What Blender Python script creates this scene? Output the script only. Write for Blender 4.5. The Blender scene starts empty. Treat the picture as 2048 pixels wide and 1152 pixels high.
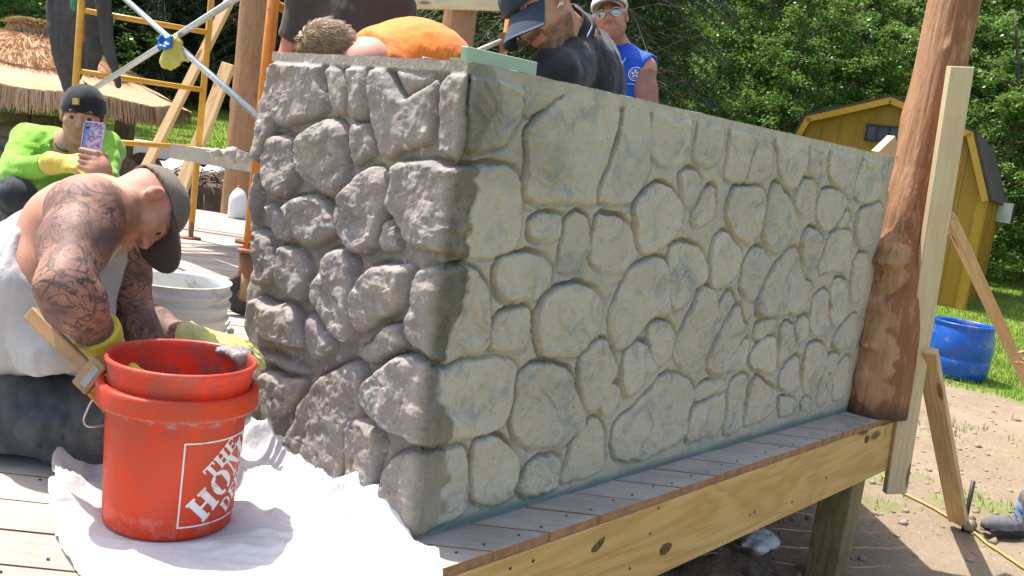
import bpy, math, random
import numpy as np
from mathutils import Matrix, Vector

# ------------------------------------------------------------------ camera
FPX = 1837.7247
CX = np.array([0.66120092, -0.01469335, 0.75006497])
CY = np.array([-0.73770148, -0.1945393, 0.64649128])
CZ = np.array([0.13641799, -0.98078467, -0.13946888])
MC = np.stack([CX, CY, CZ], 1)
CAM = np.array([-1.42370263, -1.42814195, 0.9])
scene = bpy.context.scene
col = scene.collection
cd = bpy.data.cameras.new("camera"); cam_ob = bpy.data.objects.new("camera", cd); col.objects.link(cam_ob)
cd.sensor_width = 36.0; cd.lens = 36.0 * FPX / 2048.0; cd.clip_start = 0.05; cd.clip_end = 600
rx, dn, fw = MC[0], MC[1], MC[2]
cam_ob.matrix_world = Matrix(((rx[0], -dn[0], -fw[0], CAM[0]), (rx[1], -dn[1], -fw[1], CAM[1]), (rx[2], -dn[2], -fw[2], CAM[2]), (0, 0, 0, 1)))
scene.camera = cam_ob

# ------------------------------------------------------------------ light
SUN = Vector((-0.27, 0.96, 0)).normalized()
EL = math.radians(66)
SUND = Vector((SUN.x * math.cos(EL), SUN.y * math.cos(EL), math.sin(EL)))
w = bpy.data.worlds.new("World"); scene.world = w; w.use_nodes = True
nt = w.node_tree; nt.nodes.clear()
sky = nt.nodes.new("ShaderNodeTexSky"); sky.sky_type = 'NISHITA'; sky.sun_disc = False
sky.sun_elevation = EL; sky.sun_rotation = math.atan2(SUND.x, SUND.y); sky.altitude = 200; sky.dust_density = 4.0; sky.air_density = 1.0; sky.ozone_density = 0.5
bgn = nt.nodes.new("ShaderNodeBackground"); bgn.inputs[1].default_value = 0.15
won = nt.nodes.new("ShaderNodeOutputWorld")
nt.links.new(sky.outputs[0], bgn.inputs[0]); nt.links.new(bgn.outputs[0], won.inputs[0])
sl = bpy.data.lights.new("sun", 'SUN'); sl.energy = 3.8; sl.angle = math.radians(0.53); sl.color = (1.0, 0.95, 0.88)
so = bpy.data.objects.new("sun", sl); col.objects.link(so)
so.rotation_euler = SUND.to_track_quat('Z', 'Y').to_euler(); so.location = (0, 0, 12)
scene.view_settings.view_transform = 'Standard'; scene.view_settings.look = 'None'
scene.view_settings.exposure = 1.18; scene.view_settings.gamma = 1.0
scene.view_settings.use_curve_mapping = False
scene.cycles.max_bounces = 8; scene.cycles.transparent_max_bounces = 12

# ------------------------------------------------------------------ layout helpers
def ray(px, py):
    return MC.T @ np.array([px - 1024.0, py - 576.0, FPX]) / FPX
def P(px, py, d):
    return CAM + ray(px, py) * d
def onz(px, py, z=0.0):
    r = ray(px, py); return CAM + r * ((z - CAM[2]) / r[2])
def onplane(px, py, ax, v=0.0):
    r = ray(px, py); return CAM + r * ((v - CAM[ax]) / r[ax])

# ------------------------------------------------------------------ object helpers
def V(*a): return np.array(a, float)
def nrm(v):
    v = np.asarray(v, float); return v / (np.linalg.norm(v) + 1e-12)
def tag(o, label=None, cat=None, group=None, kind=None):
    if label: o['label'] = label
    if cat: o['category'] = cat
    if group: o['group'] = group
    if kind: o['kind'] = kind
    return o
def thing(name, loc, label, cat, group=None):
    o = bpy.data.objects.new(name, None); col.objects.link(o); o.location = Vector([float(v) for v in loc])
    o.empty_display_size = 0.1
    return tag(o, label, cat, group)
def mesh_data(name, v, f, mat=None, smooth=True, attrs=None):
    me = bpy.data.meshes.new(name)
    v = np.asarray(v, np.float32).reshape(-1, 3)
    if isinstance(f, np.ndarray) and f.ndim == 2:
        n, k = f.shape
        me.vertices.add(len(v)); me.vertices.foreach_set("co", v.ravel())
        me.loops.add(n * k); me.loops.foreach_set("vertex_index", f.astype(np.int32).ravel())
        me.polygons.add(n); me.polygons.foreach_set("loop_start", np.arange(0, n * k, k, dtype=np.int32))
        me.polygons.foreach_set("loop_total", np.full(n, k, np.int32))
        me.update(calc_edges=True)
    else:
        me.from_pydata([tuple(map(float, q)) for q in v], [], [tuple(int(i) for i in q) for q in f]); me.update()
    if smooth: me.polygons.foreach_set("use_smooth", np.ones(len(me.polygons), bool))
    if attrs:
        for an, av in attrs.items():
            at = me.attributes.new(an, 'FLOAT', 'POINT'); at.data.foreach_set("value", np.asarray(av, np.float32))
    if mat is not None: me.materials.append(mat)
    return me
def obj(name, v, f, mat, parent=None, smooth=True, attrs=None, base=None, local=False):
    """one mesh object; v are world coordinates unless local"""
    v = np.asarray(v, float).reshape(-1, 3)
    if local: off = np.zeros(3)
    elif parent is not None:
        off = np.array(parent['_w']) if '_w' in parent else np.array(parent.location)
    else:
        off = np.array(base, float) if base is not None else np.array([v[:, 0].mean(), v[:, 1].mean(), v[:, 2].min()])
    me = mesh_data(name, v - off, f, mat, smooth, attrs)
    o = bpy.data.objects.new(name, me); col.objects.link(o)
    if parent is not None: o.parent = parent
    elif not local: o.location = Vector([float(q) for q in off])
    return o
# sub-parts hang under a part whose own location is zero: they share the thing's offset
def sub(name, v, f, mat, part, root, smooth=True, attrs=None):
    v = np.asarray(v, float).reshape(-1, 3) - np.array(root.location)
    me = mesh_data(name, v, f, mat, smooth, attrs)
    o = bpy.data.objects.new(name, me); col.objects.link(o); o.parent = part
    return o
def join(parts):
    vs, fs, n = [], [], 0
    for v, f in parts:
        v = np.asarray(v, float).reshape(-1, 3)
        vs.append(v); fs += [tuple(int(i) + n for i in q) for q in f]; n += len(v)
    return np.concatenate(vs), fs

BOXF = [(0, 3, 2, 1), (4, 5, 6, 7), (0, 1, 5, 4), (1, 2, 6, 5), (2, 3, 7, 6), (3, 0, 4, 7)]
def box(c, s, R=None):
    c = np.asarray(c, float); s = np.asarray(s, float) / 2
    v = np.array([(-1, -1, -1), (1, -1, -1), (1, 1, -1), (-1, 1, -1), (-1, -1, 1), (1, -1, 1), (1, 1, 1), (-1, 1, 1)], float) * s
    if R is not None: v = v @ np.asarray(R).T
    return v + c, BOXF
def frame(axis, up=(0, 0, 1)):
    x = nrm(axis); z = np.asarray(up, float); z = z - x * (z @ x)
    if np.linalg.norm(z) < 1e-4: z = np.cross(x, (1, 0, 0.3))
    z = nrm(z); y = np.cross(z, x)
    return np.stack([x, y, z], 1)
def bevbox(s, b=0.003):
    """bevelled box about origin (chamfered edges), 24 verts"""
    s = np.asarray(s, float) / 2; vs = []; idx = {}
    for sx in (-1, 1):
        for sy in (-1, 1):
            for sz in (-1, 1):
                for a in range(3):
                    q = np.array([sx, sy, sz]) * s
                    for k in range(3):
                        if k != a: q[k] -= np.sign(q[k]) * b
                    idx[(sx, sy, sz, a)] = len(vs); vs.append(q)
    F = []
    for a in range(3):
        o1, o2 = (a + 1) % 3, (a + 2) % 3
        for sg in (-1, 1):
            qs = []
            for (p, q) in ((-1, -1), (1, -1), (1, 1), (-1, 1)):
                k = [0, 0, 0]; k[a] = sg; k[o1] = p; k[o2] = q; qs.append(idx[(k[0], k[1], k[2], a)])
            F.append(tuple(qs if sg > 0 else qs[::-1]))
    for a in range(3):                       # edges along axis a
        o1, o2 = (a + 1) % 3, (a + 2) % 3
        for p in (-1, 1):
            for q in (-1, 1):
                A = [0, 0, 0]; A[o1] = p; A[o2] = q
                k0 = list(A); k0[a] = -1; k1 = list(A); k1[a] = 1
                f = (idx[(*k0, o1)], idx[(*k1, o1)], idx[(*k1, o2)], idx[(*k0, o2)])
                F.append(f if p * q < 0 else f[::-1])
    for sx in (-1, 1):
        for sy in (-1, 1):
            for sz in (-1, 1):
                f = tuple(idx[(sx, sy, sz, a)] for a in range(3))
                F.append(f if sx * sy * sz > 0 else f[::-1])
    return np.array(vs), F
def board(name, p0, p1, wd, th, mat, parent=None, up=(0, 0, 1), b=0.003, root=None):
    """plank whose long axis runs p0->p1 (local X), width local Y, thickness local Z; object keeps its own frame for the grain"""
    p0 = np.asarray(p0, float); p1 = np.asarray(p1, float); L = np.linalg.norm(p1 - p0)
    R = frame(p1 - p0, up); v, f = bevbox((L, wd, th), b)
    me = mesh_data(name, v, f, mat, False)
    o = bpy.data.objects.new(name, me); col.objects.link(o)
    c = (p0 + p1) / 2
    pr = parent if parent is not None else None
    if pr is not None:
        c = c - np.array((root or pr).location); o.parent = pr
    o.matrix_local = Matrix(((R[0, 0], R[0, 1], R[0, 2], c[0]), (R[1, 0], R[1, 1], R[1, 2], c[1]), (R[2, 0], R[2, 1], R[2, 2], c[2]), (0, 0, 0, 1)))
    return o
def tube(pts, r, n=10, cap=True):
    pts = np.asarray(pts, float); m = len(pts)
    rr = np.full(m, r, float) if np.isscalar(r) else np.asarray(r, float)
    T = np.gradient(pts, axis=0); T /= np.linalg.norm(T, axis=1)[:, None] + 1e-12
    u = np.cross(T[0], (0.1, 0.2, 1.0)); 
    if np.linalg.norm(u) < 1e-3: u = np.cross(T[0], (1, 0, 0))
    u = nrm(u); vs = []
    a = np.linspace(0, 2 * np.pi, n, endpoint=False)
    for i in range(m):
        u = nrm(u - T[i] * (u @ T[i])); q = np.cross(T[i], u)
        vs.append(pts[i] + rr[i] * (np.cos(a)[:, None] * u + np.sin(a)[:, None] * q))
    vs = np.concatenate(vs); F = []
    for i in range(m - 1):
        for j in range(n):
            k = (j + 1) % n; F.append((i * n + j, i * n + k, (i + 1) * n + k, (i + 1) * n + j))
    if cap:
        F.append(tuple(range(n))[::-1]); F.append(tuple((m - 1) * n + j for j in range(n)))
    return vs, F
def lathe(prof, n=64, c=(0, 0, 0), R=None, closed=False):
    prof = np.asarray(prof, float); m = len(prof); a = np.linspace(0, 2 * np.pi, n, endpoint=False)
    v = np.stack([prof[:, None, 0] * np.cos(a)[None], prof[:, None, 0] * np.sin(a)[None], np.repeat(prof[:, 1:2], n, 1)], 2).reshape(-1, 3)
    F = []
    for i in range(m - 1):
        for j in range(n):
            k = (j + 1) % n; F.append((i * n + j, i * n + k, (i + 1) * n + k, (i + 1) * n + j))
    if R is not None: v = v @ np.asarray(R).T
    return v + np.asarray(c, float), F
def spline(pts, n):
    pts = np.asarray(pts, float); m = len(pts)
    q = np.concatenate([[2 * pts[0] - pts[1]], pts, [2 * pts[-1] - pts[-2]]]); out = []
    for t in np.linspace(0, m - 1, n):
        i = min(int(t), m - 2); s = t - i; a, b, c, d = q[i:i + 4]
        out.append(0.5 * ((2 * b) + (c - a) * s + (2 * a - 5 * b + 4 * c - d) * s * s + (3 * b - a - 3 * c + d) * s ** 3))
    return np.array(out)

# ------------------------------------------------------------------ numpy noise
def _h(ix, iy, iz, seed):
    n = (ix * 374761393 + iy * 668265263 + iz * 2147483647 + seed * 974634777) & 0xffffffff
    n = ((n ^ (n >> 13)) * 1274126177) & 0xffffffff
    n = (n ^ (n >> 16)) & 0xffff
    return n / 32767.5 - 1.0
def vnoise(p, freq=1.0, seed=0):
    p = np.asarray(p, float) * freq; shp = p.shape[:-1]; p = p.reshape(-1, 3)
    i = np.floor(p).astype(np.int64); f = p - i; f = f * f * f * (f * (f * 6 - 15) + 10); r = 0
    for dx in (0, 1):
        for dy in (0, 1):
            for dz in (0, 1):
                wgt = (f[:, 0] if dx else 1 - f[:, 0]) * (f[:, 1] if dy else 1 - f[:, 1]) * (f[:, 2] if dz else 1 - f[:, 2])
                r = r + wgt * _h(i[:, 0] + dx, i[:, 1] + dy, i[:, 2] + dz, seed)
    return r.reshape(shp)
def fbm(p, freq=1.0, octv=4, seed=0, gain=0.5, ridge=False):
    r = 0; a = 1; t = 0
    for k in range(octv):
        n = vnoise(p, freq * 2 ** k, seed + 17 * k)
        if ridge: n = 1 - 2 * np.abs(n)
        r = r + a * n; t += a; a *= gain
    return r / t

# ------------------------------------------------------------------ materials
def mat_new(name):
    m = bpy.data.materials.new(name); m.use_nodes = True; n = m.node_tree
    return m, n, n.nodes["Principled BSDF"]
def N(nt, t, **kw):
    o = nt.nodes.new(t)
    for k, v in kw.items():
        if k.startswith("i_"): o.inputs[k[2:].replace("_", " ")].default_value = v
        else: setattr(o, k, v)
    return o
def coords(nt, scale=(1, 1, 1), kind="Object"):
    tc = N(nt, "ShaderNodeTexCoord"); mp = N(nt, "ShaderNodeMapping"); mp.inputs["Scale"].default_value = scale
    nt.links.new(tc.outputs[kind], mp.inputs[0]); return mp.outputs[0]
def noise(nt, vec, scale, detail=5, rough=0.6, dist=0.0):
    o = N(nt, "ShaderNodeTexNoise"); o.inputs["Scale"].default_value = scale; o.inputs["Detail"].default_value = detail
    o.inputs["Roughness"].default_value = rough; o.inputs["Distortion"].default_value = dist
    nt.links.new(vec, o.inputs["Vector"]); return o.outputs["Fac"]
def ramp(nt, fac, stops):
    o = N(nt, "ShaderNodeValToRGB"); cr = o.color_ramp
    while len(cr.elements) < len(stops): cr.elements.new(0.5)
    for e, (p, c) in zip(cr.elements, stops):
        e.position = p; e.color = (c, c, c, 1) if np.isscalar(c) else (*c, 1)
    nt.links.new(fac, o.inputs[0]); return o.outputs[0]
def mix(nt, fac, a, b, mode='MIX'):
    o = N(nt, "ShaderNodeMix", data_type='RGBA', blend_type=mode)
    for k, s in ((0, fac), (6, a), (7, b)):
        if hasattr(s, "is_linked"): nt.links.new(s, o.inputs[k])
        elif k == 0: o.inputs[0].default_value = s
        else: o.inputs[k].default_value = (*s, 1)
    return o.outputs[2]
def math_(nt, op, a, b=0.0, clamp=False):
    o = N(nt, "ShaderNodeMath", operation=op); o.use_clamp = clamp
    for k, s in ((0, a), (1, b)):
        if hasattr(s, "is_linked"): nt.links.new(s, o.inputs[k])
        else: o.inputs[k].default_value = s
    return o.outputs[0]
def bump(nt, bs, h, strength=0.3, dist=0.01):
    o = N(nt, "ShaderNodeBump"); o.inputs["Strength"].default_value = strength; o.inputs["Distance"].default_value = dist
    nt.links.new(h, o.inputs["Height"])
    if bs.inputs["Normal"].is_linked: nt.links.new(bs.inputs["Normal"].links[0].from_socket, o.inputs["Normal"])
    nt.links.new(o.outputs[0], bs.inputs["Normal"])
def attr(nt, name):
    o = N(nt, "ShaderNodeAttribute", attribute_name=name); return o.outputs["Fac"]
def simple(name, c1, c2=None, rough=0.6, scale=8, bmp=0.2, bscale=60, bdist=0.002, metal=0.0, spec=0.5, dirt=None, dscale=5, dlo=0.55, dhi=0.7, stretch=(1, 1, 1)):
    m, nt, bs = mat_new(name)
    c2 = c2 or tuple(x * 0.7 for x in c1)
    vc = coords(nt, stretch)
    c = mix(nt, ramp(nt, noise(nt, vc, scale), [(0.35, 0), (0.65, 1)]), c1, c2)
    if dirt: c = mix(nt, ramp(nt, noise(nt, vc, dscale, 8, 0.7), [(dlo, 0), (dhi, 1)]), c, dirt)
    nt.links.new(c, bs.inputs["Base Color"]); bs.inputs["Roughness"].default_value = rough
    bs.inputs["Metallic"].default_value = metal; bs.inputs["Specular IOR Level"].default_value = spec
    if bmp: bump(nt, bs, noise(nt, vc, bscale, 4), bmp, bdist)
    return m
def wood(name, c1, c2, knot=(0.12, 0.06, 0.03), rough=0.65, gscale=9, knots=True, dust=None, grain=0.6):
    """timber: grain along local X"""
    m, nt, bs = mat_new(name)
    tc = N(nt, "ShaderNodeTexCoord"); oi = N(nt, "ShaderNodeObjectInfo")
    off = N(nt, "ShaderNodeVectorMath", operation='MULTIPLY_ADD'); off.inputs[1].default_value = (1, 1, 1)
    rnd = N(nt, "ShaderNodeVectorMath", operation='SCALE'); rnd.inputs[0].default_value = (7.3, 3.1, 5.7)
    nt.links.new(oi.outputs["Random"], rnd.inputs["Scale"]); nt.links.new(tc.outputs["Object"], off.inputs[0]); nt.links.new(rnd.outputs[0], off.inputs[2])
    def mp(s):
        q = N(nt, "ShaderNodeMapping"); q.inputs["Scale"].default_value = s; nt.links.new(off.outputs[0], q.inputs[0]); return q.outputs[0]
    # knots: sparse voronoi cells
    vo = N(nt, "ShaderNodeTexVoronoi", feature='F1'); vo.inputs["Scale"].default_value = 1.0; nt.links.new(mp((2.2, 7, 7)), vo.inputs["Vector"])
    kd = vo.outputs["Distance"]
    wv = N(nt, "ShaderNodeTexNoise"); wv.inputs["Scale"].default_value = 1.0; wv.inputs["Detail"].default_value = 3; wv.inputs["Distortion"].default_value = 0.6
    nt.links.new(mp((0.9, gscale, gscale)), wv.inputs["Vector"])
    rings = math_(nt, 'SINE', math_(nt, 'ADD', math_(nt, 'MULTIPLY', wv.outputs["Fac"], 48.0), math_(nt, 'MULTIPLY', math_(nt, 'POWER', math_(nt, 'MAXIMUM', math_(nt, 'SUBTRACT', 0.45, kd), 0.0), 2.0), 60.0)))
    fine = noise(nt, mp((2.5, 110, 110)), 1.0, 3, 0.6)
    g = math_(nt, 'ADD', math_(nt, 'MULTIPLY', rings, 0.22 * grain), math_(nt, 'MULTIPLY', fine, 0.9))
    c = mix(nt, ramp(nt, g, [(0.25, 0), (0.75, 1)]), c1, c2)
    big = noise(nt, mp((0.6, 3, 3)), 1.0, 4)
    c = mix(nt, ramp(nt, big, [(0.4, 0), (0.7, 0.5)]), c, tuple(0.5 * (a + b) * 0.85 for a, b in zip(c1, c2)))
    if knots:
        c = mix(nt, ramp(nt, kd, [(0.06, 1), (0.13, 0.75), (0.17, 0)]), c, knot)
    if dust: c = mix(nt, ramp(nt, noise(nt, mp((3, 5, 5)), 1.2, 8, 0.7), [(0.4, 0), (0.6, 1)]), c, dust)
    nt.links.new(c, bs.inputs["Base Color"]); bs.inputs["Roughness"].default_value = rough; bs.inputs["Specular IOR Level"].default_value = 0.3
    bump(nt, bs, g, 0.35, 0.0015)
    return m

# ------------------------------------------------------------------ signed distance modelling (continuous bodies and cloth)
class SDF:
    def __init__(s, lo, hi, h):
        s.h = h; s.lo = np.asarray(lo, float); n = np.ceil((np.asarray(hi) - s.lo) / h).astype(int) + 1
        s.n = n; s.F = np.full(n, 0.2, np.float32)
        s.ax = [s.lo[k] + h * np.arange(n[k]) for k in range(3)]
    def _blk(s, lo, hi):
        a = np.clip(np.floor((np.asarray(lo) - s.lo) / s.h).astype(int), 0, s.n - 1); b = np.clip(np.ceil((np.asarray(hi) - s.lo) / s.h).astype(int) + 1, 1, s.n)
        if np.any(b <= a): return None, None
        sl = tuple(slice(a[k], b[k]) for k in range(3))
        p = np.stack(np.meshgrid(*[s.ax[k][sl[k]] for k in range(3)], indexing='ij'), -1)
        return sl, p
    def _app(s, sl, d, k, op):
        F = s.F[sl]
        if op == 'u':
            if k > 0:
                hh = np.clip(0.5 + 0.5 * (F - d) / k, 0, 1); s.F[sl] = F * (1 - hh) + d * hh - k * hh * (1 - hh)
            else: s.F[sl] = np.minimum(F, d)
        elif op == 's':
            if k > 0:
                hh = np.clip(0.5 - 0.5 * (F + d) / k, 0, 1); s.F[sl] = F * (1 - hh) - d * hh + k * hh * (1 - hh)
            else: s.F[sl] = np.maximum(F, -d)
    def cone(s, a, b, ra, rb=None, k=0.02, op='u', flat=None):
        a = np.asarray(a, float); b = np.asarray(b, float); rb = ra if rb is None else rb; R = max(ra, rb) + k + 0.03
        sl, p = s._blk(np.minimum(a, b) - R, np.maximum(a, b) + R)
        if sl is None: return s
        ab = b - a; t = np.clip(((p - a) @ ab) / (ab @ ab + 1e-9), 0, 1)
        q = p - a - t[..., None] * ab
        if flat is not None:            # (direction, factor): squeeze the cross-section along a direction
            dvec = nrm(flat[0]); c = q @ dvec; q = q + (c * (1 / flat[1] - 1))[..., None] * dvec
            d = (np.linalg.norm(q, axis=-1) - (ra + t * (rb - ra))) * min(1, (1 + flat[1]) / 2)
        else: d = np.linalg.norm(q, axis=-1) - (ra + t * (rb - ra))
        s._app(sl, d, k, op); return s
    def ell(s, c, r, R=None, k=0.02, op='u'):
        c = np.asarray(c, float); r = np.asarray(r, float) if not np.isscalar(r) else np.full(3, float(r)); B = r.max() + k + 0.03
        sl, p = s._blk(c - B, c + B)
        if sl is None: return s
        q = p - c
        if R is not None: q = q @ np.asarray(R)
        k0 = np.linalg.norm(q / r, axis=-1); k1 = np.linalg.norm(q / (r * r), axis=-1) + 1e-9
        s._app(sl, np.where(k0 < 1e-3, -r.min(), k0 * (k0 - 1) / k1), k, op); return s
    def bx(s, c, hs, R=None, rad=0.005, k=0.0, op='u'):
        c = np.asarray(c, float); hs = np.asarray(hs, float); B = np.linalg.norm(hs) + k + 0.03
        sl, p = s._blk(c - B, c + B)
        if sl is None: return s
        q = p - c
        if R is not None: q = q @ np.asarray(R)
        q = np.abs(q) - hs + rad
        s._app(sl, np.linalg.norm(np.maximum(q, 0), axis=-1) + np.minimum(q.max(-1), 0) - rad, k, op); return s
    def cut(s, pt, n, k=0.0):           # remove everything on the side the normal points to
        sl, p = s._blk(s.lo, s.lo + s.n * s.h)
        d = -((p - np.asarray(pt)) @ nrm(n)); s._app(sl, d, k, 's'); return s
    def warp(s, amp, freq, octv=3, seed=0, stretch=(1, 1, 1), ridge=False, R=None, mask=None):
        near = np.abs(s.F) < amp * 2.5 + s.h * 2
        idx = np.argwhere(near); p = s.lo + idx * s.h
        q = p @ np.asarray(R) if R is not None else p
        nz = fbm(q * np.asarray(stretch), freq, octv, seed, ridge=ridge) * amp
        if mask is not None: nz = nz * mask(p)
        s.F[near] += nz.astype(np.float32); return s
    def mesh(s):
        F = s.F; S = F < 0
        n = F.shape; c = [(i, j, k) for i in (0, 1) for j in (0, 1) for k in (0, 1)]
        def sh(A, d): return A[d[0]:n[0] - 1 + d[0], d[1]:n[1] - 1 + d[1], d[2]:n[2] - 1 + d[2]]
        cnt = sum(sh(S, d).astype(np.int8) for d in c); act = (cnt > 0) & (cnt < 8)
        ids = np.full(act.shape, -1, np.int64); cell = np.argwhere(act); ids[act] = np.arange(len(cell))
        acc = np.zeros((len(cell), 3)); num = np.zeros(len(cell))
        val = {d: sh(F, d)[act].astype(float) for d in c}
        for d in c:
            for a in range(3):
                if d[a] == 0:
                    e = list(d); e[a] = 1; e = tuple(e)
                    f0, f1 = val[d], val[e]; m = (f0 < 0) != (f1 < 0)
                    t = f0[m] / (f0[m] - f1[m]); q = np.repeat(np.array([d], float), m.sum(), 0); q[:, a] = t
                    acc[m] += q; num[m] += 1
        v = s.lo + s.h * (cell + acc / num[:, None])
        quads = []
        for a in range(3):
            b, cc = (a + 1) % 3, (a + 2) % 3
            lo = [slice(None)] * 3; hi = [slice(None)] * 3; lo[a] = slice(0, n[a] - 1); hi[a] = slice(1, n[a])
            A = S[tuple(lo)]; B = S[tuple(hi)]; e = np.argwhere(A != B)
            e = e[(e[:, b] > 0) & (e[:, cc] > 0) & (e[:, b] < n[b] - 1) & (e[:, cc] < n[cc] - 1)]
            def g(db, dc):
                q = e.copy(); q[:, b] += db; q[:, cc] += dc; return ids[q[:, 0], q[:, 1], q[:, 2]]
            qd = np.stack([g(-1, -1), g(0, -1), g(0, 0), g(-1, 0)], 1)
            flip = ~A[e[:, 0], e[:, 1], e[:, 2]]; qd[flip] = qd[flip][:, ::-1]; quads.append(qd)
        return v, np.concatenate(quads)
# ================================================================== the carved stone wall
# stones traced per close-up of the photograph: (origin x, origin y, scale, outline) -> wall plane
CR = dict(L1=(480, 90, .3558), L2=(480, 460, .3558), L3=(480, 750, .3488), A=(860, 90, .3558), B=(860, 460, .3558), C=(860, 750, .3488),
          D=(1300, 180, .33), E=(1300, 520, .33), p=(0, 0, 1))
STL = [
 ('L1', [(150,85),(300,72),(470,100),(450,180),(465,260),(490,320),(470,400),(390,440),(300,470),(190,480),(150,400),(140,250)], 1.0),
 ('L1', [(490,110),(560,120),(590,200),(580,330),(590,400),(545,410),(500,390),(480,280),(465,180)], .45),
 ('L1', [(600,140),(650,105),(705,110),(720,180),(715,300),(725,380),(715,420),(640,430),(600,420),(595,280)], .8),
 ('L1', [(630,430),(700,425),(725,500),(750,580),(755,620),(700,650),(670,690),(635,690),(615,620),(605,500)], 1.0),
 ('L1', [(735,110),(810,105),(835,160),(870,260),(915,300),(990,255),(1060,215),(1110,160),(1110,300),(1080,560),(920,590),(880,660),(790,650),(760,560),(740,400),(730,250)], 1.0),
 ('L1', [(855,135),(930,160),(1040,150),(1090,150),(1050,205),(980,245),(915,280),(875,230)], .35),
 ('L1', [(150,530),(200,500),(300,510),(305,620),(320,700),(325,780),(270,850),(240,880),(190,860),(140,800),(125,700),(120,600)], 1.0),
 ('L1', [(320,540),(400,470),(480,420),(550,425),(580,500),(600,620),(610,750),(580,840),(545,885),(480,850),(400,800),(330,730),(310,630)], 1.35),
 ('L1', [(560,900),(620,800),(700,690),(760,680),(830,740),(830,900),(800,1050),(790,1150),(700,1190),(650,1190),(590,1120),(550,1020)], 1.3),
 ('L1', [(250,920),(290,860),(380,835),(470,860),(530,930),(560,1030),(560,1070),(480,1120),(410,1150),(330,1110),(300,1060),(280,980)], 1.35),
 ('L1', [(135,900),(170,880),(230,930),(280,1020),(300,1090),(240,1110),(190,1090),(150,990)], .8),
 ('L1', [(805,990),(840,970),(880,1060),(900,1130),(870,1180),(800,1180),(795,1080)], .9),
 ('L2', [(210,90),(240,65),(300,90),(350,130),(390,220),(395,330),(370,400),(310,405),(240,370),(215,290),(205,200)], 1.2),
 ('L2', [(430,280),(470,200),(500,110),(600,90),(640,180),(660,300),(650,420),(660,560),(620,655),(580,650),(500,570),(450,470),(410,420),(405,350)], 1.2),
 ('L2', [(710,240),(770,185),(880,185),(980,200),(970,300),(950,400),(880,480),(790,530),(700,590),(660,590),(645,480),(655,350)], 1.3),
 ('L2', [(670,680),(740,620),(830,540),(920,520),(940,600),(950,650),(900,690),(830,730),(740,770),(700,765),(675,720)], 1.0),
 ('L2', [(62,392),(110,370),(200,420),(250,410),(350,460),(365,560),(360,680),(250,650),(150,620),(100,590),(48,560)], 1.35),
 ('L2', [(90,-10),(165,20),(178,120),(200,200),(195,290),(110,325),(75,310),(80,150),(65,60)], 1.2),
 ('L2', [(370,500),(400,460),(470,540),(540,640),(520,690),(440,745),(400,730),(365,650)], 1.0),
 ('L2', [(80,670),(150,690),(250,720),(380,790),(370,820),(280,800),(180,770),(100,750)], .7),
 ('L2', [(110,780),(200,800),(290,830),(360,830),(340,920),(280,1000),(230,1060),(190,1040),(110,900)], 1.0),
 ('p', [(605,800),(640,748),(680,730),(708,720),(728,740),(725,790),(728,830),(705,850),(690,900),(685,960),(680,985),(640,960),(600,930),(560,900),(575,865),(590,830)], 1.1),
 ('L3', [(660,220),(720,235),(780,310),(825,400),(810,470),(780,620),(760,760),(700,730),(610,640),(600,500),(605,360),(630,260)], 1.0),
]
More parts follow.
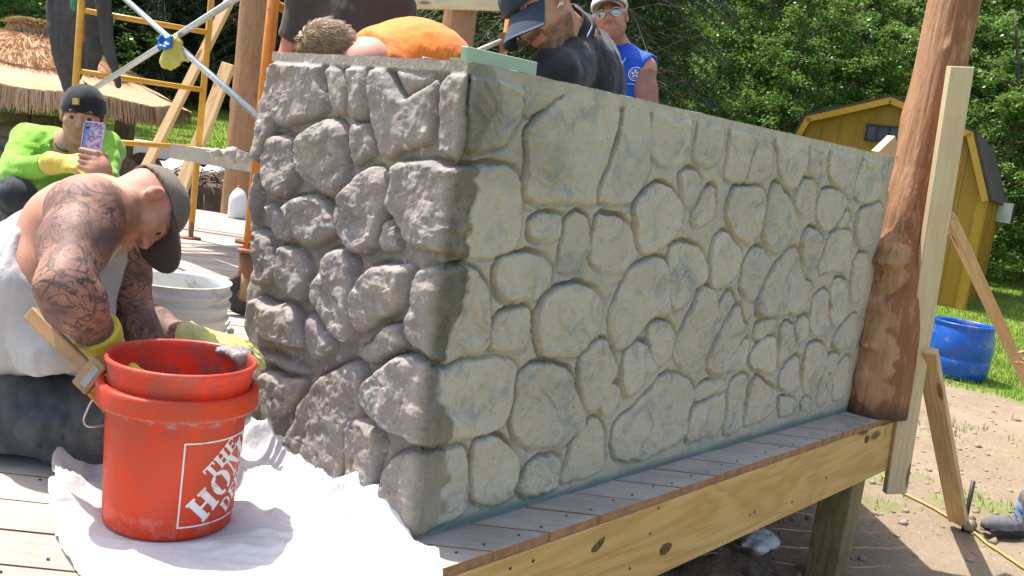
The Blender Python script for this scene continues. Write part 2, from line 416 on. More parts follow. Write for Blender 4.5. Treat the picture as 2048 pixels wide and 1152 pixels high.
STR = [
 ('A', [(225,130),(290,110),(400,150),(490,200),(530,270),(520,380),(490,480),(420,570),(350,600),(240,605),(215,560),(222,400)], 1.1),
 ('A', [(545,260),(600,250),(680,225),(770,240),(760,290),(680,350),(560,400),(530,400),(535,330)], .5),
 ('A', [(560,470),(640,400),(720,340),(800,290),(900,280),(1060,300),(1080,380),(1050,500),(1020,640),(960,780),(935,870),(930,905),(780,900),(550,890),(530,850),(545,700),(545,560)], 1.1),
 ('A', [(1110,360),(1170,330),(1240,370),(1250,500),(1250,660),(1220,760),(1150,880),(1130,920),(960,900),(950,880),(1000,760),(1050,640),(1090,480)], .9),
 ('A', [(570,965),(740,970),(745,1030),(725,1120),(560,1120)], .8),
 ('A', [(800,965),(860,970),(880,1000),(900,1140),(890,1220),(840,1290),(740,1290),(730,1240),(745,1120),(760,1040)], .9),
 ('A', [(940,975),(1010,970),(1080,1000),(1130,1050),(1150,1170),(1180,1200),(1080,1300),(960,1290),(910,1210),(905,1120),(930,1050)], .9),
 ('p', [(1270,410),(1300,385),(1320,378),(1345,390),(1362,420),(1365,450),(1352,480),(1330,500),(1300,515),(1285,512),(1272,480)], 1.2),
 ('B', [(385,200),(440,160),(560,150),(640,165),(690,220),(695,290),(650,360),(600,400),(430,400),(380,360),(375,280)], 1.1),
 ('B', [(370,530),(420,470),(500,450),(570,455),(575,560),(560,660),(480,690),(360,690),(350,600)], .8),
 ('B', [(620,430),(680,370),(760,325),(850,320),(930,355),(975,400),(980,460),(960,560),(900,630),(850,700),(800,730),(640,725),(610,650),(605,520)], 1.2),
 ('B', [(1090,290),(1150,220),(1250,185),(1335,180),(1340,350),(1345,490),(1250,500),(1200,580),(1100,680),(1035,680),(1015,600),(1020,480),(1060,380)], 1.1),
 ('p', [(1053,735),(1085,728),(1115,735),(1140,750),(1150,780),(1170,820),(1172,835),(1165,860),(1140,885),(1118,900),(1062,895),(1035,880),(1022,842),(1035,800),(1043,760)], 1.1),
 ('B', [(830,740),(900,680),(970,620),(1010,680),(1040,740),(1060,800),(1000,920),(950,1010),(900,1040),(860,920)], 1.0),
 ('B', [(1090,760),(1110,690),(1170,640),(1220,640),(1250,720),(1285,780),(1240,830),(1170,900),(1110,950),(1080,880)], 1.0),
 ('B', [(950,1000),(1020,880),(1060,870),(1080,930),(1060,1010),(1000,1060)], .7),
 ('p', [(1300,655),(1320,645),(1342,650),(1352,675),(1350,700),(1335,725),(1320,735),(1308,715),(1300,690)], 1.0),
 ('C', [(260,400),(300,370),(380,360),(450,410),(520,470),(530,520),(500,640),(480,720),(250,760),(240,620)], 1.0),
 ('C', [(580,510),(650,480),(740,470),(760,560),(750,640),(680,680),(560,700),(515,670),(530,600)], 1.0),
 ('C', [(830,350),(880,300),(950,250),(1000,300),(1000,440),(1010,530),(920,580),(780,620),(770,610),(790,500)], 1.1),
 ('p', [(1225,860),(1250,835),(1300,790),(1325,755),(1350,750),(1385,765),(1388,800),(1375,830),(1372,880),(1300,915),(1240,925),(1228,900)], 1.0),
 ('D', [(30,140),(130,150),(230,165),(260,230),(240,300),(235,440),(160,490),(30,480),(15,300)], .9),
 ('D', [(310,185),(440,185),(450,280),(440,400),(420,470),(340,500),(270,470),(265,400),(290,290)], 1.0),
 ('D', [(490,225),(560,215),(650,250),(655,330),(620,430),(580,560),(540,600),(470,585),(455,540),(480,400)], 1.1),
 ('D', [(700,270),(735,300),(740,440),(735,560),(640,590),(595,580),(630,440),(650,400),(660,330)], .8),
 ('D', [(770,275),(900,295),(965,320),(960,420),(955,530),(920,570),(880,650),(830,600),(790,530),(770,420)], .9),
 ('D', [(990,320),(1060,325),(1100,350),(1080,430),(1065,560),(1010,570),(970,540),(975,430)], .8),
 ('D', [(1120,360),(1200,370),(1255,400),(1250,500),(1230,600),(1180,640),(1100,600),(1080,530),(1090,450)], .9),
 ('D', [(1320,400),(1400,400),(1440,430),(1430,560),(1400,680),(1340,720),(1240,700),(1250,600),(1290,480)], 1.1),
 ('D', [(1455,430),(1490,440),(1480,560),(1440,660),(1445,560)], .6),
 ('D', [(175,560),(200,520),(240,510),(290,540),(310,600),(290,680),(260,740),(210,730),(190,660)], 1.0),
 ('D', [(330,640),(390,600),(400,720),(390,800),(340,830),(270,850),(250,800),(290,740)], .8),
 ('D', [(480,660),(530,620),(600,615),(690,640),(700,740),(680,860),(620,970),(570,950),(500,890),(460,800)], 1.3),
 ('D', [(730,620),(770,590),(820,640),(860,720),(890,800),(900,870),(860,940),(800,1000),(740,1010),(700,960),(680,880),(710,750)], 1.1),
 ('D', [(900,620),(950,585),(1000,600),(1015,660),(1000,760),(960,810),(910,790),(870,720)], .9),
 ('D', [(1050,640),(1120,640),(1190,680),(1200,740),(1150,820),(1080,900),(1050,890),(1010,800),(1020,720)], .9),
 ('D', [(1215,760),(1215,860),(1130,870),(1160,820)], .7),
 ('D', [(1260,780),(1320,740),(1400,735),(1405,830),(1380,940),(1320,990),(1260,980),(1240,880)], 1.1),
 ('p', [(1337,510),(1350,500),(1365,495),(1395,505),(1410,520),(1418,550),(1412,575),(1395,580),(1380,600),(1362,625),(1345,625),(1338,580)], 1.1),
 ('p', [(1422,505),(1434,480),(1445,470),(1462,485),(1480,505),(1484,530),(1475,555),(1455,580),(1430,588),(1420,570)], 1.1),
 ('p', [(1498,515),(1515,500),(1530,510),(1540,530),(1528,560),(1515,590),(1508,612),(1490,605),(1478,575),(1490,540)], 1.1),
 ('p', [(1545,545),(1565,525),(1588,503),(1600,515),(1603,550),(1615,570),(1600,590),(1590,610),(1570,638),(1512,640),(1515,600),(1525,575)], 1.1),
 ('D', [(925,900),(980,860),(1030,900),(1050,950),(1040,1040),(1000,1110),(940,1090),(920,1000)], 1.1),
 ('D', [(1080,930),(1130,885),(1220,890),(1220,980),(1200,1120),(1100,1130),(1010,1130),(1060,1020)], 1.0),
 ('p', [(1710,520),(1735,515),(1738,545),(1725,605),(1705,615),(1698,580)], .9),
 ('E', [(300,200),(360,180),(400,220),(390,330),(370,450),(350,560),(320,680),(240,700),(150,610),(170,480),(210,400),(270,300)], 1.2),
 ('E', [(490,360),(540,280),(560,380),(600,450),(540,530),(480,620),(470,700),(350,690),(360,600),(420,480)], 1.1),
 ('E', [(410,310),(480,210),(500,230),(510,290),(440,370),(400,380)], .8),
 ('E', [(520,570),(605,480),(595,560),(580,660),(480,690),(480,640)], .9),
 ('E', [(640,390),(780,380),(750,430),(690,490),(630,500)], .8),
 ('E', [(620,580),(660,520),(750,470),(770,520),(760,640),(760,700),(680,690),(600,640)], 1.0),
 ('E', [(850,230),(900,160),(970,150),(980,220),(960,310),(890,360),(830,320)], 1.0),
 ('E', [(790,500),(800,400),(850,390),(870,480),(875,550),(800,640),(770,680)], .9),
 ('E', [(890,390),(955,345),(965,420),(955,500),(900,540),(885,470)], .9),
 ('E', [(1000,230),(1070,200),(1080,330),(1080,450),(1010,480),(970,450),(980,330)], .9),
 ('E', [(1100,150),(1180,130),(1190,230),(1210,300),(1180,380),(1110,440),(1090,330)], 1.1),
 ('E', [(1110,490),(1180,400),(1250,330),(1260,450),(1230,540),(1150,560),(1110,530)], 1.0),
 ('E', [(940,560),(980,510),(1050,520),(1075,600),(1040,720),(1000,800),(940,820),(925,700)], 1.1),
 ('E', [(790,700),(850,620),(900,580),(910,700),(910,800),(800,800),(780,760)], .9),
 ('E', [(1080,590),(1150,575),(1130,680),(1110,780),(1080,870),(1010,900),(1030,780),(1060,660)], 1.0),
 ('E', [(1150,640),(1200,590),(1215,620),(1190,760),(1160,850),(1110,870),(1120,740)], .8),
 ('E', [(590,950),(600,830),(630,720),(660,720),(700,770),(765,790),(770,850),(760,910),(690,970),(580,1010)], 1.1),
 ('E', [(270,810),(330,760),(420,740),(470,740),(430,795),(360,840),(270,865)], .7),
 ('E', [(280,885),(370,865),(450,825),(470,810),(440,1060),(300,1085),(220,1110),(230,1000)], 1.0),
 ('E', [(490,780),(520,730),(590,700),(590,800),(560,940),(570,1020),(460,1070),(450,1000),(480,880)], 1.1),
 ('E', [(790,840),(870,830),(890,900),(850,950),(790,960),(780,890)], .9),
 ('E', [(920,850),(970,840),(975,910),(920,920)], .7),
]
# corner stones: left part (plane x=0) then right part (plane y=0), walked clockwise from the left top
CORN = [
 (('L1', [(1240,650),(1180,645),(1095,625),(1100,560),(1115,400),(1110,280),(1130,200),(1180,120),(1250,105)]), ('A', [(205,120),(212,350),(205,500),(190,600)]), .9),
 (('L1', [(1180,1180),(1050,1170),(960,1160),(920,1100),(870,990),(830,930),(820,890),(860,800),(865,690),(930,655),(1060,645),(1150,675),(1200,690)]), ('A', [(200,690),(330,690),(500,710),(510,880),(520,930),(510,1050),(490,1165),(300,1215),(180,1200)]), 1.25),
 (('L2', [(1080,740),(1040,700),(960,650),(935,570),(960,450),(985,330),(1000,240),(1050,200),(1120,215)]), ('B', [(170,225),(250,235),(300,300),(345,400),(335,560),(345,685),(200,700),(120,735)]), 1.3),
 (('L3', [(1030,410),(970,400),(880,330),(800,270),(740,200),(720,130)]), ('C', []), 1.4),
 (('L3', [(960,930),(880,880),(800,820),(790,780),(810,650),(820,560),(870,480),(930,425),(1000,450)]), ('C', [(30,450),(180,420),(210,440),(215,560),(220,700),(200,790),(20,880)]), 1.0),
]
def upoly(cr, pts, face):
    ox, oy, s = CR[cr]; out = []
    for x, y in pts:
        if face == 'L': q = onplane(ox + x * s, oy + y * s, 0, 0.0); out.append((-q[1], q[2]))
        else: q = onplane(ox + x * s, oy + y * s, 1, 0.0); out.append((q[0], q[2]))
    return out
STONES = [(upoly(c, p, 'L'), h, 'L') for c, p, h in STL] + [(upoly(c, p, 'R'), h, 'R') for c, p, h in STR]
c4L = upoly('L3', [(1030,410),(970,400),(880,330),(800,270),(740,200),(720,130)], 'L') + upoly('p', [(735,755),(765,735),(800,708),(822,708),(857,735)], 'L')
c4R = upoly('p', [(890,740),(920,732),(980,722),(1025,722),(1038,740),(1032,780),(1020,820),(1018,835),(1000,862),(960,870),(920,878),(880,885)], 'R')
for i, (a, b, h) in enumerate(CORN):
    if i == 3: pl = c4L + c4R
    else: pl = upoly(a[0], a[1], 'L') + upoly(b[0], b[1], 'R')
    STONES.append((pl, h, 'C'))
YW = 0.775; TW = 0.22; HW = 1.085; XW = 2.60
# stones round the free left end of the wall (unrolled past u = -YW)
for pl in ([(-.70,.99),(-.72,.80),(-.80,.78),(-.90,.80),(-.91,1.0),(-.80,1.03)], [(-.785,.72),(-.775,.60),(-.785,.50),(-.83,.50),(-.90,.56),(-.88,.72),(-.82,.76)],
           [(-.79,.47),(-.785,.36),(-.79,.30),(-.84,.25),(-.92,.33),(-.90,.45),(-.84,.49)], [(-.70,.165),(-.66,.12),(-.67,.06),(-.78,.05),(-.90,.08),(-.90,.18),(-.80,.20)],
           [(-.60,.05),(-.56,-.02),(-.9,-.02),(-.9,.04),(-.75,.035)], [(-.735,.76),(-.745,.66),(-.76,.6),(-.775,.7),(-.765,.77)]):
    STONES.append((pl, 1.1, 'N'))
def chaikin(p, it=2):
    p = np.asarray(p, float)
    for _ in range(it):
        q = np.roll(p, -1, 0); p = np.stack([p * .75 + q * .25, p * .25 + q * .75], 1).reshape(-1, 2)
    return p
def polysd(Pt, poly):
    d = np.full(len(Pt), 1e9); ins = np.zeros(len(Pt), bool); m = len(poly)
    for i in range(m):
        a, b = poly[i], poly[(i + 1) % m]; e = b - a; w_ = Pt - a
        t = np.clip((w_ @ e) / (e @ e + 1e-12), 0, 1); q = w_ - t[:, None] * e; d = np.minimum(d, (q * q).sum(1))
        c = ((a[1] > Pt[:, 1]) != (b[1] > Pt[:, 1])) & (Pt[:, 0] < (b[0] - a[0]) * (Pt[:, 1] - a[1]) / (b[1] - a[1] + 1e-15) + a[0])
        ins ^= c
    return np.where(ins, -np.sqrt(d), np.sqrt(d))
# grid: u is the unrolled perimeter
us = [-YW - TW]
while us[-1] < XW:
    u = us[-1]; us.append(u + (0.0034 if u < 0.9 else 0.0034 + 0.0024 * (u - 0.9) / 1.8))
us = np.array(us); zs = np.linspace(-0.004, HW, 318)
U, Zg = np.meshgrid(us, zs, indexing='ij'); PT = np.stack([U.ravel(), Zg.ravel()], 1)
RC = 0.022
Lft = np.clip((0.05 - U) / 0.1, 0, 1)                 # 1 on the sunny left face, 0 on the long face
p3 = np.stack([U, Zg, np.zeros_like(U)], -1)
wob = np.stack([fbm(p3, 20, 4, 5), fbm(p3, 20, 4, 9)], -1) * 0.010
PTW = PT + wob.reshape(-1, 2)
bigS = np.full(PT.shape[0], 0.1); sid = np.full(PT.shape[0], -1, int); Hs = np.zeros(PT.shape[0]); grv = np.zeros(PT.shape[0]); Tilt = np.zeros(PT.shape[0])
rs = np.random.RandomState(3)
for i, (pl, hh, fc) in enumerate(STONES):
    pl = chaikin(pl, 1 if fc == 'R' else 2); lo = pl.min(0) - 0.05; hi = pl.max(0) + 0.05
    m = np.where((PT[:, 0] > lo[0]) & (PT[:, 0] < hi[0]) & (PT[:, 1] > lo[1]) & (PT[:, 1] < hi[1]))[0]
    sd = polysd(PTW[m], pl)
    own = sd < bigS[m]
    mi = m[own]; s_ = sd[own]
    cen = pl.mean(0); dd = PT[mi] - cen; dd /= np.linalg.norm(dd, axis=1)[:, None] + 1e-9
    side = np.clip(0.5 + 0.62 * (dd @ np.array([-0.62, 0.78])), 0, 1)
    bigS[mi] = s_; sid[mi] = np.where(s_ < 0, i, -1); Hs[mi] = hh; grv[mi] = side
    tl = rs.uniform(-1, 1, 2) * 0.05; Tilt[mi] = (PT[mi] - cen) @ tl
L_ = Lft.ravel()
d = -bigS + 0.0070 * (1 - L_)                          # positive inside
w_e = 0.005 + 0.017 * (1 - grv) * (1 - L_) + 0.015 * L_ + 0.005 * fbm(p3.reshape(-1, 3), 9, 2, 31)
t = np.clip(d / w_e, 0, 1); prof = np.sqrt(np.clip(1 - (1 - t) ** 2, 0, 1))
amp = (0.0130 + 0.0150 * L_) * Hs
rough1 = fbm(p3.reshape(-1, 3), 7, 4, 77); rough2 = fbm(p3.reshape(-1, 3), 36, 4, 41); chip = fbm(p3.reshape(-1, 3) * np.array([1, .6, 1]), 11, 4, 55, ridge=True)
h = amp * prof + t * (Tilt + 0.0085 * rough1 * (0.8 + .8 * L_) + 0.0034 * rough2 * (1 + 0.3 * L_) - 0.007 * np.clip(chip - 0.35, 0, 1) * (0.7 + 1.6 * L_))
# craggy broken faces on the sunny side
cell = vnoise(p3.reshape(-1, 3), 16, 8) + 0.5 * vnoise(p3.reshape(-1, 3), 33, 18)
h += t * (L_ * 0.011 + (1 - L_) * 0.0050) * np.round(cell * 2.2) / 2.2 * np.clip(Hs - .5, 0, 1)
# thin chipped ledges on the long face
led = fbm(p3.reshape(-1, 3) @ np.array([[.8, .6, 0], [-.6, .8, 0], [0, 0, 1.]]), 5.5, 3, 93)
h += t * (1 - L_) * 0.0030 * np.clip(np.sin(led * 26) * 4, -1, 1) * np.clip(vnoise(p3.reshape(-1, 3), 6, 12) + .2, 0, 1)
hm = 0.0035 * rough1 + 0.0012 * rough2 + (0.0095 - 0.0115 * L_) * np.clip(-d / 0.012 + .5 * (1 - grv), 0, 1) - 0.004 * L_
h = np.where(d > 0, h + hm * (1 - t), hm)
# scored groove that undercuts the top and left of every stone
gw = 0.0054 + 0.002 * L_; g = np.exp(-((d + 0.001) / gw) ** 2) * (0.16 + 1.35 * grv ** 2) * (0.6 + 0.4 * fbm(p3.reshape(-1, 3), 8, 2, 66))
h -= (0.038 * (1 - L_) + 0.015 * L_) * g
# pinholes
pin = vnoise(p3.reshape(-1, 3), 95, 4); h -= 0.004 * np.clip(pin - 0.78, 0, 1) * 8 * np.clip(vnoise(p3.reshape(-1, 3), 5, 3) * 2, 0, 1)
# smooth band under the coping, foot fillet
band = np.clip((Zg.ravel() - (HW - 0.035)) / 0.010, 0, 1)
h = h * (1 - band) + band * (0.006 + 0.002 * rough1)
# edge fades
h = np.clip(h, -0.040, 0.07) - 0.012
hg = h.reshape(U.shape)
def pathpt(u):
    """unrolled perimeter -> (xy, normal) with rounded corners"""
    x = np.zeros_like(u); y = np.zeros_like(u); nx = np.zeros_like(u); ny = np.zeros_like(u)
    a = u < -YW; x[a] = -(u[a] + YW); y[a] = YW; nx[a] = 0; ny[a] = 1
    b = (u >= -YW) & (u < 0); x[b] = 0; y[b] = -u[b]; nx[b] = -1; ny[b] = 0
    c = u >= 0; x[c] = u[c]; y[c] = 0; ny[c] = -1; nx[c] = 0
    for c0, n0, n1, cen in ((0.0, (-1, 0), (0, -1), (RC, RC)), (-YW, (0, 1), (-1, 0), (RC, YW - RC))):
        m = np.abs(u - c0) < RC; s = (u[m] - c0 + RC) / (2 * RC) * np.pi / 2
        nx[m] = n0[0] * np.cos(s) + n1[0] * np.sin(s); ny[m] = n0[1] * np.cos(s) + n1[1] * np.sin(s)
        x[m] = cen[0] + RC * nx[m]; y[m] = cen[1] + RC * ny[m]
    return x, y, nx, ny
x, y, nx, ny = pathpt(us)
WX = x[:, None] + nx[:, None] * hg; WY = y[:, None] + ny[:, None] * hg
ZS = lambda u: 1.004 + 0.030 * np.clip(u, 0, 9) / 2.6
VW = np.stack([WX, WY, Zg * ZS(U)], -1).reshape(-1, 3)
nu, nz = U.shape
ii, jj = np.meshgrid(np.arange(nu - 1), np.arange(nz - 1), indexing='ij'); i0 = (ii * nz + jj).ravel()
Q = np.stack([i0, i0 + nz, i0 + nz + 1, i0 + 1], 1)
fid = sid[Q[:, 0]]
# damp cement along the corner of the long face
edge = 0.080 + 0.06 * fbm(np.stack([Zg * 0 + 3, Zg, Zg * 0], -1), 5, 4, 71) + 0.02 * fbm(np.stack([Zg * 0 + 8, Zg, U], -1), 30, 3, 72)
dm = np.clip((edge - U) / 0.012, 0, 1) * np.clip((U + 0.028) / 0.03, 0, 1) * np.clip(1.15 - np.abs(Zg - 0.58) * 1.2, 0.35, 1)
top_d = np.clip((0.30 - np.abs(U - 0.12)) / 0.1, 0, 1) * np.clip((Zg - 0.80) / 0.12, 0, 1) * 0.6 * (0.6 + fbm(p3, 6, 3, 15))
damp = np.clip(np.maximum(dm, top_d), 0, 1).ravel()
foot = (np.clip((0.03 + 0.012 * rough1 - Zg.ravel()) / 0.02, 0, 1) * (U.ravel() > 0.05)).astype(float)
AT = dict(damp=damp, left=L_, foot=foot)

def stone_mat(name, tan):
    m, nt, bs = mat_new(name); vc = coords(nt); oi = N(nt, "ShaderNodeObjectInfo")
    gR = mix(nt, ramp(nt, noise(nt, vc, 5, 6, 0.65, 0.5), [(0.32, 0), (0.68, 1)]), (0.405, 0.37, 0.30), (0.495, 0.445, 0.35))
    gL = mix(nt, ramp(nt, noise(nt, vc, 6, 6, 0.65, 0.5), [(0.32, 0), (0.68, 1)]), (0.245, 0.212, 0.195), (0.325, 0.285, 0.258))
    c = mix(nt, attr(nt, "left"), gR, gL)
    c = mix(nt, ramp(nt, noise(nt, vc, 9, 7, 0.7, 1.2), [(0.52, 0), (0.64, 0.7)]), c, (0.235, 0.25, 0.25))      # blue-grey colour wash
    c = mix(nt, ramp(nt, noise(nt, vc, 7, 7, 0.7, 0.8), [(0.56, 0), (0.68, 0.45)]), c, (0.45, 0.385, 0.28))         # buff wash
    if tan: c = mix(nt, 0.18, c, (0.36, 0.31, 0.22))
    c = mix(nt, ramp(nt, noise(nt, vc, 90, 4, 0.7), [(0.31, 0.45), (0.38, 0)]), c, (0.17, 0.155, 0.13))
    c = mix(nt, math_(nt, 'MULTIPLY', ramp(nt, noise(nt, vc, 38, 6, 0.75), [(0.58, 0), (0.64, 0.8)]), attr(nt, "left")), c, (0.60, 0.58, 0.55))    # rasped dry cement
    r = N(nt, "ShaderNodeMapRange"); r.inputs[3].default_value = 0.93; r.inputs[4].default_value = 1.05; nt.links.new(oi.outputs["Random"], r.inputs[0])
    hs = N(nt, "ShaderNodeHueSaturation"); nt.links.new(c, hs.inputs["Color"]); nt.links.new(r.outputs[0], hs.inputs["Value"])
    c = hs.outputs[0]
    dn_ = math_(nt, 'MULTIPLY', attr(nt, "damp"), ramp(nt, noise(nt, vc, 10, 6, 0.7), [(0.30, 0.62), (0.52, 1)]))
    c = mix(nt, dn_, c, (0.105, 0.094, 0.064))
    c = mix(nt, attr(nt, "foot"), c, (0.15, 0.18, 0.165))
    nt.links.new(c, bs.inputs["Base Color"])
    nt.links.new(ramp(nt, dn_, [(0, 0.85), (1, 0.55)]), bs.inputs["Roughness"]); bs.inputs["Specular IOR Level"].default_value = 0.35
    b1 = math_(nt, 'ADD', noise(nt, vc, 55, 8, 0.7), math_(nt, 'MULTIPLY', noise(nt, vc, 18, 5, 0.6, 1.5), 1.3))
    bump(nt, bs, b1, 0.75, 0.006)
    bump(nt, bs, noise(nt, coords(nt, (1, 1, .5)), 240, 3, 0.6), 0.45, 0.0015)
    bump(nt, bs, ramp(nt, noise(nt, vc, 45, 3, .6), [(.30, 0), (.36, 1)]), .6, .003)
    return m
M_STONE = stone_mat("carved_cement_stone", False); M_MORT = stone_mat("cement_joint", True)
wallr = thing("stone_wall", (0, 0, 0), "L-shaped waist high bar wall of hand carved grey cement stones standing on the deck", "wall")
def piece(name, sel, mat):
    q = Q[sel]; uq, inv = np.unique(q.ravel(), return_inverse=True)
    return obj(name, VW[uq], inv.reshape(-1, 4), mat, wallr, True, {k: v[uq] for k, v in AT.items()})
for i in range(len(STONES)):
    s = fid == i
    if s.sum() > 30: piece("stone", s, M_STONE)
    else: fid[s] = -1
piece("cement_joint", fid < 0, M_MORT)
# core, inner faces and coping
cm = simple("cement_render", (0.33, 0.31, 0.27), (0.26, 0.25, 0.22), 0.9, 6, 0.5, 40, 0.004)
i_ = 0.03
core = join([box(((XW + TW) / 2 + i_ / 2, TW / 2 + i_ / 2, HW / 2), (XW - TW - i_ - .004, TW - i_, HW - 0.02)), box((TW / 2 + i_ / 2, YW / 2, HW / 2), (TW - i_, YW - 2 * i_, HW - 0.02))])
obj("wall_core", *core, cm, wallr, False)
def coping():
    out = [(.013, YW - .013), (.013, .013), (XW, .013), (XW, TW), (TW, TW), (TW, YW - .004)]
    # subdivided outer edge with a ragged lip
    P_ = []
    for a, b in zip(out, out[1:] + out[:1]):
        a = np.array(a); b = np.array(b); n = max(2, int(np.linalg.norm(b - a) / 0.012))
        for k in range(n): P_.append(a + (b - a) * k / n)
    P_ = np.array(P_); p3_ = np.concatenate([P_, np.zeros((len(P_), 1))], 1)
    off = 0.0025 * fbm(p3_, 30, 3, 2)
    zt = HW + 0.002 + 0.004 * fbm(p3_, 22, 3, 8)
    zt = zt * ZS(P_[:, 0]); ring0 = np.stack([P_[:, 0] + off, P_[:, 1] + off, (HW - 0.008) * ZS(P_[:, 0])], 1); ring1 = np.stack([P_[:, 0] + off * 1.5, P_[:, 1] + off * 1.5, zt], 1)
    n = len(P_); v = np.concatenate([ring0, ring1]); F = [(i, (i + 1) % n, n + (i + 1) % n, n + i) for i in range(n)]
    from mathutils.geometry import tessellate_polygon
    for t3 in tessellate_polygon([[Vector((float(q[0]), float(q[1]), 0)) for q in ring1]]): F.append(tuple(n + k for k in t3))
    return v, F
obj("coping", *coping(), simple("dry_coping", (0.40, 0.37, 0.31), (0.26, 0.24, 0.20), 0.9, 20, 0.6, 90, 0.003), wallr, False)
# ================================================================== deck
S2 = math.sqrt(0.5)
DU = V(S2, -S2, 0); DN = V(S2, S2, 0)
YF = -0.140; XR = 2.86
poly = [(-2.6, YF), (XR, YF), (4.7, 1.9), (4.7, 4.1), (3.55, 6.15), (3.05, 6.85), (1.0, 8.0), (-2.6, 6.0)]
def clipline(o, d, poly):
    t0, t1 = -1e9, 1e9; m = len(poly)
    for i in range(m):
        a = np.array(poly[i]); b = np.array(poly[(i + 1) % m]); e = b - a; n = np.array([-e[1], e[0]])
        den = d @ n; num = (a - o) @ n
        if abs(den) < 1e-9:
            if (o - a) @ n < 0: return None
        elif den > 0: t0 = max(t0, num / den)
        else: t1 = min(t1, num / den)
    return (t0, t1) if t1 > t0 else None
def clipconvex(sub_, poly):
    out = [np.array(q, float) for q in sub_]; m = len(poly)
    for i in range(m):
        a = np.array(poly[i]); b = np.array(poly[(i + 1) % m]); e = b - a; n = np.array([-e[1], e[0]]); nw = []
        for k in range(len(out)):
            p, q = out[k], out[(k + 1) % len(out)]; dp, dq = (p - a) @ n, (q - a) @ n
            if dp >= 0: nw.append(p)
            if (dp >= 0) != (dq >= 0): nw.append(p + (q - p) * dp / (dp - dq))
        out = nw
        if len(out) < 3: return None
    return out
def deck_mat():
    m, nt, bs = mat_new("weathered_deck_board"); tc = N(nt, "ShaderNodeTexCoord"); oi = N(nt, "ShaderNodeObjectInfo")
    mp = N(nt, "ShaderNodeMapping"); mp.inputs["Rotation"].default_value = (0, 0, math.radians(45)); nt.links.new(tc.outputs["Object"], mp.inputs[0])
    def sc(s):
        q = N(nt, "ShaderNodeMapping"); q.inputs["Scale"].default_value = s; nt.links.new(mp.outputs[0], q.inputs[0]); return q.outputs[0]
    fine = noise(nt, sc((2.0, 60, 60)), 1, 4, .65)
    c = mix(nt, ramp(nt, fine, [(0.3, 0), (0.7, 1)]), (0.37, 0.335, 0.285), (0.275, 0.24, 0.205))
    r = N(nt, "ShaderNodeMapRange"); r.inputs[3].default_value = 0.85; r.inputs[4].default_value = 1.1; nt.links.new(oi.outputs["Random"], r.inputs[0])
    hs = N(nt, "ShaderNodeHueSaturation"); nt.links.new(c, hs.inputs["Color"]); nt.links.new(r.outputs[0], hs.inputs["Value"]); c = hs.outputs[0]
    c = mix(nt, ramp(nt, noise(nt, sc((2.5, 3.2, 3)), 1, 8, .7, .8), [(0.42, 0), (0.62, 0.75)]), c, (0.42, 0.385, 0.34))       # cement dust
    c = mix(nt, ramp(nt, noise(nt, sc((14, 26, 20)), 1, 5, .7), [(0.66, 0), (0.72, 0.7)]), c, (0.17, 0.12, 0.09))
    nt.links.new(c, bs.inputs["Base Color"]); bs.inputs["Roughness"].default_value = 0.8; bs.inputs["Specular IOR Level"].default_value = 0.25
    bump(nt, bs, fine, 0.4, 0.002); return m
M_DECK = deck_mat(); M_NAIL = simple("screw_head", (0.03, 0.03, 0.03), rough=0.5, bmp=0)
deck = bpy.data.objects.new("deck", None); col.objects.link(deck); deck['kind'] = 'structure'
M_END = simple("board_end_grain", (0.36, 0.19, 0.085), (0.22, 0.11, 0.05), .8, 22, .5, 90)
PW = 0.140; GAP = 0.007
k = int(-3.0 / PW)
scr = []
while k * (PW + GAP) < 9.0:
    a = k * (PW + GAP); b = a + PW
    q = [DN[:2] * a - DU[:2] * 12, DN[:2] * a + DU[:2] * 12, DN[:2] * b + DU[:2] * 12, DN[:2] * b - DU[:2] * 12]
    # DN runs counter-clockwise of DU, so this quad is counter-clockwise
    cp = clipconvex(q, poly)
    if cp is not None:
        n = len(cp); jt = random.uniform(-0.0012, 0.0012); dfr = random.uniform(0, .006)
        top = [(p[0], p[1], jt - 0.001) for p in cp]; bot = [(p[0], p[1], -0.026) for p in cp]
        cx = np.mean([p[0] for p in cp]); cy = np.mean([p[1] for p in cp])
        ins = [(p[0] + 0.003 * np.sign(cx - p[0]) * 0, p[1], 0) for p in cp]
        v = top + bot; F = [tuple(range(n)), tuple(range(n, 2 * n))[::-1]] + [(i, n + i, n + (i + 1) % n, (i + 1) % n) for i in range(n)]
        o = obj("plank", v, F, M_DECK, deck, False); o.data.materials.append(M_END); o.data.polygons.foreach_set("material_index", [0, 0] + [1] * n)
        # screw heads in rows over the joists (every 0.4 m of y, joists run along x... shown near the front)
        for yj in (-0.10, 0.30, 0.70, 1.10):
            for off in (0.028, PW - 0.028):
                nn = a + off     # x*S2 + y*S2 = nn
                xj = nn / S2 - yj
                if -2.4 < xj < 2.7: scr.append((xj + random.uniform(-.004, .004), yj + random.uniform(-.012, .012)))
    k += 1
sp = [lathe([(0.0036, -0.0003), (0.0033, 0.0014), (0.0001, 0.0012)], 8, (x, y, 0.0006)) for x, y in scr]
tag(obj("screw_heads", *join(sp), M_NAIL, deck, False), kind='stuff')
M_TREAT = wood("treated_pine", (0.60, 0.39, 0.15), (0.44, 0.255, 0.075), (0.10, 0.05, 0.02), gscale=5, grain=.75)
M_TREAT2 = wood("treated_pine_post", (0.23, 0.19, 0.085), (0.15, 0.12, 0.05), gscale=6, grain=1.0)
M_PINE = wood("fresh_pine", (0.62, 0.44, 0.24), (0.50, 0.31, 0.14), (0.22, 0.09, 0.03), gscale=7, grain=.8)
M_PINE2 = wood("fresh_pine_stud", (0.60, 0.50, 0.32), (0.52, 0.39, 0.22), (0.20, 0.10, 0.05), gscale=7, grain=.6)
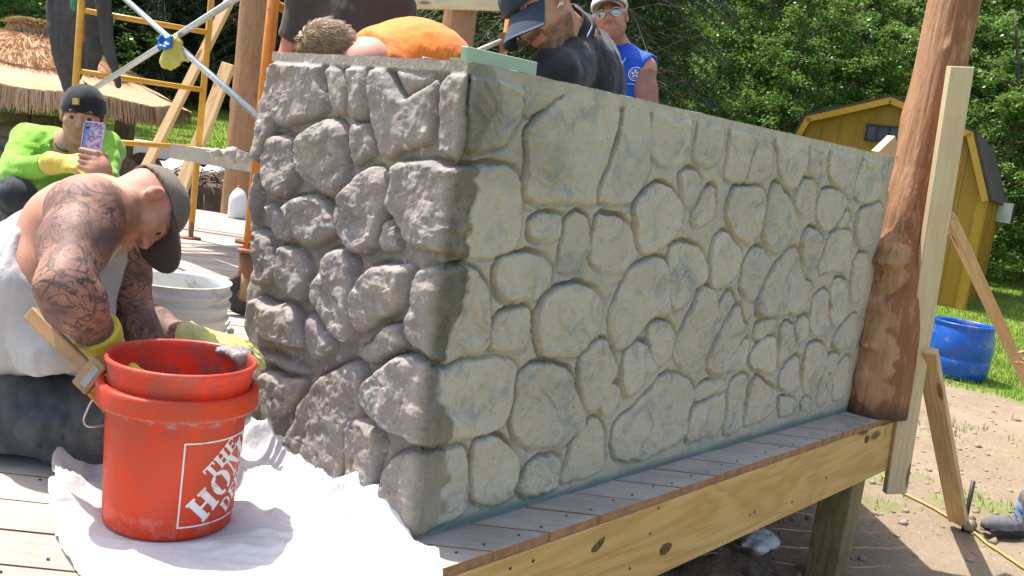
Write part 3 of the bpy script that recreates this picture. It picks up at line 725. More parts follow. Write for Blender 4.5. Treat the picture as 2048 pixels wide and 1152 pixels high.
M_JOIST = wood("shaded_joist", (0.30, 0.21, 0.09), (0.22, 0.15, 0.06), gscale=6)
rim = thing("rim_beam", (0.2, YF - 0.01, -0.262), "yellow treated pine beam with knots carrying the front edge of the deck", "beam")
board("beam_board", (-2.6, YF + 0.012, -0.145), (XR - 0.01, YF + 0.012, -0.145), 0.236, 0.038, M_TREAT, rim, up=(0, 1, 0))
# flush orange board ends along the deck edge sit over the beam as the planks themselves; nail heads and an open knot in the beam
nl = []
for px, py in ((1184, 1058), (1066, 1122), (1020, 1137), (1317, 1016), (1259, 1137), (1300, 1067), (1605, 882), (1562, 918), (1652, 955), (1584, 1004), (1509, 1024), (1500, 1030), (1678, 882), (1560, 910)):
    q = onplane(px, py, 1, YF - 0.007)
    if -0.25 < q[2] < -0.03: nl.append(lathe([(0.0001, .002), (0.004, .0015), (0.0045, -0.001)], 8, (0, 0, 0), R=np.array([[1, 0, 0], [0, 0, -1], [0, 1, 0]])) ); nl[-1] = (nl[-1][0] + np.array([q[0], YF - 0.0075, q[2]]), nl[-1][1])
obj("nail_head", *join(nl), M_NAIL, rim, False)
def knotmesh(c, ra, rb, ang):
    prof = [(0.0001, 0.0045), (0.35, 0.006), (0.62, 0.004), (0.85, 0.0055), (1.0, 0.001), (1.08, -0.002)]
    v, f = lathe(prof, 28)
    r = np.hypot(v[:, 0], v[:, 1]); th = np.arctan2(v[:, 1], v[:, 0]); wv = 1 + 0.10 * np.sin(3 * th + 1) + 0.06 * np.sin(7 * th)
    x = v[:, 0] * ra * wv; z = v[:, 1] * rb * wv; ca, sa = math.cos(ang), math.sin(ang)
    return np.stack([c[0] + x * ca - z * sa, c[1] - v[:, 2], c[2] + x * sa + z * ca], 1), [q[::-1] for q in f]
M_KNOT = simple("pine_knot", (0.16, 0.085, 0.03), (0.06, 0.03, 0.012), 0.7, 60, 0.6, 120, 0.003)
M_KNOT2 = simple("pine_knot_halo", (0.40, 0.25, 0.09), (0.30, 0.17, 0.05), 0.7, 40, 0.3, 120, 0.002)
for px, py, ra, rb, an in ((1330, 1097, .030, .017, .1), (1195, 1090, .028, .010, .5), (1733, 878, .022, .016, 0)):
    q = onplane(px, py, 1, YF - 0.007); obj("knot", *knotmesh((q[0], YF - 0.0075, q[2]), ra, rb, an), M_KNOT, rim)
fj = thing("deck_joists", (0, 1, -0.27), "rough joists hidden below the deck boards behind the beam", "joists")
for yj in np.arange(0.3, 6.2, 0.8):
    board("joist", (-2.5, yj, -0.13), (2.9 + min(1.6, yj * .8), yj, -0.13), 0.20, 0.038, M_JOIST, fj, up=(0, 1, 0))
def leg(x, y, lab):
    t_ = thing("deck_post", (x, y, -0.62), lab, "post", "square posts under the deck")
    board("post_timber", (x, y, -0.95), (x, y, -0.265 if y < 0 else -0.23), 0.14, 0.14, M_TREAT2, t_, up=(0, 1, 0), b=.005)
leg(2.56, YF + 0.072 + .012, "dark square timber post carrying the right end of the deck beam")
leg(-1.6, YF + 0.09, "square timber post carrying the deck beam below the bucket, outside the picture")
# ================================================================== ground
def azr(x, y):
    q = np.stack([x - CAM[0], y - CAM[1]], -1); f2 = nrm(MC[2][:2]); r2 = np.array([f2[1], -f2[0]])
    return np.degrees(np.arctan2(q @ r2, q @ f2)), np.linalg.norm(q, axis=-1)
def polar(az, r):
    f2 = nrm(MC[2][:2]); r2 = np.array([f2[1], -f2[0]]); a = np.radians(az)
    return CAM[0] + r * (np.cos(a) * f2[0] + np.sin(a) * r2[0]), CAM[1] + r * (np.cos(a) * f2[1] + np.sin(a) * r2[1])
def gz(x, y):
    x = np.asarray(x, float); y = np.asarray(y, float); az, r = azr(x, y)
    l = np.interp(r, [0, 8.2, 12, 15, 22, 30, 60, 300], [-.62, -.60, -.22, -.05, .27, .80, 4, 22])
    rr = np.interp(r, [0, 15, 28, 60, 300], [-.62, -.60, .03, 3, 20])
    w_ = np.clip((12 - az) / 18, 0, 1); back = np.clip((np.abs(az) - 60) / 30, 0, 1)
    w_ = w_ * w_ * (3 - 2 * w_)
    p = np.stack([x, y, np.zeros_like(x)], -1)
    z = w_ * l + (1 - w_) * rr
    z = z * (1 - back) + back * np.interp(r, [0, 20, 300], [-.62, -.5, 8])
    z = z - 0.15 * np.exp(-((x - 2.5) ** 2 + (y + .1) ** 2) / .55)
    return z + 0.015 * fbm(p, 0.9, 3, 6) + 0.012 * fbm(p, 5, 3, 8) * (r < 14)
def terrain():
    az = np.concatenate([np.arange(-180, -36, 4.0), np.arange(-36, 36, 0.22), np.arange(36, 181, 4.0)])
    r = np.concatenate([[0.02], np.arange(0.4, 3, .2), 3 * (1.013 ** np.arange(0, 356))])
    A, Rr = np.meshgrid(az, r, indexing='ij'); X, Y_ = polar(A, Rr); Z = gz(X, Y_)
    v = np.stack([X, Y_, Z], -1).reshape(-1, 3); na, nr = A.shape
    i, j = np.meshgrid(np.arange(na - 1), np.arange(nr - 1), indexing='ij'); k = (i * nr + j).ravel()
    f = np.stack([k, k + 1, k + nr + 1, k + nr], 1)
    p = np.stack([X, Y_, X * 0], -1); n1 = fbm(p, .7, 4, 5)
    edge = np.where(A > 5, 8.9 + 1.2 * n1 - .05 * (A - 28), 9.9 + .4 * n1)
    gr = np.clip((Rr - edge) / .5, 0, 1)
    band = (A < 5) & (Rr > 13.0 + n1) & (Rr < 20.5 + n1 * 1.5); gr = np.where(band, np.clip(gr * .15, 0, 1), gr)
    gr = np.maximum(gr, 0.55 * np.clip((fbm(p, 2.2, 4, 45) - .22) * 5, 0, 1) * (Rr < 7))
    return v, f, gr.ravel()
def ground_mat():
    m, nt, bs = mat_new("dirt_and_lawn"); vc = coords(nt)
    d = mix(nt, ramp(nt, noise(nt, vc, 1.3, 9, .7), [(0.35, 0), (0.65, 1)]), (0.19, 0.145, 0.088), (0.34, 0.275, 0.185))
    d = mix(nt, ramp(nt, noise(nt, vc, 28, 6, .75), [(0.35, 0), (0.7, 1)]), d, (0.26, 0.20, 0.145))
    d = mix(nt, ramp(nt, noise(nt, vc, 75, 3, .7), [(0.62, 0), (0.68, .8)]), d, (0.46, 0.41, 0.33))
    d = mix(nt, ramp(nt, noise(nt, vc, 55, 3, .7), [(0.30, .7), (0.38, 0)]), d, (0.12, 0.085, 0.055))
    g = mix(nt, ramp(nt, noise(nt, vc, .9, 5), [(0.35, 0), (0.65, 1)]), (0.13, 0.21, 0.025), (0.18, 0.25, 0.04))
    g = mix(nt, ramp(nt, noise(nt, vc, 22, 5, .7), [(0.45, 0), (0.7, 1)]), g, (0.09, 0.15, 0.02))
    c = mix(nt, attr(nt, "grass"), d, g); nt.links.new(c, bs.inputs["Base Color"]); bs.inputs["Roughness"].default_value = .95
    bs.inputs["Specular IOR Level"].default_value = .15
    bump(nt, bs, math_(nt, 'ADD', noise(nt, vc, 30, 8, .75), noise(nt, vc, 7, 5, .7)), .8, .02); return m
v, f, gm = terrain()
g_ = obj("ground", v, f, ground_mat(), attrs=dict(grass=gm), base=(0, 0, -.62)); g_['kind'] = 'structure'
rg = np.random.RandomState(11)
# lawn blades
def blades(n, azs, rs_, hgt, wid, name, mat, seed, keep=None):
    r_ = np.random.RandomState(seed); a = r_.uniform(*azs, n); r = rs_[0] * (rs_[1] / rs_[0]) ** r_.uniform(0, 1, n) ** .9
    X, Y_ = polar(a, r)
    if keep is not None: k_ = keep(X, Y_, a, r, r_); X, Y_, r, a = X[k_], Y_[k_], r[k_], a[k_]
    n = len(X); Z = gz(X, Y_) - .01; h_ = hgt * r_.uniform(.5, 1.3, n) * (1 + r / 40); w_ = wid * r_.uniform(.6, 1.4, n) * (r / rs_[0]) ** .8
    th = r_.uniform(0, 2 * np.pi, n); ln = r_.uniform(0, .7, n) * h_; ph = r_.uniform(0, 2 * np.pi, n)
    b = np.stack([X, Y_, Z], 1); s = np.stack([np.cos(th) * w_, np.sin(th) * w_, 0 * th], 1)
    tp = b + np.stack([np.cos(ph) * ln, np.sin(ph) * ln, h_], 1)
    v = np.stack([b - s, b + s, tp], 1).reshape(-1, 3)
    o = obj(name, v, np.arange(n * 3).reshape(-1, 3), mat, smooth=False, base=(X.mean(), Y_.mean(), -.6))
    return tag(o, kind='stuff')
def leafmat(name, c1, c2, trans=.35, rough=.5, scale=1.3):
    m, nt, bs = mat_new(name); oi = N(nt, "ShaderNodeNewGeometry"); vc = coords(nt)
    c = mix(nt, oi.outputs["Random Per Island"], c1, c2)
    c = mix(nt, ramp(nt, noise(nt, vc, scale, 3), [(0.4, 0), (0.65, .7)]), c, tuple(x * .6 for x in c1))
    nt.links.new(c, bs.inputs["Base Color"]); bs.inputs["Roughness"].default_value = rough; bs.inputs["Specular IOR Level"].default_value = .35
    tr = N(nt, "ShaderNodeBsdfTranslucent"); mc = mix(nt, .5, c, (0.16, 0.24, 0.02)); nt.links.new(mc, tr.inputs[0])
    ms = N(nt, "ShaderNodeMixShader"); ms.inputs[0].default_value = trans; out = nt.nodes["Material Output"]
    nt.links.new(bs.outputs[0], ms.inputs[1]); nt.links.new(tr.outputs[0], ms.inputs[2]); nt.links.new(ms.outputs[0], out.inputs[0]); return m
M_GR = leafmat("grass_blade", (0.17, 0.27, 0.03), (0.24, 0.33, 0.06), .4)
tag(blades(42000, (20, 36), (8.7, 26), .05, .004, "lawn_grass", M_GR, 1, lambda X, Y_, a, r, q: r > 9.1 + .9 * fbm(np.stack([X, Y_, X * 0], -1), .7, 4, 5)), "mown green lawn growing round the yellow shed and the blue barrel", "grass")
tag(blades(30000, (-33, -11), (9.6, 30), .06, .005, "lawn_grass", M_GR, 2, lambda X, Y_, a, r, q: (r < 12.5) | (r > 20)), "bright lawn strip growing below the dark spruces behind the deck", "grass")
tag(blades(2600, (19, 32), (3.8, 8.5), .045, .0028, "weed_tufts", M_GR, 3, lambda X, Y_, a, r, q: fbm(np.stack([X, Y_, X * 0], -1), 2.2, 4, 45) > .24), "thin green weeds sprouting from the bare dirt beside the deck", "weeds")
# stones and clods on the dirt
def pebbles():
    n = 1300; a = rg.uniform(12, 34, n); r = rg.uniform(3.3, 9.5, n); X, Y_ = polar(a, r); Z = gz(X, Y_)
    s = rg.gamma(1.6, .0055, n) + .003; k = np.array([(1, 0, 0), (0, 1, 0), (-1, 0, 0), (0, -1, 0), (0, 0, .8), (0, 0, -.5)], float)
    v = k[None] * (s[:, None, None] * rg.uniform(.6, 1.4, (n, 6, 1))); th = rg.uniform(0, 6.3, n)
    c_, s_ = np.cos(th)[:, None], np.sin(th)[:, None]
    v = np.stack([v[..., 0] * c_ - v[..., 1] * s_, v[..., 0] * s_ + v[..., 1] * c_, v[..., 2]], -1) + np.stack([X, Y_, Z], 1)[:, None]
    f = np.array([(0, 1, 4), (1, 2, 4), (2, 3, 4), (3, 0, 4), (1, 0, 5), (2, 1, 5), (3, 2, 5), (0, 3, 5)])
    return v.reshape(-1, 3), (np.arange(n)[:, None, None] * 6 + f[None]).reshape(-1, 3)
tag(obj("pebbles", *pebbles(), simple("pebble", (0.32, 0.26, 0.19), (0.2, 0.15, 0.11), .9, 3, 0), smooth=False, base=(5, 0, -.6)), "small stones and clods scattered over the dirt beside the deck", "pebbles", kind='stuff')
# dirt mound in the shade under the deck edge
def mound(c, R_, hh, n=60, seed=0):
    a, b = np.meshgrid(np.linspace(-1, 1, n), np.linspace(-1, 1, n), indexing='ij'); X = c[0] + a * R_[0]; Y_ = c[1] + b * R_[1]
    rr = np.clip(1 - np.hypot(a, b), 0, 1); p = np.stack([X, Y_, X * 0], -1)
    Z = gz(X, Y_) - .03 + hh * (rr * rr * (3 - 2 * rr)) + (.05 * fbm(p, 9, 4, seed) + .02) * (rr > 0) * np.minimum(rr * 3, 1)
    v = np.stack([X, Y_, Z], -1).reshape(-1, 3); i, j = np.meshgrid(np.arange(n - 1), np.arange(n - 1), indexing='ij'); k = (i * n + j).ravel()
    return v, np.stack([k, k + n, k + n + 1, k + 1], 1)
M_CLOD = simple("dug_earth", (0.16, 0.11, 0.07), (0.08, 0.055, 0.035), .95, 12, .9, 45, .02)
q = onz(1440, 1110, -.6)
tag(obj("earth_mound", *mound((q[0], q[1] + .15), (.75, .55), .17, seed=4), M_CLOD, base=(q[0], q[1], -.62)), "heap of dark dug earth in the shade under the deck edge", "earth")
# ================================================================== trees
def leaves(cen, size, n, rr, up=.5, asp=.6):
    """n leaf quads round each clump centre"""
    m = len(cen); c = np.repeat(cen, n, 0) + rr.normal(0, 1, (m * n, 3)) * np.repeat(size, n)[:, None] * np.array([.55, .55, .42])
    return c
def leafquads(c, ls, rr, flat=.5, asp=.62, droop=0):
    n = len(c); nv = rr.normal(0, 1, (n, 3)); nv[:, 2] = np.abs(nv[:, 2]) + flat; nv /= np.linalg.norm(nv, axis=1)[:, None]
    t = rr.normal(0, 1, (n, 3)); t[:, 2] -= droop; t -= nv * (t * nv).sum(1)[:, None]; t /= np.linalg.norm(t, axis=1)[:, None]; b = np.cross(nv, t)
    s = (ls * rr.uniform(.6, 1.4, n))[:, None]
    v = np.stack([c - t * s, c + b * s * asp, c + t * s, c - b * s * asp], 1).reshape(-1, 3)
    return v, np.arange(n * 4).reshape(-1, 4)
def broadleaf(seed, H=11, Rc=3.2, nb=46, base=.6):
    rr = np.random.RandomState(seed); woodp = []; cl = []; sz = []
    tr = spline([(0, 0, -.3), (rr.normal(0, .15), rr.normal(0, .15), H * .3), (rr.normal(0, .3), rr.normal(0, .3), H * .6), (rr.normal(0, .4), rr.normal(0, .4), H * .95)], 14)
    woodp.append(tube(tr, np.linspace(.20, .03, 14), 8))
    for k in range(nb):
        t = rr.uniform(base / H, .97); z0 = t * H; i = min(int(t * 13), 12); o = tr[i]
        a = rr.uniform(0, 2 * np.pi); L = Rc * (1.0 - .55 * t ** 2) * rr.uniform(.45, 1.1); rise = rr.uniform(-.1, .45) * L
        e = o + np.array([np.cos(a) * L, np.sin(a) * L, rise]); md = (o + e) / 2 + np.array([0, 0, .12 * L])
        br = spline([o, md, e], 6); woodp.append(tube(br, np.linspace(.055, .012, 6), 5, False))
        for u in np.linspace(.3, 1.05, 6):
            p = o + (e - o) * u + np.array([0, 0, .12 * L * (1 - abs(2 * u - 1))]) + rr.normal(0, .22, 3)
            cl.append(p); sz.append(rr.uniform(.15, .36))
    cl = np.array(cl); sz = np.array(sz)
    c = leaves(cl, sz, 90, rr); v, f = leafquads(c, .058, rr, .6)
    return join(woodp), (v, f)
def conifer(seed, H=11, Rb=2.4, levels=46):
    rr = np.random.RandomState(seed); woodp = [tube([(0, 0, -.3), (0, 0, H * .5), (0, 0, H)], [.19, .12, .02], 8)]; cs = []; ts = []
    for k in range(levels):
        z0 = .5 + (H - .6) * (k / levels) ** 1.05; Rr = Rb * (1 - (z0 / H) ** 1.15) + .15
        for j in range(7):
            a = rr.uniform(0, 6.28); L = Rr * rr.uniform(.7, 1.1); dr = np.array([np.cos(a), np.sin(a), 0])
            pts = np.array([dr * L * u + np.array([0, 0, z0 + .18 * L * u - .55 * L * u * u]) for u in np.linspace(0, 1, 6)])
            if L > .5: woodp.append(tube(pts, np.linspace(.022, .005, 6), 4, False))
            for u in np.linspace(.22, 1, max(3, int(L * 9))):
                b = dr * L * u + np.array([0, 0, z0 + .18 * L * u - .55 * L * u * u]); side = np.cross(dr, (0, 0, 1))
                for s in (-1, 1):
                    w_ = .34 * (1.1 - u * .7) * rr.uniform(.5, 1.2)
                    cs.append(b); ts.append(nrm(side * s * .9 + dr * .55 + np.array([0, 0, -.75 * rr.uniform(.3, 1.3)])) * w_)
    cs = np.array(cs); ts = np.array(ts); K = 7; C_ = np.repeat(cs, K, 0); T_ = np.repeat(ts, K, 0); u = rr.uniform(0, 1, (len(C_), 1))
    base = C_ + T_ * u; n = len(C_); d_ = T_ * .32 + rr.normal(0, .045, (n, 3)) + np.array([0, 0, -.03]); wv = np.cross(d_, rr.normal(0, 1, (n, 3))); wv = wv / (np.linalg.norm(wv, axis=1)[:, None] + 1e-9) * .012
    v = np.stack([base - wv, base + wv, base + d_], 1).reshape(-1, 3)
    return join(woodp), (v, np.arange(n * 3).reshape(-1, 3))
M_BARK = simple("tree_bark", (0.13, 0.10, 0.075), (0.07, 0.055, 0.04), .9, 6, .8, 25, .02, stretch=(1, 1, .25))
M_LEAF = leafmat("maple_leaf", (0.11, 0.235, 0.050), (0.20, 0.35, 0.08), .42, .4)
M_LEAF2 = leafmat("dark_leaf", (0.09, 0.20, 0.045), (0.15, 0.29, 0.06), .42, .4)
M_NEED = leafmat("spruce_needle", (0.020, 0.048, 0.016), (0.050, 0.098, 0.026), .18, .55)
BL = []
for s in range(4):
    wd, lf = broadleaf(20 + s, H=[11, 10, 12, 9][s], Rc=[3.2, 3.6, 3.0, 3.3][s], nb=[64, 60, 66, 56][s], base=[1.0, .4, .8, .3][s])
    BL.append((mesh_data("trunk", *wd, M_BARK), mesh_data("crown", *lf, M_LEAF2 if s == 2 else M_LEAF, False)))
CF = []
for s in range(2):
    wd, lf = conifer(50 + s, H=[13, 11][s], Rb=[2.9, 2.5][s]); CF.append((mesh_data("trunk", *wd, M_BARK), mesh_data("crown", *lf, M_NEED, False)))
def tree(kind, i, az, r, lab, cat, grp, rot, sc=1.0):
    x, y = polar(az, r); t_ = thing("broadleaf_tree" if kind == 'b' else "spruce_tree", (x, y, float(gz(x, y))), lab, cat, grp)
    t_.rotation_euler = (0, 0, rot); t_.scale = (sc, sc, sc)
    for me in (BL if kind == 'b' else CF)[i]:
        o = bpy.data.objects.new(me.name.split('.')[0], me); col.objects.link(o); o.parent = t_
rt = random.Random(5)
TLS = ["broadleaf tree touching the spruces just right of the sunglasses man", "broadleaf tree above the middle of the long stone face", "broadleaf tree left of where the shed roof meets the wall top", "broadleaf tree directly above the shed roof's left slope", "broadleaf tree directly above the shed window", "broadleaf tree half hidden by the top of the knobbly log post", "broadleaf tree between the log post and the bare grey trunk", "broadleaf tree behind the bare grey trunk at the right edge"]
TG = "broadleaf trees of the wood"
spots = [(7.5, 22), (10.2, 25), (12.6, 23), (15.0, 21.5), (17.6, 24), (20.6, 22.5), (23.6, 24), (26.4, 22), (29, 25.5), (31.5, 23), (35, 25), (9, 30), (13.5, 31), (18, 30), (22.5, 31), (27, 31), (32, 32), (37, 31)]
for i, (a, r) in enumerate(spots):
    tree('b', i % 4, a, r, TLS[i] if i < len(TLS) else ("broadleaf tree beyond the right edge of the picture" if a > 28 else "taller broadleaf tree in the back row of the wood"), "tree", TG, rt.uniform(0, 6.28), rt.uniform(.52, .72) if r < 26 else rt.uniform(.9, 1.15))
for i, (a, r) in enumerate([(-33, 25), (-30, 31), (-27, 36), (-23, 38), (-36, 30)]):
    tree('b', (i + 1) % 4, a, r, "pale green broadleaf tree beyond the lawn behind the straw umbrella", "tree", "trees behind the straw umbrella", rt.uniform(0, 6.28), rt.uniform(.95, 1.2))
for i, (a, r) in enumerate([(-22.5, 34), (-19, 36), (-15.5, 32.5), (-12, 34), (-25, 40)]):
    tree('c', i % 2, a, r, ["second dark spruce from the left behind the scaffold", "third dark spruce from the left behind the scaffold, nearest the crossed braces", "dark spruce behind the leaning studs and straight log post", "rightmost dark spruce of the scaffold group, mostly behind the wall", "leftmost dark spruce, above the straw umbrella"][i], "tree", "spruces behind the scaffold", rt.uniform(0, 6.28), rt.uniform(1.15, 1.35))
for i, (a, r) in enumerate([(-8.5, 22), (-4.5, 15.5), (-1.0, 13.5), (2.6, 13.2), (1.0, 18), (-3, 20), (4.8, 19)]):
    tree('c', i % 2, a, r, ["spruce glimpsed between the orange scaffold leg and the brown T-shirt", "spruce behind the man in brown T-shirt", "spruce behind the orange-brown rear log post", "near black spruce between navy cap and rear log post, twigs before it", "taller spruce rising behind the navy cap", "spruce hidden behind the bending man in orange", "rightmost spruce, right of the man in sunglasses"][i], "tree", "spruces behind the men", rt.uniform(0, 6.28), rt.uniform(.85, 1.05))
# pale leaning trunk at the right edge
x0, y0 = polar(29.3, 19); x1, y1 = polar(30.2, 19.5)
pt = thing("bare_trunk", (x0, y0, float(gz(x0, y0))), "slender pale grey tree trunk standing to the right of the shed roof", "tree")
zz = float(gz(x0, y0)); obj("trunk", *tube(spline([(x0, y0, zz - .2), (x0 + .03, y0, zz + 1.6), (x1 - .1, y1, zz + 3.2), (x1, y1, zz + 6)], 20), np.linspace(.15, .09, 20), 10), simple("grey_bark", (0.36, 0.33, 0.29), (0.22, 0.2, 0.17), .9, 5, .6, 25, .01), pt)
# far woods as one mass: leaf clumps on a bank
def farwoods():
    rr = np.random.RandomState(9); n = 3000; a = rr.uniform(-44, 44, n); r = rr.uniform(38, 46, n); X, Y_ = polar(a, r); Z = gz(X, Y_) + rr.uniform(0, 1, n) ** .8 * 15
    cen = np.stack([X, Y_, Z], 1); c = leaves(cen, np.full(n, 1.3), 20, rr); return leafquads(c, .22, rr, .6)
o = obj("far_woods", *farwoods(), leafmat("far_leaf", (0.03, 0.065, 0.018), (0.05, 0.10, 0.025), .3), smooth=False, base=(20, 20, 0)); tag(o, "far wall of woodland filling the gaps between the nearer trees", "woods", kind='stuff')
def backbank():
    a = np.linspace(-50, 50, 120); v = []; 
    for k, (r, h_) in enumerate([(47, -2), (48, 7), (50, 11), (54, 13)]):
        X, Y_ = polar(a, r + 2 * fbm(np.stack([a, a * 0 + k, a * 0], -1), .3, 3, 3)); v.append(np.stack([X, Y_, gz(X, Y_) + h_ + 1.5 * fbm(np.stack([a, a * 0, a * 0 + k], -1), .6, 4, 5)], 1))
    n = len(a); F = [(k * n + i, k * n + i + 1, (k + 1) * n + i + 1, (k + 1) * n + i) for k in range(3) for i in range(n - 1)]
    return np.concatenate(v), F
o = obj("wooded_hill", *backbank(), simple("wooded_slope", (0.02, 0.04, 0.012), (0.035, 0.06, 0.018), .95, 1.5, .9, 3, .3)); tag(o, kind='structure')
# brush: bare brown twigs under the dark spruces behind the men
def twigs():
    rr = np.random.RandomState(3); parts = []
    for k in range(230):
        a = rr.uniform(-3.5, 9.5); r = rr.uniform(10.4, 12.4); X, Y_ = polar(a, r); z = rr.uniform(.2, 3.4)
        p = np.array([X, Y_, z]); d_ = rr.normal(0, 1, 3); d_[2] = rr.uniform(-.5, .35); d_ = nrm(d_) * rr.uniform(.4, 1.1)
        parts.append(tube([p, p + d_ * .5 + rr.normal(0, .06, 3), p + d_], [.004, .003, .0015], 4, False))
    return join(parts)
o = obj("dead_twigs", *twigs(), simple("dead_twig", (0.10, 0.06, 0.04), (0.06, 0.035, 0.02), .9, 5, 0), base=(6, 6, 0)); tag(o, "bare reddish brown dead twigs tangled in front of the black spruces", "twigs", kind='stuff')

# ================================================================== yellow shed
M_YEL = simple("ochre_paint", (0.40, 0.21, 0.014), (0.35, 0.18, 0.012), .55, 3, .35, 60, .002, stretch=(1, 1, .3))
M_TRIM = simple("ochre_trim", (0.46, 0.255, 0.02), (0.42, 0.23, 0.016), .5, 3, .2, 60, .001)
M_ROOF = simple("brown_shingle", (0.060, 0.038, 0.028), (0.036, 0.024, 0.018), .9, 10, .8, 60, .006)
M_GLS = simple("dark_window_glass", (0.05, 0.07, 0.12), (0.04, 0.05, 0.09), .12, 3, 0)
M_DK = simple("dark_frame", (0.03, 0.03, 0.035), rough=.5, bmp=0)
def shed():
    c = P(1922, 634, 14.9); zb = c[2]; f2 = nrm(MC[2][:2]); r2 = np.array([f2[1], -f2[0]])
    def adir(a): a = math.radians(a); return np.array([*(math.cos(a) * f2 + math.sin(a) * r2), 0])
    gx = adir(-59); sy = adir(31); up = V(0, 0, 1)         # gable runs left from the near corner; the side runs away
    W_, L, he, hb, hp, bi = 3.35, 3.2, 2.0, 2.88, 3.28, .42
    T_ = thing("yellow_shed", c, "small yellow board shed with a brown gambrel roof standing on the lawn", "shed")
    def Q_(x, y, z): return c + gx * x + sy * y + up * (z)
    gab = [(0, 0), (W_, 0), (W_, he), (W_ - bi, hb), (W_ / 2, hp), (bi, hb), (0, he)]
    n = len(gab); v = [Q_(x, 0, z) for x, z in gab] + [Q_(x, L, z) for x, z in gab]
    F = [tuple(range(n))[::-1], tuple(range(n, 2 * n))] + [(i, (i + 1) % n, n + (i + 1) % n, n + i) for i in range(n)]
    obj("wall", v, F, M_YEL, T_, False)
    R = np.stack([gx, sy, up], 1)
    for k in range(12):                                       # battens on the gable
        x = .12 + k * .285; zt = np.interp(x, [0, bi, W_ / 2, W_ - bi, W_], [he, hb, hp, hb, he]) - .12
        obj("batten", *box(Q_(x, -.012, zt / 2), (.035, .022, zt), R), M_YEL, T_, False)
    for k in range(10):
        obj("batten", *box(Q_(-.012, .15 + k * .3, he / 2), (.022, .035, he - .05), R), M_YEL, T_, False)
    obj("corner_trim", *box(Q_(.045, -.02, he / 2), (.13, .03, he), R), M_TRIM, T_, False)
    obj("corner_trim", *box(Q_(-.02, .045, he / 2), (.03, .10, he), R), M_TRIM, T_, False)
    e = [(-.06, he - .10), (bi - .06, hb + .05), (W_ / 2, hp + .09), (W_ - bi + .06, hb + .05), (W_ + .06, he - .10)]
    for a, b in zip(e[:-1], e[1:]):
        th = .05; dx, dz = nrm(V(b[0] - a[0], b[1] - a[1])); nx_, nz_ = -dz, dx
        v = []
        for y_ in (-.16, L + .16):
            v += [Q_(a[0], y_, a[1]), Q_(b[0], y_, b[1]), Q_(b[0] + nx_ * th, y_, b[1] + nz_ * th), Q_(a[0] + nx_ * th, y_, a[1] + nz_ * th)]
        ro = obj("roof_slope", v, [(0, 1, 2, 3)[::-1], (4, 5, 6, 7), (0, 4, 5, 1), (1, 5, 6, 2), (2, 6, 7, 3), (3, 7, 4, 0)], M_ROOF, T_, False)
        v = []
        for y_ in (-.175, -.145):
            v += [Q_(a[0] - nx_ * .10, y_, a[1] - nz_ * .10), Q_(b[0] - nx_ * .10, y_, b[1] - nz_ * .10), Q_(b[0], y_, b[1]), Q_(a[0], y_, a[1])]
        obj("rake_board", v, [(0, 1, 2, 3)[::-1], (4, 5, 6, 7), (0, 4, 5, 1), (1, 5, 6, 2), (2, 6, 7, 3), (3, 7, 4, 0)], M_TRIM, T_, False)
    wx, wz = 1.72, 2.78
    fr = obj("window_frame", *join([box(Q_(wx, -.03, wz + s * .125), (.56, .05, .03), R) for s in (-1, 1)] + [box(Q_(wx + s * .095 * k, -.03, wz), (.022, .05, .25), R) for s, k in ((-1, 2.8), (1, 2.8), (-1, 1), (1, 1))]), M_DK, T_, False)
    for k in (-1, 0, 1): sub("pane", *box(Q_(wx + k * .18, -.022, wz), (.165, .012, .235), R), M_GLS, fr, T_, False)
    vent = obj("wall_box", *box(Q_(-.14, 2.62, 1.78), (.24, .42, .36), R), simple("galvanised", (0.6, 0.6, 0.6), (0.45, 0.45, 0.46), .35, 3, .1, 50, metal=.7), T_, False)
    for k in range(5): sub("slat", *box(Q_(-.265, 2.46 + k * .08, 1.78), (.014, .03, .34), R), M_DK, vent, T_, False)
    obj("skid", *box(Q_(W_ / 2, L / 2, -.06), (W_ - .1, L - .1, .14), R), M_DK, T_, False)
shed()
# ================================================================== big log post at the end of the wall
def bark_mat(name, c1, c2, c3, pale):
    m, nt, bs = mat_new(name); vc = coords(nt, (1, 1, .22)); v1 = coords(nt)
    c = mix(nt, ramp(nt, noise(nt, vc, 9, 7, .65, .6), [(0.3, 0), (0.65, 1)]), c1, c2)
    c = mix(nt, ramp(nt, noise(nt, vc, 38, 5, .7), [(0.52, 0), (0.68, .85)]), c, c3)
    c = mix(nt, math_(nt, 'MULTIPLY', attr(nt, "pale"), ramp(nt, noise(nt, vc, 14, 5, .7), [(0.35, .25), (0.65, .85)])), c, pale)  # pale mask: sunlight put into the log colour
    c = mix(nt, attr(nt, "dark"), c, (0.035, 0.02, 0.014))
    c = mix(nt, ramp(nt, noise(nt, v1, 13, 4, .6), [(0.27, .8), (0.33, 0)]), c, (0.06, 0.03, 0.02))
    nt.links.new(c, bs.inputs["Base Color"]); bs.inputs["Roughness"].default_value = .62; bs.inputs["Specular IOR Level"].default_value = .35
    bump(nt, bs, math_(nt, 'ADD', noise(nt, vc, 22, 8, .7, .8), noise(nt, coords(nt, (1, 1, .06)), 60, 4, .6)), 1.0, .010); return m
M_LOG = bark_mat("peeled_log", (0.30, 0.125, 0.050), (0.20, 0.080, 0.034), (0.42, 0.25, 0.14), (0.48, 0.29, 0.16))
M_LOG2 = bark_mat("peeled_log_far", (0.27, 0.15, 0.075), (0.36, 0.20, 0.10), (0.20, 0.10, 0.05), (0.42, 0.30, 0.20))
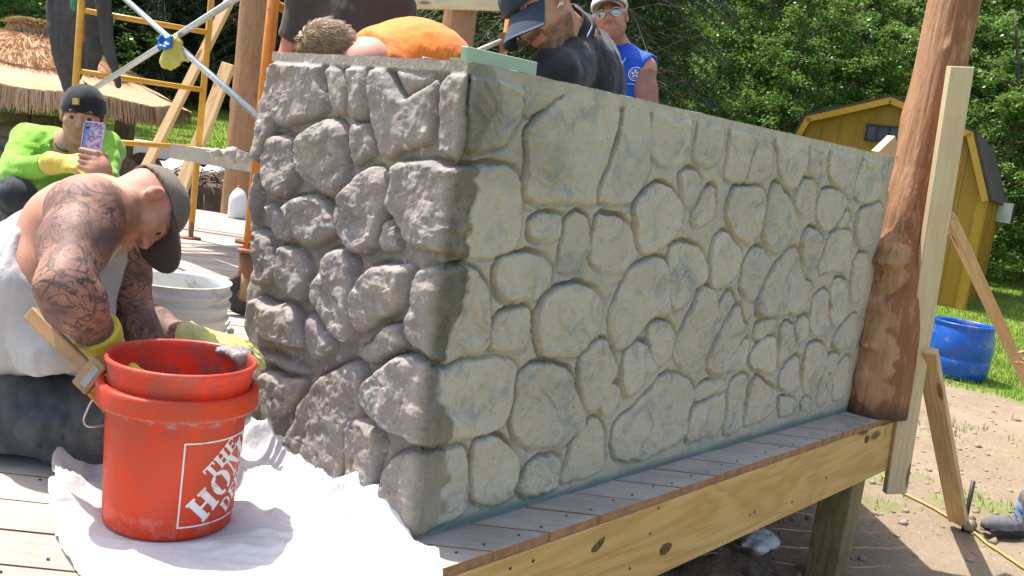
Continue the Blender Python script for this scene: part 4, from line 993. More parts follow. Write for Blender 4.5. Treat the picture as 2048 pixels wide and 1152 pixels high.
def log(name, base, top, prof, mat, lab, cat="post", n=120, nz=260, lumps=(), seed=0, pale=None, dark0=0, group=None):
    base = np.asarray(base, float); top = np.asarray(top, float); A = top - base; R = frame(A, (1, 0, 0)); L = np.linalg.norm(A)
    t = np.linspace(0, 1, nz); a = np.linspace(0, 2 * np.pi, n, endpoint=False); T, Aa = np.meshgrid(t, a, indexing='ij')
    r = np.interp(T, [p[0] for p in prof], [p[1] for p in prof]); cx_ = np.interp(T, [p[0] for p in prof], [p[2] if len(p) > 2 else 0 for p in prof])
    dr = np.stack([np.cos(Aa), np.sin(Aa), T * L / .25 * .3], -1)
    r = r * (1 + .06 * fbm(dr, 1.3, 3, seed)) + .004 * fbm(dr * np.array([3, 3, 1]), 3, 4, seed + 3)
    for (tt, aa, h_, st, sa) in lumps:
        da = (Aa - aa + np.pi) % (2 * np.pi) - np.pi; r = r + h_ * np.exp(-((T - tt) * L / st) ** 2 - (da / sa) ** 2) * (1 + .35 * vnoise(dr, 9, 5))
    s_ = nrm(MC[0] - nrm(A) * (MC[0] @ nrm(A))); q_ = np.cross(nrm(A), s_)
    pc = base + T[..., None] * A + s_ * cx_[..., None]
    v = pc + r[..., None] * (np.cos(Aa)[..., None] * s_ + np.sin(Aa)[..., None] * q_)
    F = []; k = np.arange(nz - 1)[:, None] * n + np.arange(n)[None]; k2 = np.arange(nz - 1)[:, None] * n + (np.arange(n)[None] + 1) % n
    F = np.stack([k, k2, k2 + n, k + n], -1).reshape(-1, 4)
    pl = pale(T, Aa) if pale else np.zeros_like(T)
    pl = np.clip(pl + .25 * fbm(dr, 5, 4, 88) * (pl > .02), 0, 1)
    dk = np.clip(dark0 * (1 - T * L / .10) + .3 * fbm(dr, 6, 3, 3) * (T * L < .12), 0, 1)
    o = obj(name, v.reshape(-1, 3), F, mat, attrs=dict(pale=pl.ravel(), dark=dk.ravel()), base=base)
    return tag(o, lab, cat, group)
pb = onz(1752, 822, 0.0); pb = V(2.86 - .02, 0.015, 0.0)
d_b = proj_d = (MC @ (pb - CAM))[2]
H_ = 2.1; pt_ = pb + V(-.03, .01, H_)
prof = [(0, .160), (.12, .152), (.2, .146), (.27, .138), (.36, .122), (.40, .118), (.45, .112), (.52, .102), (.65, .102), (1, .104)]
lum = [(.318, 3.95, .075, .028, .30), (.345, 3.85, .045, .06, .5), (.30, 4.7, .02, .06, .3), (.285, 3.95, .022, .05, .4), (.225, 3.9, .035, .035, .35), (.17, 3.95, .022, .05, .4), (.145, 3.95, .045, .014, .2), (.08, 3.9, .02, .04, .3), (.345, 4.2, .03, .05, .35), (.42, 4.0, .016, .08, .4), (.76, 4.4, .012, .03, .2), (.62, 2.6, .012, .12, .4)]
def sunlit_strip(T, A_):  # sunlit strip on the post's left front, painted as a paler colour
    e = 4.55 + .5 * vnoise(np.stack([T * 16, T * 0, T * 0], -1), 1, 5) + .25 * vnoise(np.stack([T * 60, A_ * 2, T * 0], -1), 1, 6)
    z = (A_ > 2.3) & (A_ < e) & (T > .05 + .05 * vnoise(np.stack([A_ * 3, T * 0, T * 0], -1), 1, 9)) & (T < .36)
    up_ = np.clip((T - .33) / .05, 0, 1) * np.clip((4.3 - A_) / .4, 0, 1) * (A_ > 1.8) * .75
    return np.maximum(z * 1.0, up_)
# the post stands inside the wall's end: keep it just proud of the long face
pb = V(2.742, -.045, 0.0); pt_ = pb + V(.062, .002, H_)
log("log_post", pb, pt_, prof, M_LOG, "thick knobbly red-brown peeled log post standing at the right end of the stone wall", lumps=lum, seed=4, pale=sunlit_strip, dark0=.9)
# logs behind
q = onz(474, 428, 0.0); log("log_post", q + V(0, 0, -.0), q + V(0, 0, 3.2), [(0, .155), (1, .150)], M_LOG2, "straight smooth log post behind the orange scaffold leg and the milk jug", n=48, nz=60, seed=9, lumps=[(.42, 3.0, .03, .04, .2), (.33, 3.6, .02, .03, .2)])
q = P(918, 50, 8.2); q2 = V(q[0], q[1], 0); log("log_post", q2, q2 + V(0, 0, 3.3), [(0, .155), (1, .145)], M_LOG2, "orange-brown log post under the pale beam behind the bending man", n=48, nz=60, seed=12)

# ================================================================== loose timber on the right
bB = P(1772, 985, 3.86); bT = P(1921, 134, 3.86)
def studtop(name, p0, p1, wd, th, mat, up, lab, cat="board", group=None):
    t_ = thing(name, (p0 + p1) / 2 * V(1, 1, 0) + V(0, 0, min(p0[2], p1[2])), lab, cat, group); board("timber", p0, p1, wd, th, mat, t_, up=up); return t_
# upright stud nailed to the end of the beam
def upright():
    yb = YF - 0.03; a = onplane(1789, 985, 1, yb - .012); b = onplane(1921, 133, 1, yb - .012)
    s_ = studtop("upright_stud", a, b, .104, .036, M_PINE2, -(np.array([*(nrm(MC[2][:2]) * math.cos(.19)), 0]) - np.array([nrm(MC[2][:2])[1], -nrm(MC[2][:2])[0], 0]) * math.sin(.19)), "tall pale pine stud fixed upright against the right end of the deck beam")
    return a, b
ua, ub = upright()
g0 = onz(2120, 905, -.6); dst = (MC @ ((ua + ub) / 2 - CAM))[2]; h0 = P(1893, 425, dst + .045)
studtop("brace_board", h0, g0, .10, .04, M_PINE, nrm(np.cross(g0 - h0, nrm(MC[2] + .35 * MC[0]))), "long pine brace sloping down to the right past the blue barrel")
g1 = onz(1916, 1046, -.6); h1 = P(1853, 700, dst + .045)
studtop("ground_brace", h1, g1 + V(0, 0, .01), .089, .038, M_PINE, nrm(np.cross(g1 - h1, V(-.2, 1, .2))), "short pine brace running from the upright stud down to the iron stake")
# iron stake and a clod at its foot
k0 = g1 + V(.0, -.03, -.03); k1 = P(1947, 962, (MC @ (g1 - CAM))[2] - .02)
tag(obj("iron_stake", *tube([k0, k0 + (k1 - k0) * .5, k1], .011, 10), simple("black_iron", (0.03, 0.03, 0.035), rough=.5, bmp=.2, metal=.3)), "black iron stake driven into the dirt at the foot of the short brace", "stake")
S = SDF(g1 + V(-.05, -.16, -.08), g1 + V(.14, .05, .10), .006); S.ell(g1 + V(.03, -.05, .0), (.05, .035, .035)); S.warp(.01, 22, 3, 2)
tag(obj("clod", *S.mesh(), simple("earth_clod", (0.33, 0.25, 0.17), (0.2, 0.14, 0.09), .95, 20, .8, 60, .006)), "rounded brown clod of earth beside the iron stake", "clod")
# triangular board scrap between wall and log
def scrap():
    a = onplane(1758, 303, 1, .12); b = onplane(1790, 272, 1, .12); c = onplane(1800, 300, 1, .12); c2 = onplane(1790, 318, 1, .12)
    p = [a, b, c, c2]; v = p + [q + V(0, .035, 0) for q in p]; n = 4
    return v, [tuple(range(n)), tuple(range(n, 2 * n))[::-1]] + [(i, n + i, n + (i + 1) % n, (i + 1) % n) for i in range(n)]
tag(obj("board_offcut", *scrap(), M_PINE2, smooth=False), "pale sawn board offcut wedged between the wall top and the log post", "board")
# yellow extension cord
cp_ = [onz(px, py, -.6) for px, py in ((1765, 952), (1800, 980), (1850, 1003), (1902, 1030), (1950, 1058), (1995, 1090), (2060, 1130), (2160, 1180))]
cc = spline(cp_, 60); cc[:, 2] = gz(cc[:, 0], cc[:, 1]) + .010
tag(obj("extension_cord", *tube(cc, .0065, 8), simple("yellow_cable", (0.62, 0.36, 0.10), rough=.5, bmp=0)), "yellow orange extension cord lying across the dirt past the iron stake", "cord")

# ================================================================== blue barrel
def barrel():
    c = onz(1908, 752, -.6); c[2] = -.62; R_ = .29; T_ = thing("blue_barrel", c, "cut down blue plastic barrel standing open on the grass edge below the shed", "barrel")
    m = simple("blue_plastic", (0.004, 0.085, 0.42), (0.004, 0.07, 0.35), .32, 4, .08, 30, .002, dirt=(0.16, 0.22, 0.38), dlo=.52, dhi=.68)
    pr = [(.02, .03), (.24, .0), (.268, .02), (.285, .09), (.288, .15), (.290, .19), (.283, .20), (.290, .212), (.291, .33), (.283, .42), (.270, .475), (.262, .50), (.277, .512), (.279, .530), (.266, .537), (.256, .525), (.252, .49), (.272, .42), (.279, .33), (.276, .10), (.23, .03), (.01, .03)]
    obj("shell", *lathe(pr, 64, c + V(0, 0, .02)), m, T_)
barrel()
# pale tub edge half hidden by the stud
c = onz(1846, 694, -.6); tag(obj("grey_tub", *lathe([(.01, .01), (.12, .01), (.14, .2), (.155, .21), (.15, .225), (.135, .22), (.115, .03), (.01, .03)], 40, (c[0], c[1], -.6)), simple("grey_plastic", (.35, .45, .45), rough=.5, bmp=.1)), "small grey tub on the grass touching the blue barrel's left side", "tub")
# white crumpled rag / rock under the deck
c = onz(1520, 1092, -.6); S = SDF(c + V(-.2, -.2, -.08), c + V(.2, .2, .14), .007); S.ell(c + V(0, 0, .02), (.12, .07, .035)); S.ell(c + V(.05, .03, .03), (.05, .05, .03)); S.warp(.022, 11, 4, 5, ridge=True)
tag(obj("crumpled_paper", *S.mesh(), simple("crumpled_paper", (.62, .62, .62), (.5, .5, .5), .8, 5, .3)), "crumpled whitish paper sack lying on the ground below the deck beam", "paper")

# ================================================================== red bucket pair
M_RED = None
def red_mat():
    m, nt, bs = mat_new("orange_red_plastic"); vc = coords(nt)
    c = mix(nt, ramp(nt, noise(nt, vc, 3, 3), [(0.4, 0), (0.6, 1)]), (0.86, 0.075, 0.012), (0.76, 0.055, 0.012))
    mud = attr(nt, "mud")
    k = math_(nt, 'MULTIPLY', ramp(nt, noise(nt, coords(nt, (1, 1, .35)), 26, 8, .75), [(0.40, 0), (0.55, 1)]), mud)
    c = mix(nt, k, c, (0.17, 0.15, 0.135))
    c = mix(nt, math_(nt, 'MULTIPLY', ramp(nt, noise(nt, vc, 6, 7, .7), [(0.46, 0), (0.70, .3)]), 1), c, (0.55, 0.15, 0.10))
    c = mix(nt, math_(nt, 'MULTIPLY', attr(nt, "scuff"), ramp(nt, noise(nt, vc, 34, 6, .8), [(0.50, 0), (0.58, .8)])), c, (0.52, 0.40, 0.37))
    nt.links.new(c, bs.inputs["Base Color"]); bs.inputs["Roughness"].default_value = .38
    nt.links.new(ramp(nt, noise(nt, vc, 12, 5), [(0.3, .28), (0.7, .55)]), bs.inputs["Roughness"])
    tr = N(nt, "ShaderNodeBsdfTranslucent"); nt.links.new(c, tr.inputs[0]); ms = N(nt, "ShaderNodeMixShader"); ms.inputs[0].default_value = .38
    out = nt.nodes["Material Output"]; nt.links.new(bs.outputs[0], ms.inputs[1]); nt.links.new(tr.outputs[0], ms.inputs[2]); nt.links.new(ms.outputs[0], out.inputs[0])
    bump(nt, bs, k, .5, .002); return m
M_RED = red_mat()
M_WIRE = simple("galvanised_wire", (0.55, 0.52, 0.48), rough=.35, bmp=0, metal=.8)
def dense(prof, step=.006):
    prof = np.asarray(prof, float); out = [prof[0]]
    for a, b in zip(prof[:-1], prof[1:]):
        n = max(1, int(np.linalg.norm(b - a) / step)); out += [a + (b - a) * k / n for k in range(1, n + 1)]
    return np.array(out)
BC = onz(345, 1040, 0.004) + V(0.0, -.0, 0)
BC = V(-.395, .375, .004)
def bucket_attrs(v, c, zt):
    z = v[:, 2] - c[2]; r = np.hypot(v[:, 0] - c[0], v[:, 1] - c[1]); return z, r
def red_buckets():
    T1 = thing("red_bucket", BC, "lower red plastic pail with a white printed square on its side, on the white sheet", "bucket", "nested red pails")
    pr = dense([(.005, .012), (.125, .010), (.130, .0), (.136, .004), (.1385, .03), (.1470, .262), (.1485, .268), (.168, .271), (.1695, .276), (.1695, .312), (.166, .316), (.1535, .316), (.150, .308), (.145, .29), (.133, .03), (.005, .022)])
    v, f = lathe(pr, 128, BC); z, r = bucket_attrs(v, BC, .3)
    obj("pail_shell", v, f, M_RED, T1, attrs=dict(mud=.30 * (z > .05) * np.clip(z / .3, 0, 1), scuff=((z > .25) & (z < .275)) * 1.0 + .35 * (z < .05)))
    # bail wire hanging on the left, seen from the camera
    s_ = nrm(V(MC[0][0], MC[0][1], 0)); fwd = nrm(V(MC[2][0], MC[2][1], 0))
    e0 = BC - s_ * .160 + V(0, 0, .262) - fwd * .045
    wv = spline([e0 + s_ * .03 - fwd * .005, e0 + V(0, 0, .0) - s_ * .004, e0 - s_ * .018 + V(0, 0, -.03), e0 - s_ * .022 + V(0, 0, -.05), e0 - s_ * .008 + V(0, 0, -.062), e0 + s_ * .03 + V(0, 0, -.058) + fwd * .03], 24)
    obj("bail_wire", *tube(wv, .0024, 8), M_WIRE, T1)
    # the second pail stands inside it, slightly crooked
    tilt = Matrix.Rotation(math.radians(.35), 3, 'X'); R2 = np.array(tilt)
    c2 = BC + V(.0005, -.0005, .030)
    T2 = thing("red_bucket", c2, "upper red plastic pail nested in the printed one, its open inside smeared with cement", "bucket", "nested red pails")
    pr2 = dense([(.005, .012), (.118, .010), (.125, .002), (.134, .10), (.1440, .262), (.1475, .285), (.1520, .318), (.1545, .328), (.1575, .331), (.1585, .336), (.1565, .342), (.152, .342), (.149, .338), (.1475, .325), (.1445, .285), (.141, .20), (.129, .03), (.005, .022)])
    v, f = lathe(pr2, 128, c2, R2); w_ = (v - c2) @ R2; z = w_[:, 2]; r = np.hypot(w_[:, 0], w_[:, 1])
    i = np.arange(len(v)) // 128; inside = i > (len(pr2) * .56)
    ang = np.arctan2(w_[:, 1], w_[:, 0]); far = .5 + .5 * ((w_[:, 0] * MC[2][0] + w_[:, 1] * MC[2][1]) / (r + 1e-6))
    obj("pail_shell", v, f, M_RED, T2, attrs=dict(mud=np.where(inside, 1.0 - .35 * np.clip((z - .2) / .1, 0, 1), .45 * (z > .27)), scuff=np.where(inside, .1, .25 * (z > .33))))
    # cement smears on the far rim
    g = c2 + (s_ * .085 + fwd * .122) + V(0, 0, .334)
    S = SDF(g - V(.09, .09, .09), g + V(.09, .09, .06), .004)
    S.ell(g, (.032, .03, .014), k=.01).ell(g + s_ * .02 - fwd * .016 + V(0, 0, -.02), (.022, .016, .028), k=.015).ell(g - s_ * .035 + fwd * .008 + V(0, 0, .0), (.022, .016, .008), k=.01).ell(g + s_ * .022 - fwd * .02 + V(0, 0, -.045), (.010, .009, .03), k=.01)
    S.warp(.010, 30, 4, 7)
    sm = S.mesh()
    if len(sm[0]): obj("cement_smear", *sm, simple("wet_cement", (0.27, 0.25, 0.23), (0.15, 0.14, 0.13), .55, 30, .9, 90, .004), T2)
    return T1
TB1 = red_buckets()
# print: a white square outline with slanted slab letters, wrapped round the pail
M_WHITE = simple("white_print", (0.72, 0.70, 0.68), (0.64, 0.61, 0.59), .5, 20, .1, dirt=(0.52, 0.22, 0.18), dscale=14, dlo=.56, dhi=.66)
def rect(x0, y0, x1, y1): return [(x0, y0), (x1, y0), (x1, y1), (x0, y1)]
def slab(ch):
    """stencil slab letters, cap height 1: polygons and width"""
    st, sw, sh = .27, .10, .11          # stem, serif overhang, serif height
    def stem(x): return [rect(x, 0, x + st, 1), rect(x - sw * .7, 0, x, sh), rect(x + st, 0, x + st + sw * .7, sh), rect(x - sw * .7, 1 - sh, x, 1), rect(x + st, 1 - sh, x + st + sw * .7, 1)]
    def arc(cx_, cy_, ro, ri, rx, a0, a1, n=14):
        out = []
        for i in range(n):
            p, q = a0 + (a1 - a0) * i / n, a0 + (a1 - a0) * (i + 1) / n
            out.append([(cx_ + math.cos(p) * ri * rx, cy_ + math.sin(p) * ri), (cx_ + math.cos(p) * ro * rx, cy_ + math.sin(p) * ro), (cx_ + math.cos(q) * ro * rx, cy_ + math.sin(q) * ro), (cx_ + math.cos(q) * ri * rx, cy_ + math.sin(q) * ri)])
        return out
    if ch == 'T': return stem(.30) + [rect(0, 1 - sh, .87, 1), rect(0, .70, .09, 1 - sh), rect(.78, .70, .87, 1 - sh)], .87
    if ch == 'H': return stem(.07) + stem(.62) + [rect(.34, .44, .62, .56)], .96
    if ch == 'E': return stem(.07) + [rect(.34, 0, .78, sh), rect(.34, 1 - sh, .78, 1), rect(.34, .45, .60, .55), rect(.69, 0, .78, .30), rect(.69, .70, .78, 1), rect(.55, .36, .62, .64)], .78
    if ch == 'O': return arc(.42, .5, .52, .36, .80, math.pi * .54, math.pi * 1.46) + arc(.48, .5, .52, .36, .80, -math.pi * .46, math.pi * .46) + [[(.10, .3), (.26, .2), (.26, .8), (.10, .7)], [(.64, .2), (.80, .3), (.80, .7), (.64, .8)]], .90
    if ch == 'M': return [rect(.10, 0, .18, 1), rect(0, 0, .28, sh), rect(0, 1 - sh, .25, 1), [(.14, 1), (.40, 1), (.66, .1), (.55, .1)], [(.66, .1), (.92, 1), (.98, 1), (.72, .0), (.62, 0)]] + [rect(.86, 0, 1.13, 1), rect(.80, 0, 1.2, sh), rect(.90, 1 - sh, 1.2, 1)], 1.2
    if ch == 'D': return stem(.07) + arc(.40, .5, .5, .37, .95, -math.pi / 2, math.pi / 2) + [[(.68, .25), (.85, .35), (.85, .65), (.68, .75)]], .90
    if ch == 'P': return stem(.07) + arc(.40, .72, .28, .17, 1.35, -math.pi / 2, math.pi / 2) + [rect(.34, .44, .42, .55), rect(.34, .89, .42, 1)], .78
    return [], .5
def wrap_print():
    zc = .155; Sq = .190; Wq = .26                       # square on the shell, its lower left corner faces the camera
    s_ = nrm(V(MC[0][0], MC[0][1], 0)); fwd = nrm(V(MC[2][0], MC[2][1], 0)); a0 = math.atan2(-fwd[1], -fwd[0])
    off = .068                                # arc distance of the left border from the point facing the camera
    def W3(x, y, e=.0012):
        z = .032 + y; r = .1385 + (z - .03) / .232 * .0085 + e; a = a0 + (x + off) / .143
        return BC + V(r * math.cos(a), r * math.sin(a), z)
    polys = []
    b = .0035
    polys += [rect(0, 0, b, Sq), rect(b, 0, Wq - b, b), rect(b, Sq - b, Wq - b, Sq), rect(Wq - b, 0, Wq, Sq)]
    def line(txt, h_, d0, along0):
        """text rises at 45 degrees; d0 = signed distance of the baseline from the rising diagonal"""
        x = along0
        for ch in txt:
            pp, w_ = slab(ch)
            for p in pp:
                q = []
                for (u, v_) in p:
                    lx = x + u * h_ * .92; ly = d0 + v_ * h_; q.append((Sq * .0 + (lx - ly) * S2, (lx + ly) * S2))
                polys.append(q)
            x += (w_ + .10) * h_ * .92
    line("THE", .036, .022, .118); line("HOME", .062, -.036, .045); line("DEPOT", .036, -.080, .095)
    vs, F = [], []
    for p in polys:
        if not all(-.001 <= u <= Wq + .001 and -.001 <= w_ <= Sq + .001 for u, w_ in p):
            p = [(min(max(u, b), Wq - b), min(max(w_, b), Sq - b)) for u, w_ in p]
        p = np.array(p)
        # split long quads so that they follow the curve
        n = max(1, int(np.linalg.norm(p[1] - p[0]) / .006)) ; m = max(1, int(np.linalg.norm(p[3] - p[0]) / .006)) if len(p) == 4 else 1
        if len(p) == 4:
            k0 = len(vs)
            for i in range(n + 1):
                for j in range(m + 1):
                    s1, s2 = i / n, j / m; q = (p[0] * (1 - s1) + p[1] * s1) * (1 - s2) + (p[3] * (1 - s1) + p[2] * s1) * s2; vs.append(W3(q[0], q[1]))
            for i in range(n):
                for j in range(m): a = k0 + i * (m + 1) + j; F.append((a, a + m + 1, a + m + 2, a + 1))
        else:
            k0 = len(vs); vs += [W3(u, w_) for u, w_ in p]; F.append(tuple(range(k0, k0 + len(p))))
    return vs, F
obj("printed_square", *wrap_print(), M_WHITE, TB1, False)

# ================================================================== white pails
M_WPL = simple("white_plastic", (0.70, 0.70, 0.66), (0.62, 0.62, 0.58), .42, 5, .08, 30, .002, dirt=(0.36, 0.33, 0.29), dscale=9, dlo=.57, dhi=.68)
def white_bucket():
    c = V(0, 0, 0); ctr = P(360, 556, 2.80); zt = ctr[2]; base = V(ctr[0], ctr[1], .0)
    T_ = thing("white_bucket", base, "dirty white plastic pail standing open on the deck beyond the kneeling man's arm", "bucket")
    h_ = zt - .004
    pr = [(.005, .012), (.125, .010), (.130, 0), (.140, .006), (.1415, .10), (.144, h_ - .115), (.152, h_ - .112), (.153, h_ - .104), (.146, h_ - .100), (.1465, h_ - .078), (.155, h_ - .074), (.156, h_ - .064), (.1475, h_ - .060), (.148, h_ - .040), (.1555, h_ - .037), (.1565, h_ - .029), (.1485, h_ - .026), (.1485, h_ - .006), (.154, h_ - .003), (.1545, h_), (.147, h_), (.144, h_ - .008), (.139, .1), (.13, .03), (.005, .022)]
    obj("pail_shell", *lathe(dense(pr, .02), 96, base), M_WPL, T_)
    s_ = nrm(V(MC[0][0], MC[0][1], 0)); fwd = nrm(V(MC[2][0], MC[2][1], 0)); e = base - fwd * .15 - s_ * .02 + V(0, 0, h_ - .092)
    S = SDF(e - V(.04, .04, .04), e + V(.04, .04, .04), .003); S.ell(e, (.018, .018, .024), k=0); ear = obj("handle_lug", *S.mesh(), M_WPL, T_)
    w_ = spline([e - fwd * .012, e - fwd * .02 + s_ * .03 + V(0, 0, -.03), e - fwd * .01 + s_ * .085 + V(0, 0, -.075), e + s_ * .15 + fwd * .10 + V(0, 0, -.10), e + s_ * .178 + fwd * .17 + V(0, 0, -.02)], 24)
    obj("bail_wire", *tube(w_, .0022, 8), M_WIRE, T_)
white_bucket()
# milk jug
def jug():
    c = onz(473, 436, 0); T_ = thing("water_jug", c, "cloudy white gallon jug with red cap on the deck by the straight log post", "jug")
    pr = dense([(.005, .004), (.07, .0), (.082, .01), (.084, .15), (.080, .19), (.060, .235), (.035, .265), (.022, .278), (.020, .285)], .02)
    v, f = lathe(pr, 40, c); w_ = v - c; k = np.maximum(np.abs(w_[:, 0]), np.abs(w_[:, 1])) / (np.hypot(w_[:, 0], w_[:, 1]) + 1e-9); v[:, :2] = c[:2] + w_[:, :2] * (1.12 - .15 * (1 - k) * 0)[..., None] if False else v[:, :2]
    m = simple("cloudy_plastic", (0.66, 0.67, 0.70), (0.58, 0.6, 0.64), .35, 6, .05)
    obj("body", v, f, m, T_); obj("cap", *lathe([(.001, .302), (.018, .302), (.020, .298), (.020, .282), (.022, .280)], 24, c), simple("red_cap", (.6, .02, .03), rough=.4, bmp=0), T_)
jug()
# power tools on the deck behind the pail
def drill():
    c = P(415, 540, 3.6); c = V(c[0], c[1], .075); T_ = thing("cordless_drill", c * V(1, 1, 0), "yellow and black cordless drill lying on the deck behind the white pail", "drill")
    s_ = nrm(V(MC[0][0], MC[0][1], 0)); f_ = nrm(V(MC[2][0], MC[2][1], 0)); u = V(0, 0, 1)
    yl = simple("yellow_tool", (.62, .42, .05), rough=.45, bmp=0); bk = simple("black_tool", (.03, .04, .045), rough=.5, bmp=0); gy = simple("chuck_grey", (.22, .20, .17), (.4, .37, .3), .4, 30, .2, metal=.4)
    S = SDF(c - V(.3, .3, .12), c + V(.3, .3, .12), .006); S.cone(c - s_ * .12, c - s_ * .01, .034, .038, 0); S.warp(.004, 20, 2); obj("motor_body", *S.mesh(), yl, T_)
    S = SDF(c - V(.3, .3, .12), c + V(.3, .3, .12), .006); S.cone(c + s_ * .02, c + s_ * .075, .040, .030, 0); S.cone(c + s_ * .075, c + s_ * .11, .022, .018, .01); S.warp(.006, 40, 2, 3, ridge=True); obj("chuck", *S.mesh(), gy, T_)
    S = SDF(c - V(.3, .3, .12), c + V(.3, .3, .12), .006); S.cone(c - s_ * .09, c - s_ * .10 + f_ * .12 - u * .03, .022, .024, 0); S.bx(c - s_ * .10 + f_ * .15 - u * .035, (.05, .05, .03)); obj("grip_and_battery", *S.mesh(), bk, T_)
    c2 = P(452, 552, 3.5); c2 = V(c2[0], c2[1], .045); T2 = thing("angle_grinder", c2 * V(1, 1, 0), "blue-green and black angle grinder lying beside the scaffold wheel", "grinder")
    S = SDF(c2 - V(.3, .3, .1), c2 + V(.3, .3, .1), .006); S.cone(c2 - s_ * .02, c2 + s_ * .17 + V(0, 0, -.01), .036, .030, 0); obj("motor_body", *S.mesh(), bk, T2)
    S = SDF(c2 - V(.3, .3, .1), c2 + V(.3, .3, .1), .006); S.cone(c2 - s_ * .06 + u * .01, c2 - s_ * .0 + u * .01, .036, .042, 0); obj("gear_head", *S.mesh(), simple("grey_green_tool", (.30, .42, .45), rough=.4, bmp=0), T2)
    obj("red_button", *lathe([(.001, .012), (.016, .010), (.018, 0)], 20, c2 - s_ * .055 + u * .035 - f_ * .0, R=frame(u * .8 - f_, (0, 0, 1))[:, [1, 2, 0]]), simple("red_button", (.55, .08, .06), rough=.5, bmp=0), T2)
drill()

# ================================================================== white plastic sheet
def sheet():
    out = [(96, 962), (118, 946), (150, 948), (215, 925), (330, 900), (430, 870), (500, 846), (520, 850), (570, 898), (640, 955), (745, 1035), (822, 1086), (884, 1136), (880, 1220), (700, 1300), (300, 1300), (165, 1165), (118, 1100), (86, 1008), (112, 1010)]
    pl = np.array([onz(x_, y_, 0)[:2] for x_, y_ in out]); pl = chaikin(pl, 2)
    lo = pl.min(0) - .01; hi = pl.max(0) + .01; st = .006
    gx, gy = np.meshgrid(np.arange(lo[0], hi[0], st), np.arange(lo[1], hi[1], st), indexing='ij'); Pq = np.stack([gx.ravel(), gy.ravel()], 1)
    sd = polysd(Pq, pl).reshape(gx.shape); p = np.stack([gx, gy, gx * 0], -1)
    q = p @ np.array([[.75, -.66, 0], [.66, .75, 0], [0, 0, 1.]]).T * np.array([1, 3.2, 1])
    rdg = np.clip(fbm(q + .25 * np.stack([fbm(p, 3, 2, 4)] * 3, -1), 2.4, 3, 21, ridge=True) - .05, 0, 1)
    z = .003 + .065 * rdg ** 1.4 + .004 * np.abs(fbm(p, 7, 3, 5)) + .006 * np.clip(fbm(q, 9, 3, 2, ridge=True), 0, 1)
    # pressed flat under the pail
    db = np.hypot(gx - BC[0], gy - BC[1]); fl = np.clip((db - .13) / .10, 0, 1); z = .003 + (z - .003) * fl
    # bank up against the foot of the wall (plane x = 0): upright fold along it
    dw = np.clip(-gx, -.02, 1); rise = np.clip(1 - dw / .085, 0, 1); fold = np.clip(1 - np.abs(dw - .10 - .02 * fbm(p, 6, 2, 8)) / .03, 0, 1)
    al = np.clip((gy + .02) / .10, 0, 1)
    z = z + al * (.05 + .045 * np.clip((gy - .1) / .45, 0, 1)) * rise ** 1.3 * (1 + .25 * fbm(p, 14, 3, 9)) + al * .022 * fold
    # edge by the kneeling man stands up in a curl
    ev = np.exp(-(np.hypot(gx - pl[0][0], gy - pl[0][1]) / .14) ** 2); z = z + .05 * ev * np.clip(1 + sd / .05, 0, 1)
    gsx, gsy = np.gradient(sd, st); gl_ = np.hypot(gsx, gsy) + 1e-9; over = np.clip(sd, 0, .0085)
    gx = gx - over * gsx / gl_; gy = gy - over * gsy / gl_; ok = sd < .0085; inside = ok[:-1, :-1] & ok[1:, :-1] & ok[1:, 1:] & ok[:-1, 1:]
    wall_in = gx > -.012; inside &= ~wall_in[:-1, :-1]
    n = gx.shape[1]; i, j = np.where(inside); k = i * n + j; Fq = np.stack([k, k + n, k + n + 1, k + 1], 1)
    v = np.stack([gx, gy, z], -1).reshape(-1, 3); uq, inv = np.unique(Fq.ravel(), return_inverse=True); return v[uq], inv.reshape(-1, 4)
def sheet_mat():
    m, nt, bs = mat_new("white_plastic_sheet"); vc = coords(nt)
    c = mix(nt, ramp(nt, noise(nt, vc, 4, 6), [(0.4, 0), (0.65, 1)]), (0.76, 0.76, 0.77), (0.68, 0.675, 0.67))
    c = mix(nt, ramp(nt, noise(nt, vc, 42, 4, .7), [(0.685, 0), (0.72, .8)]), c, (0.22, 0.20, 0.18))
    nt.links.new(c, bs.inputs["Base Color"]); bs.inputs["Roughness"].default_value = .42
    bump(nt, bs, noise(nt, coords(nt, (1, 2.5, 1)), 14, 6, .6, 1.5), .45, .012)
    tr = N(nt, 'ShaderNodeBsdfTranslucent'); tr.inputs[0].default_value = (.8, .8, .8, 1); ms = N(nt, 'ShaderNodeMixShader'); ms.inputs[0].default_value = .25; out = nt.nodes['Material Output']
    nt.links.new(bs.outputs[0], ms.inputs[1]); nt.links.new(tr.outputs[0], ms.inputs[2]); nt.links.new(ms.outputs[0], out.inputs[0]); return m
tag(obj("plastic_sheet", *sheet(), sheet_mat()), "wrinkled white plastic sheet under the red pails, banked against the foot of the wall", "sheet")

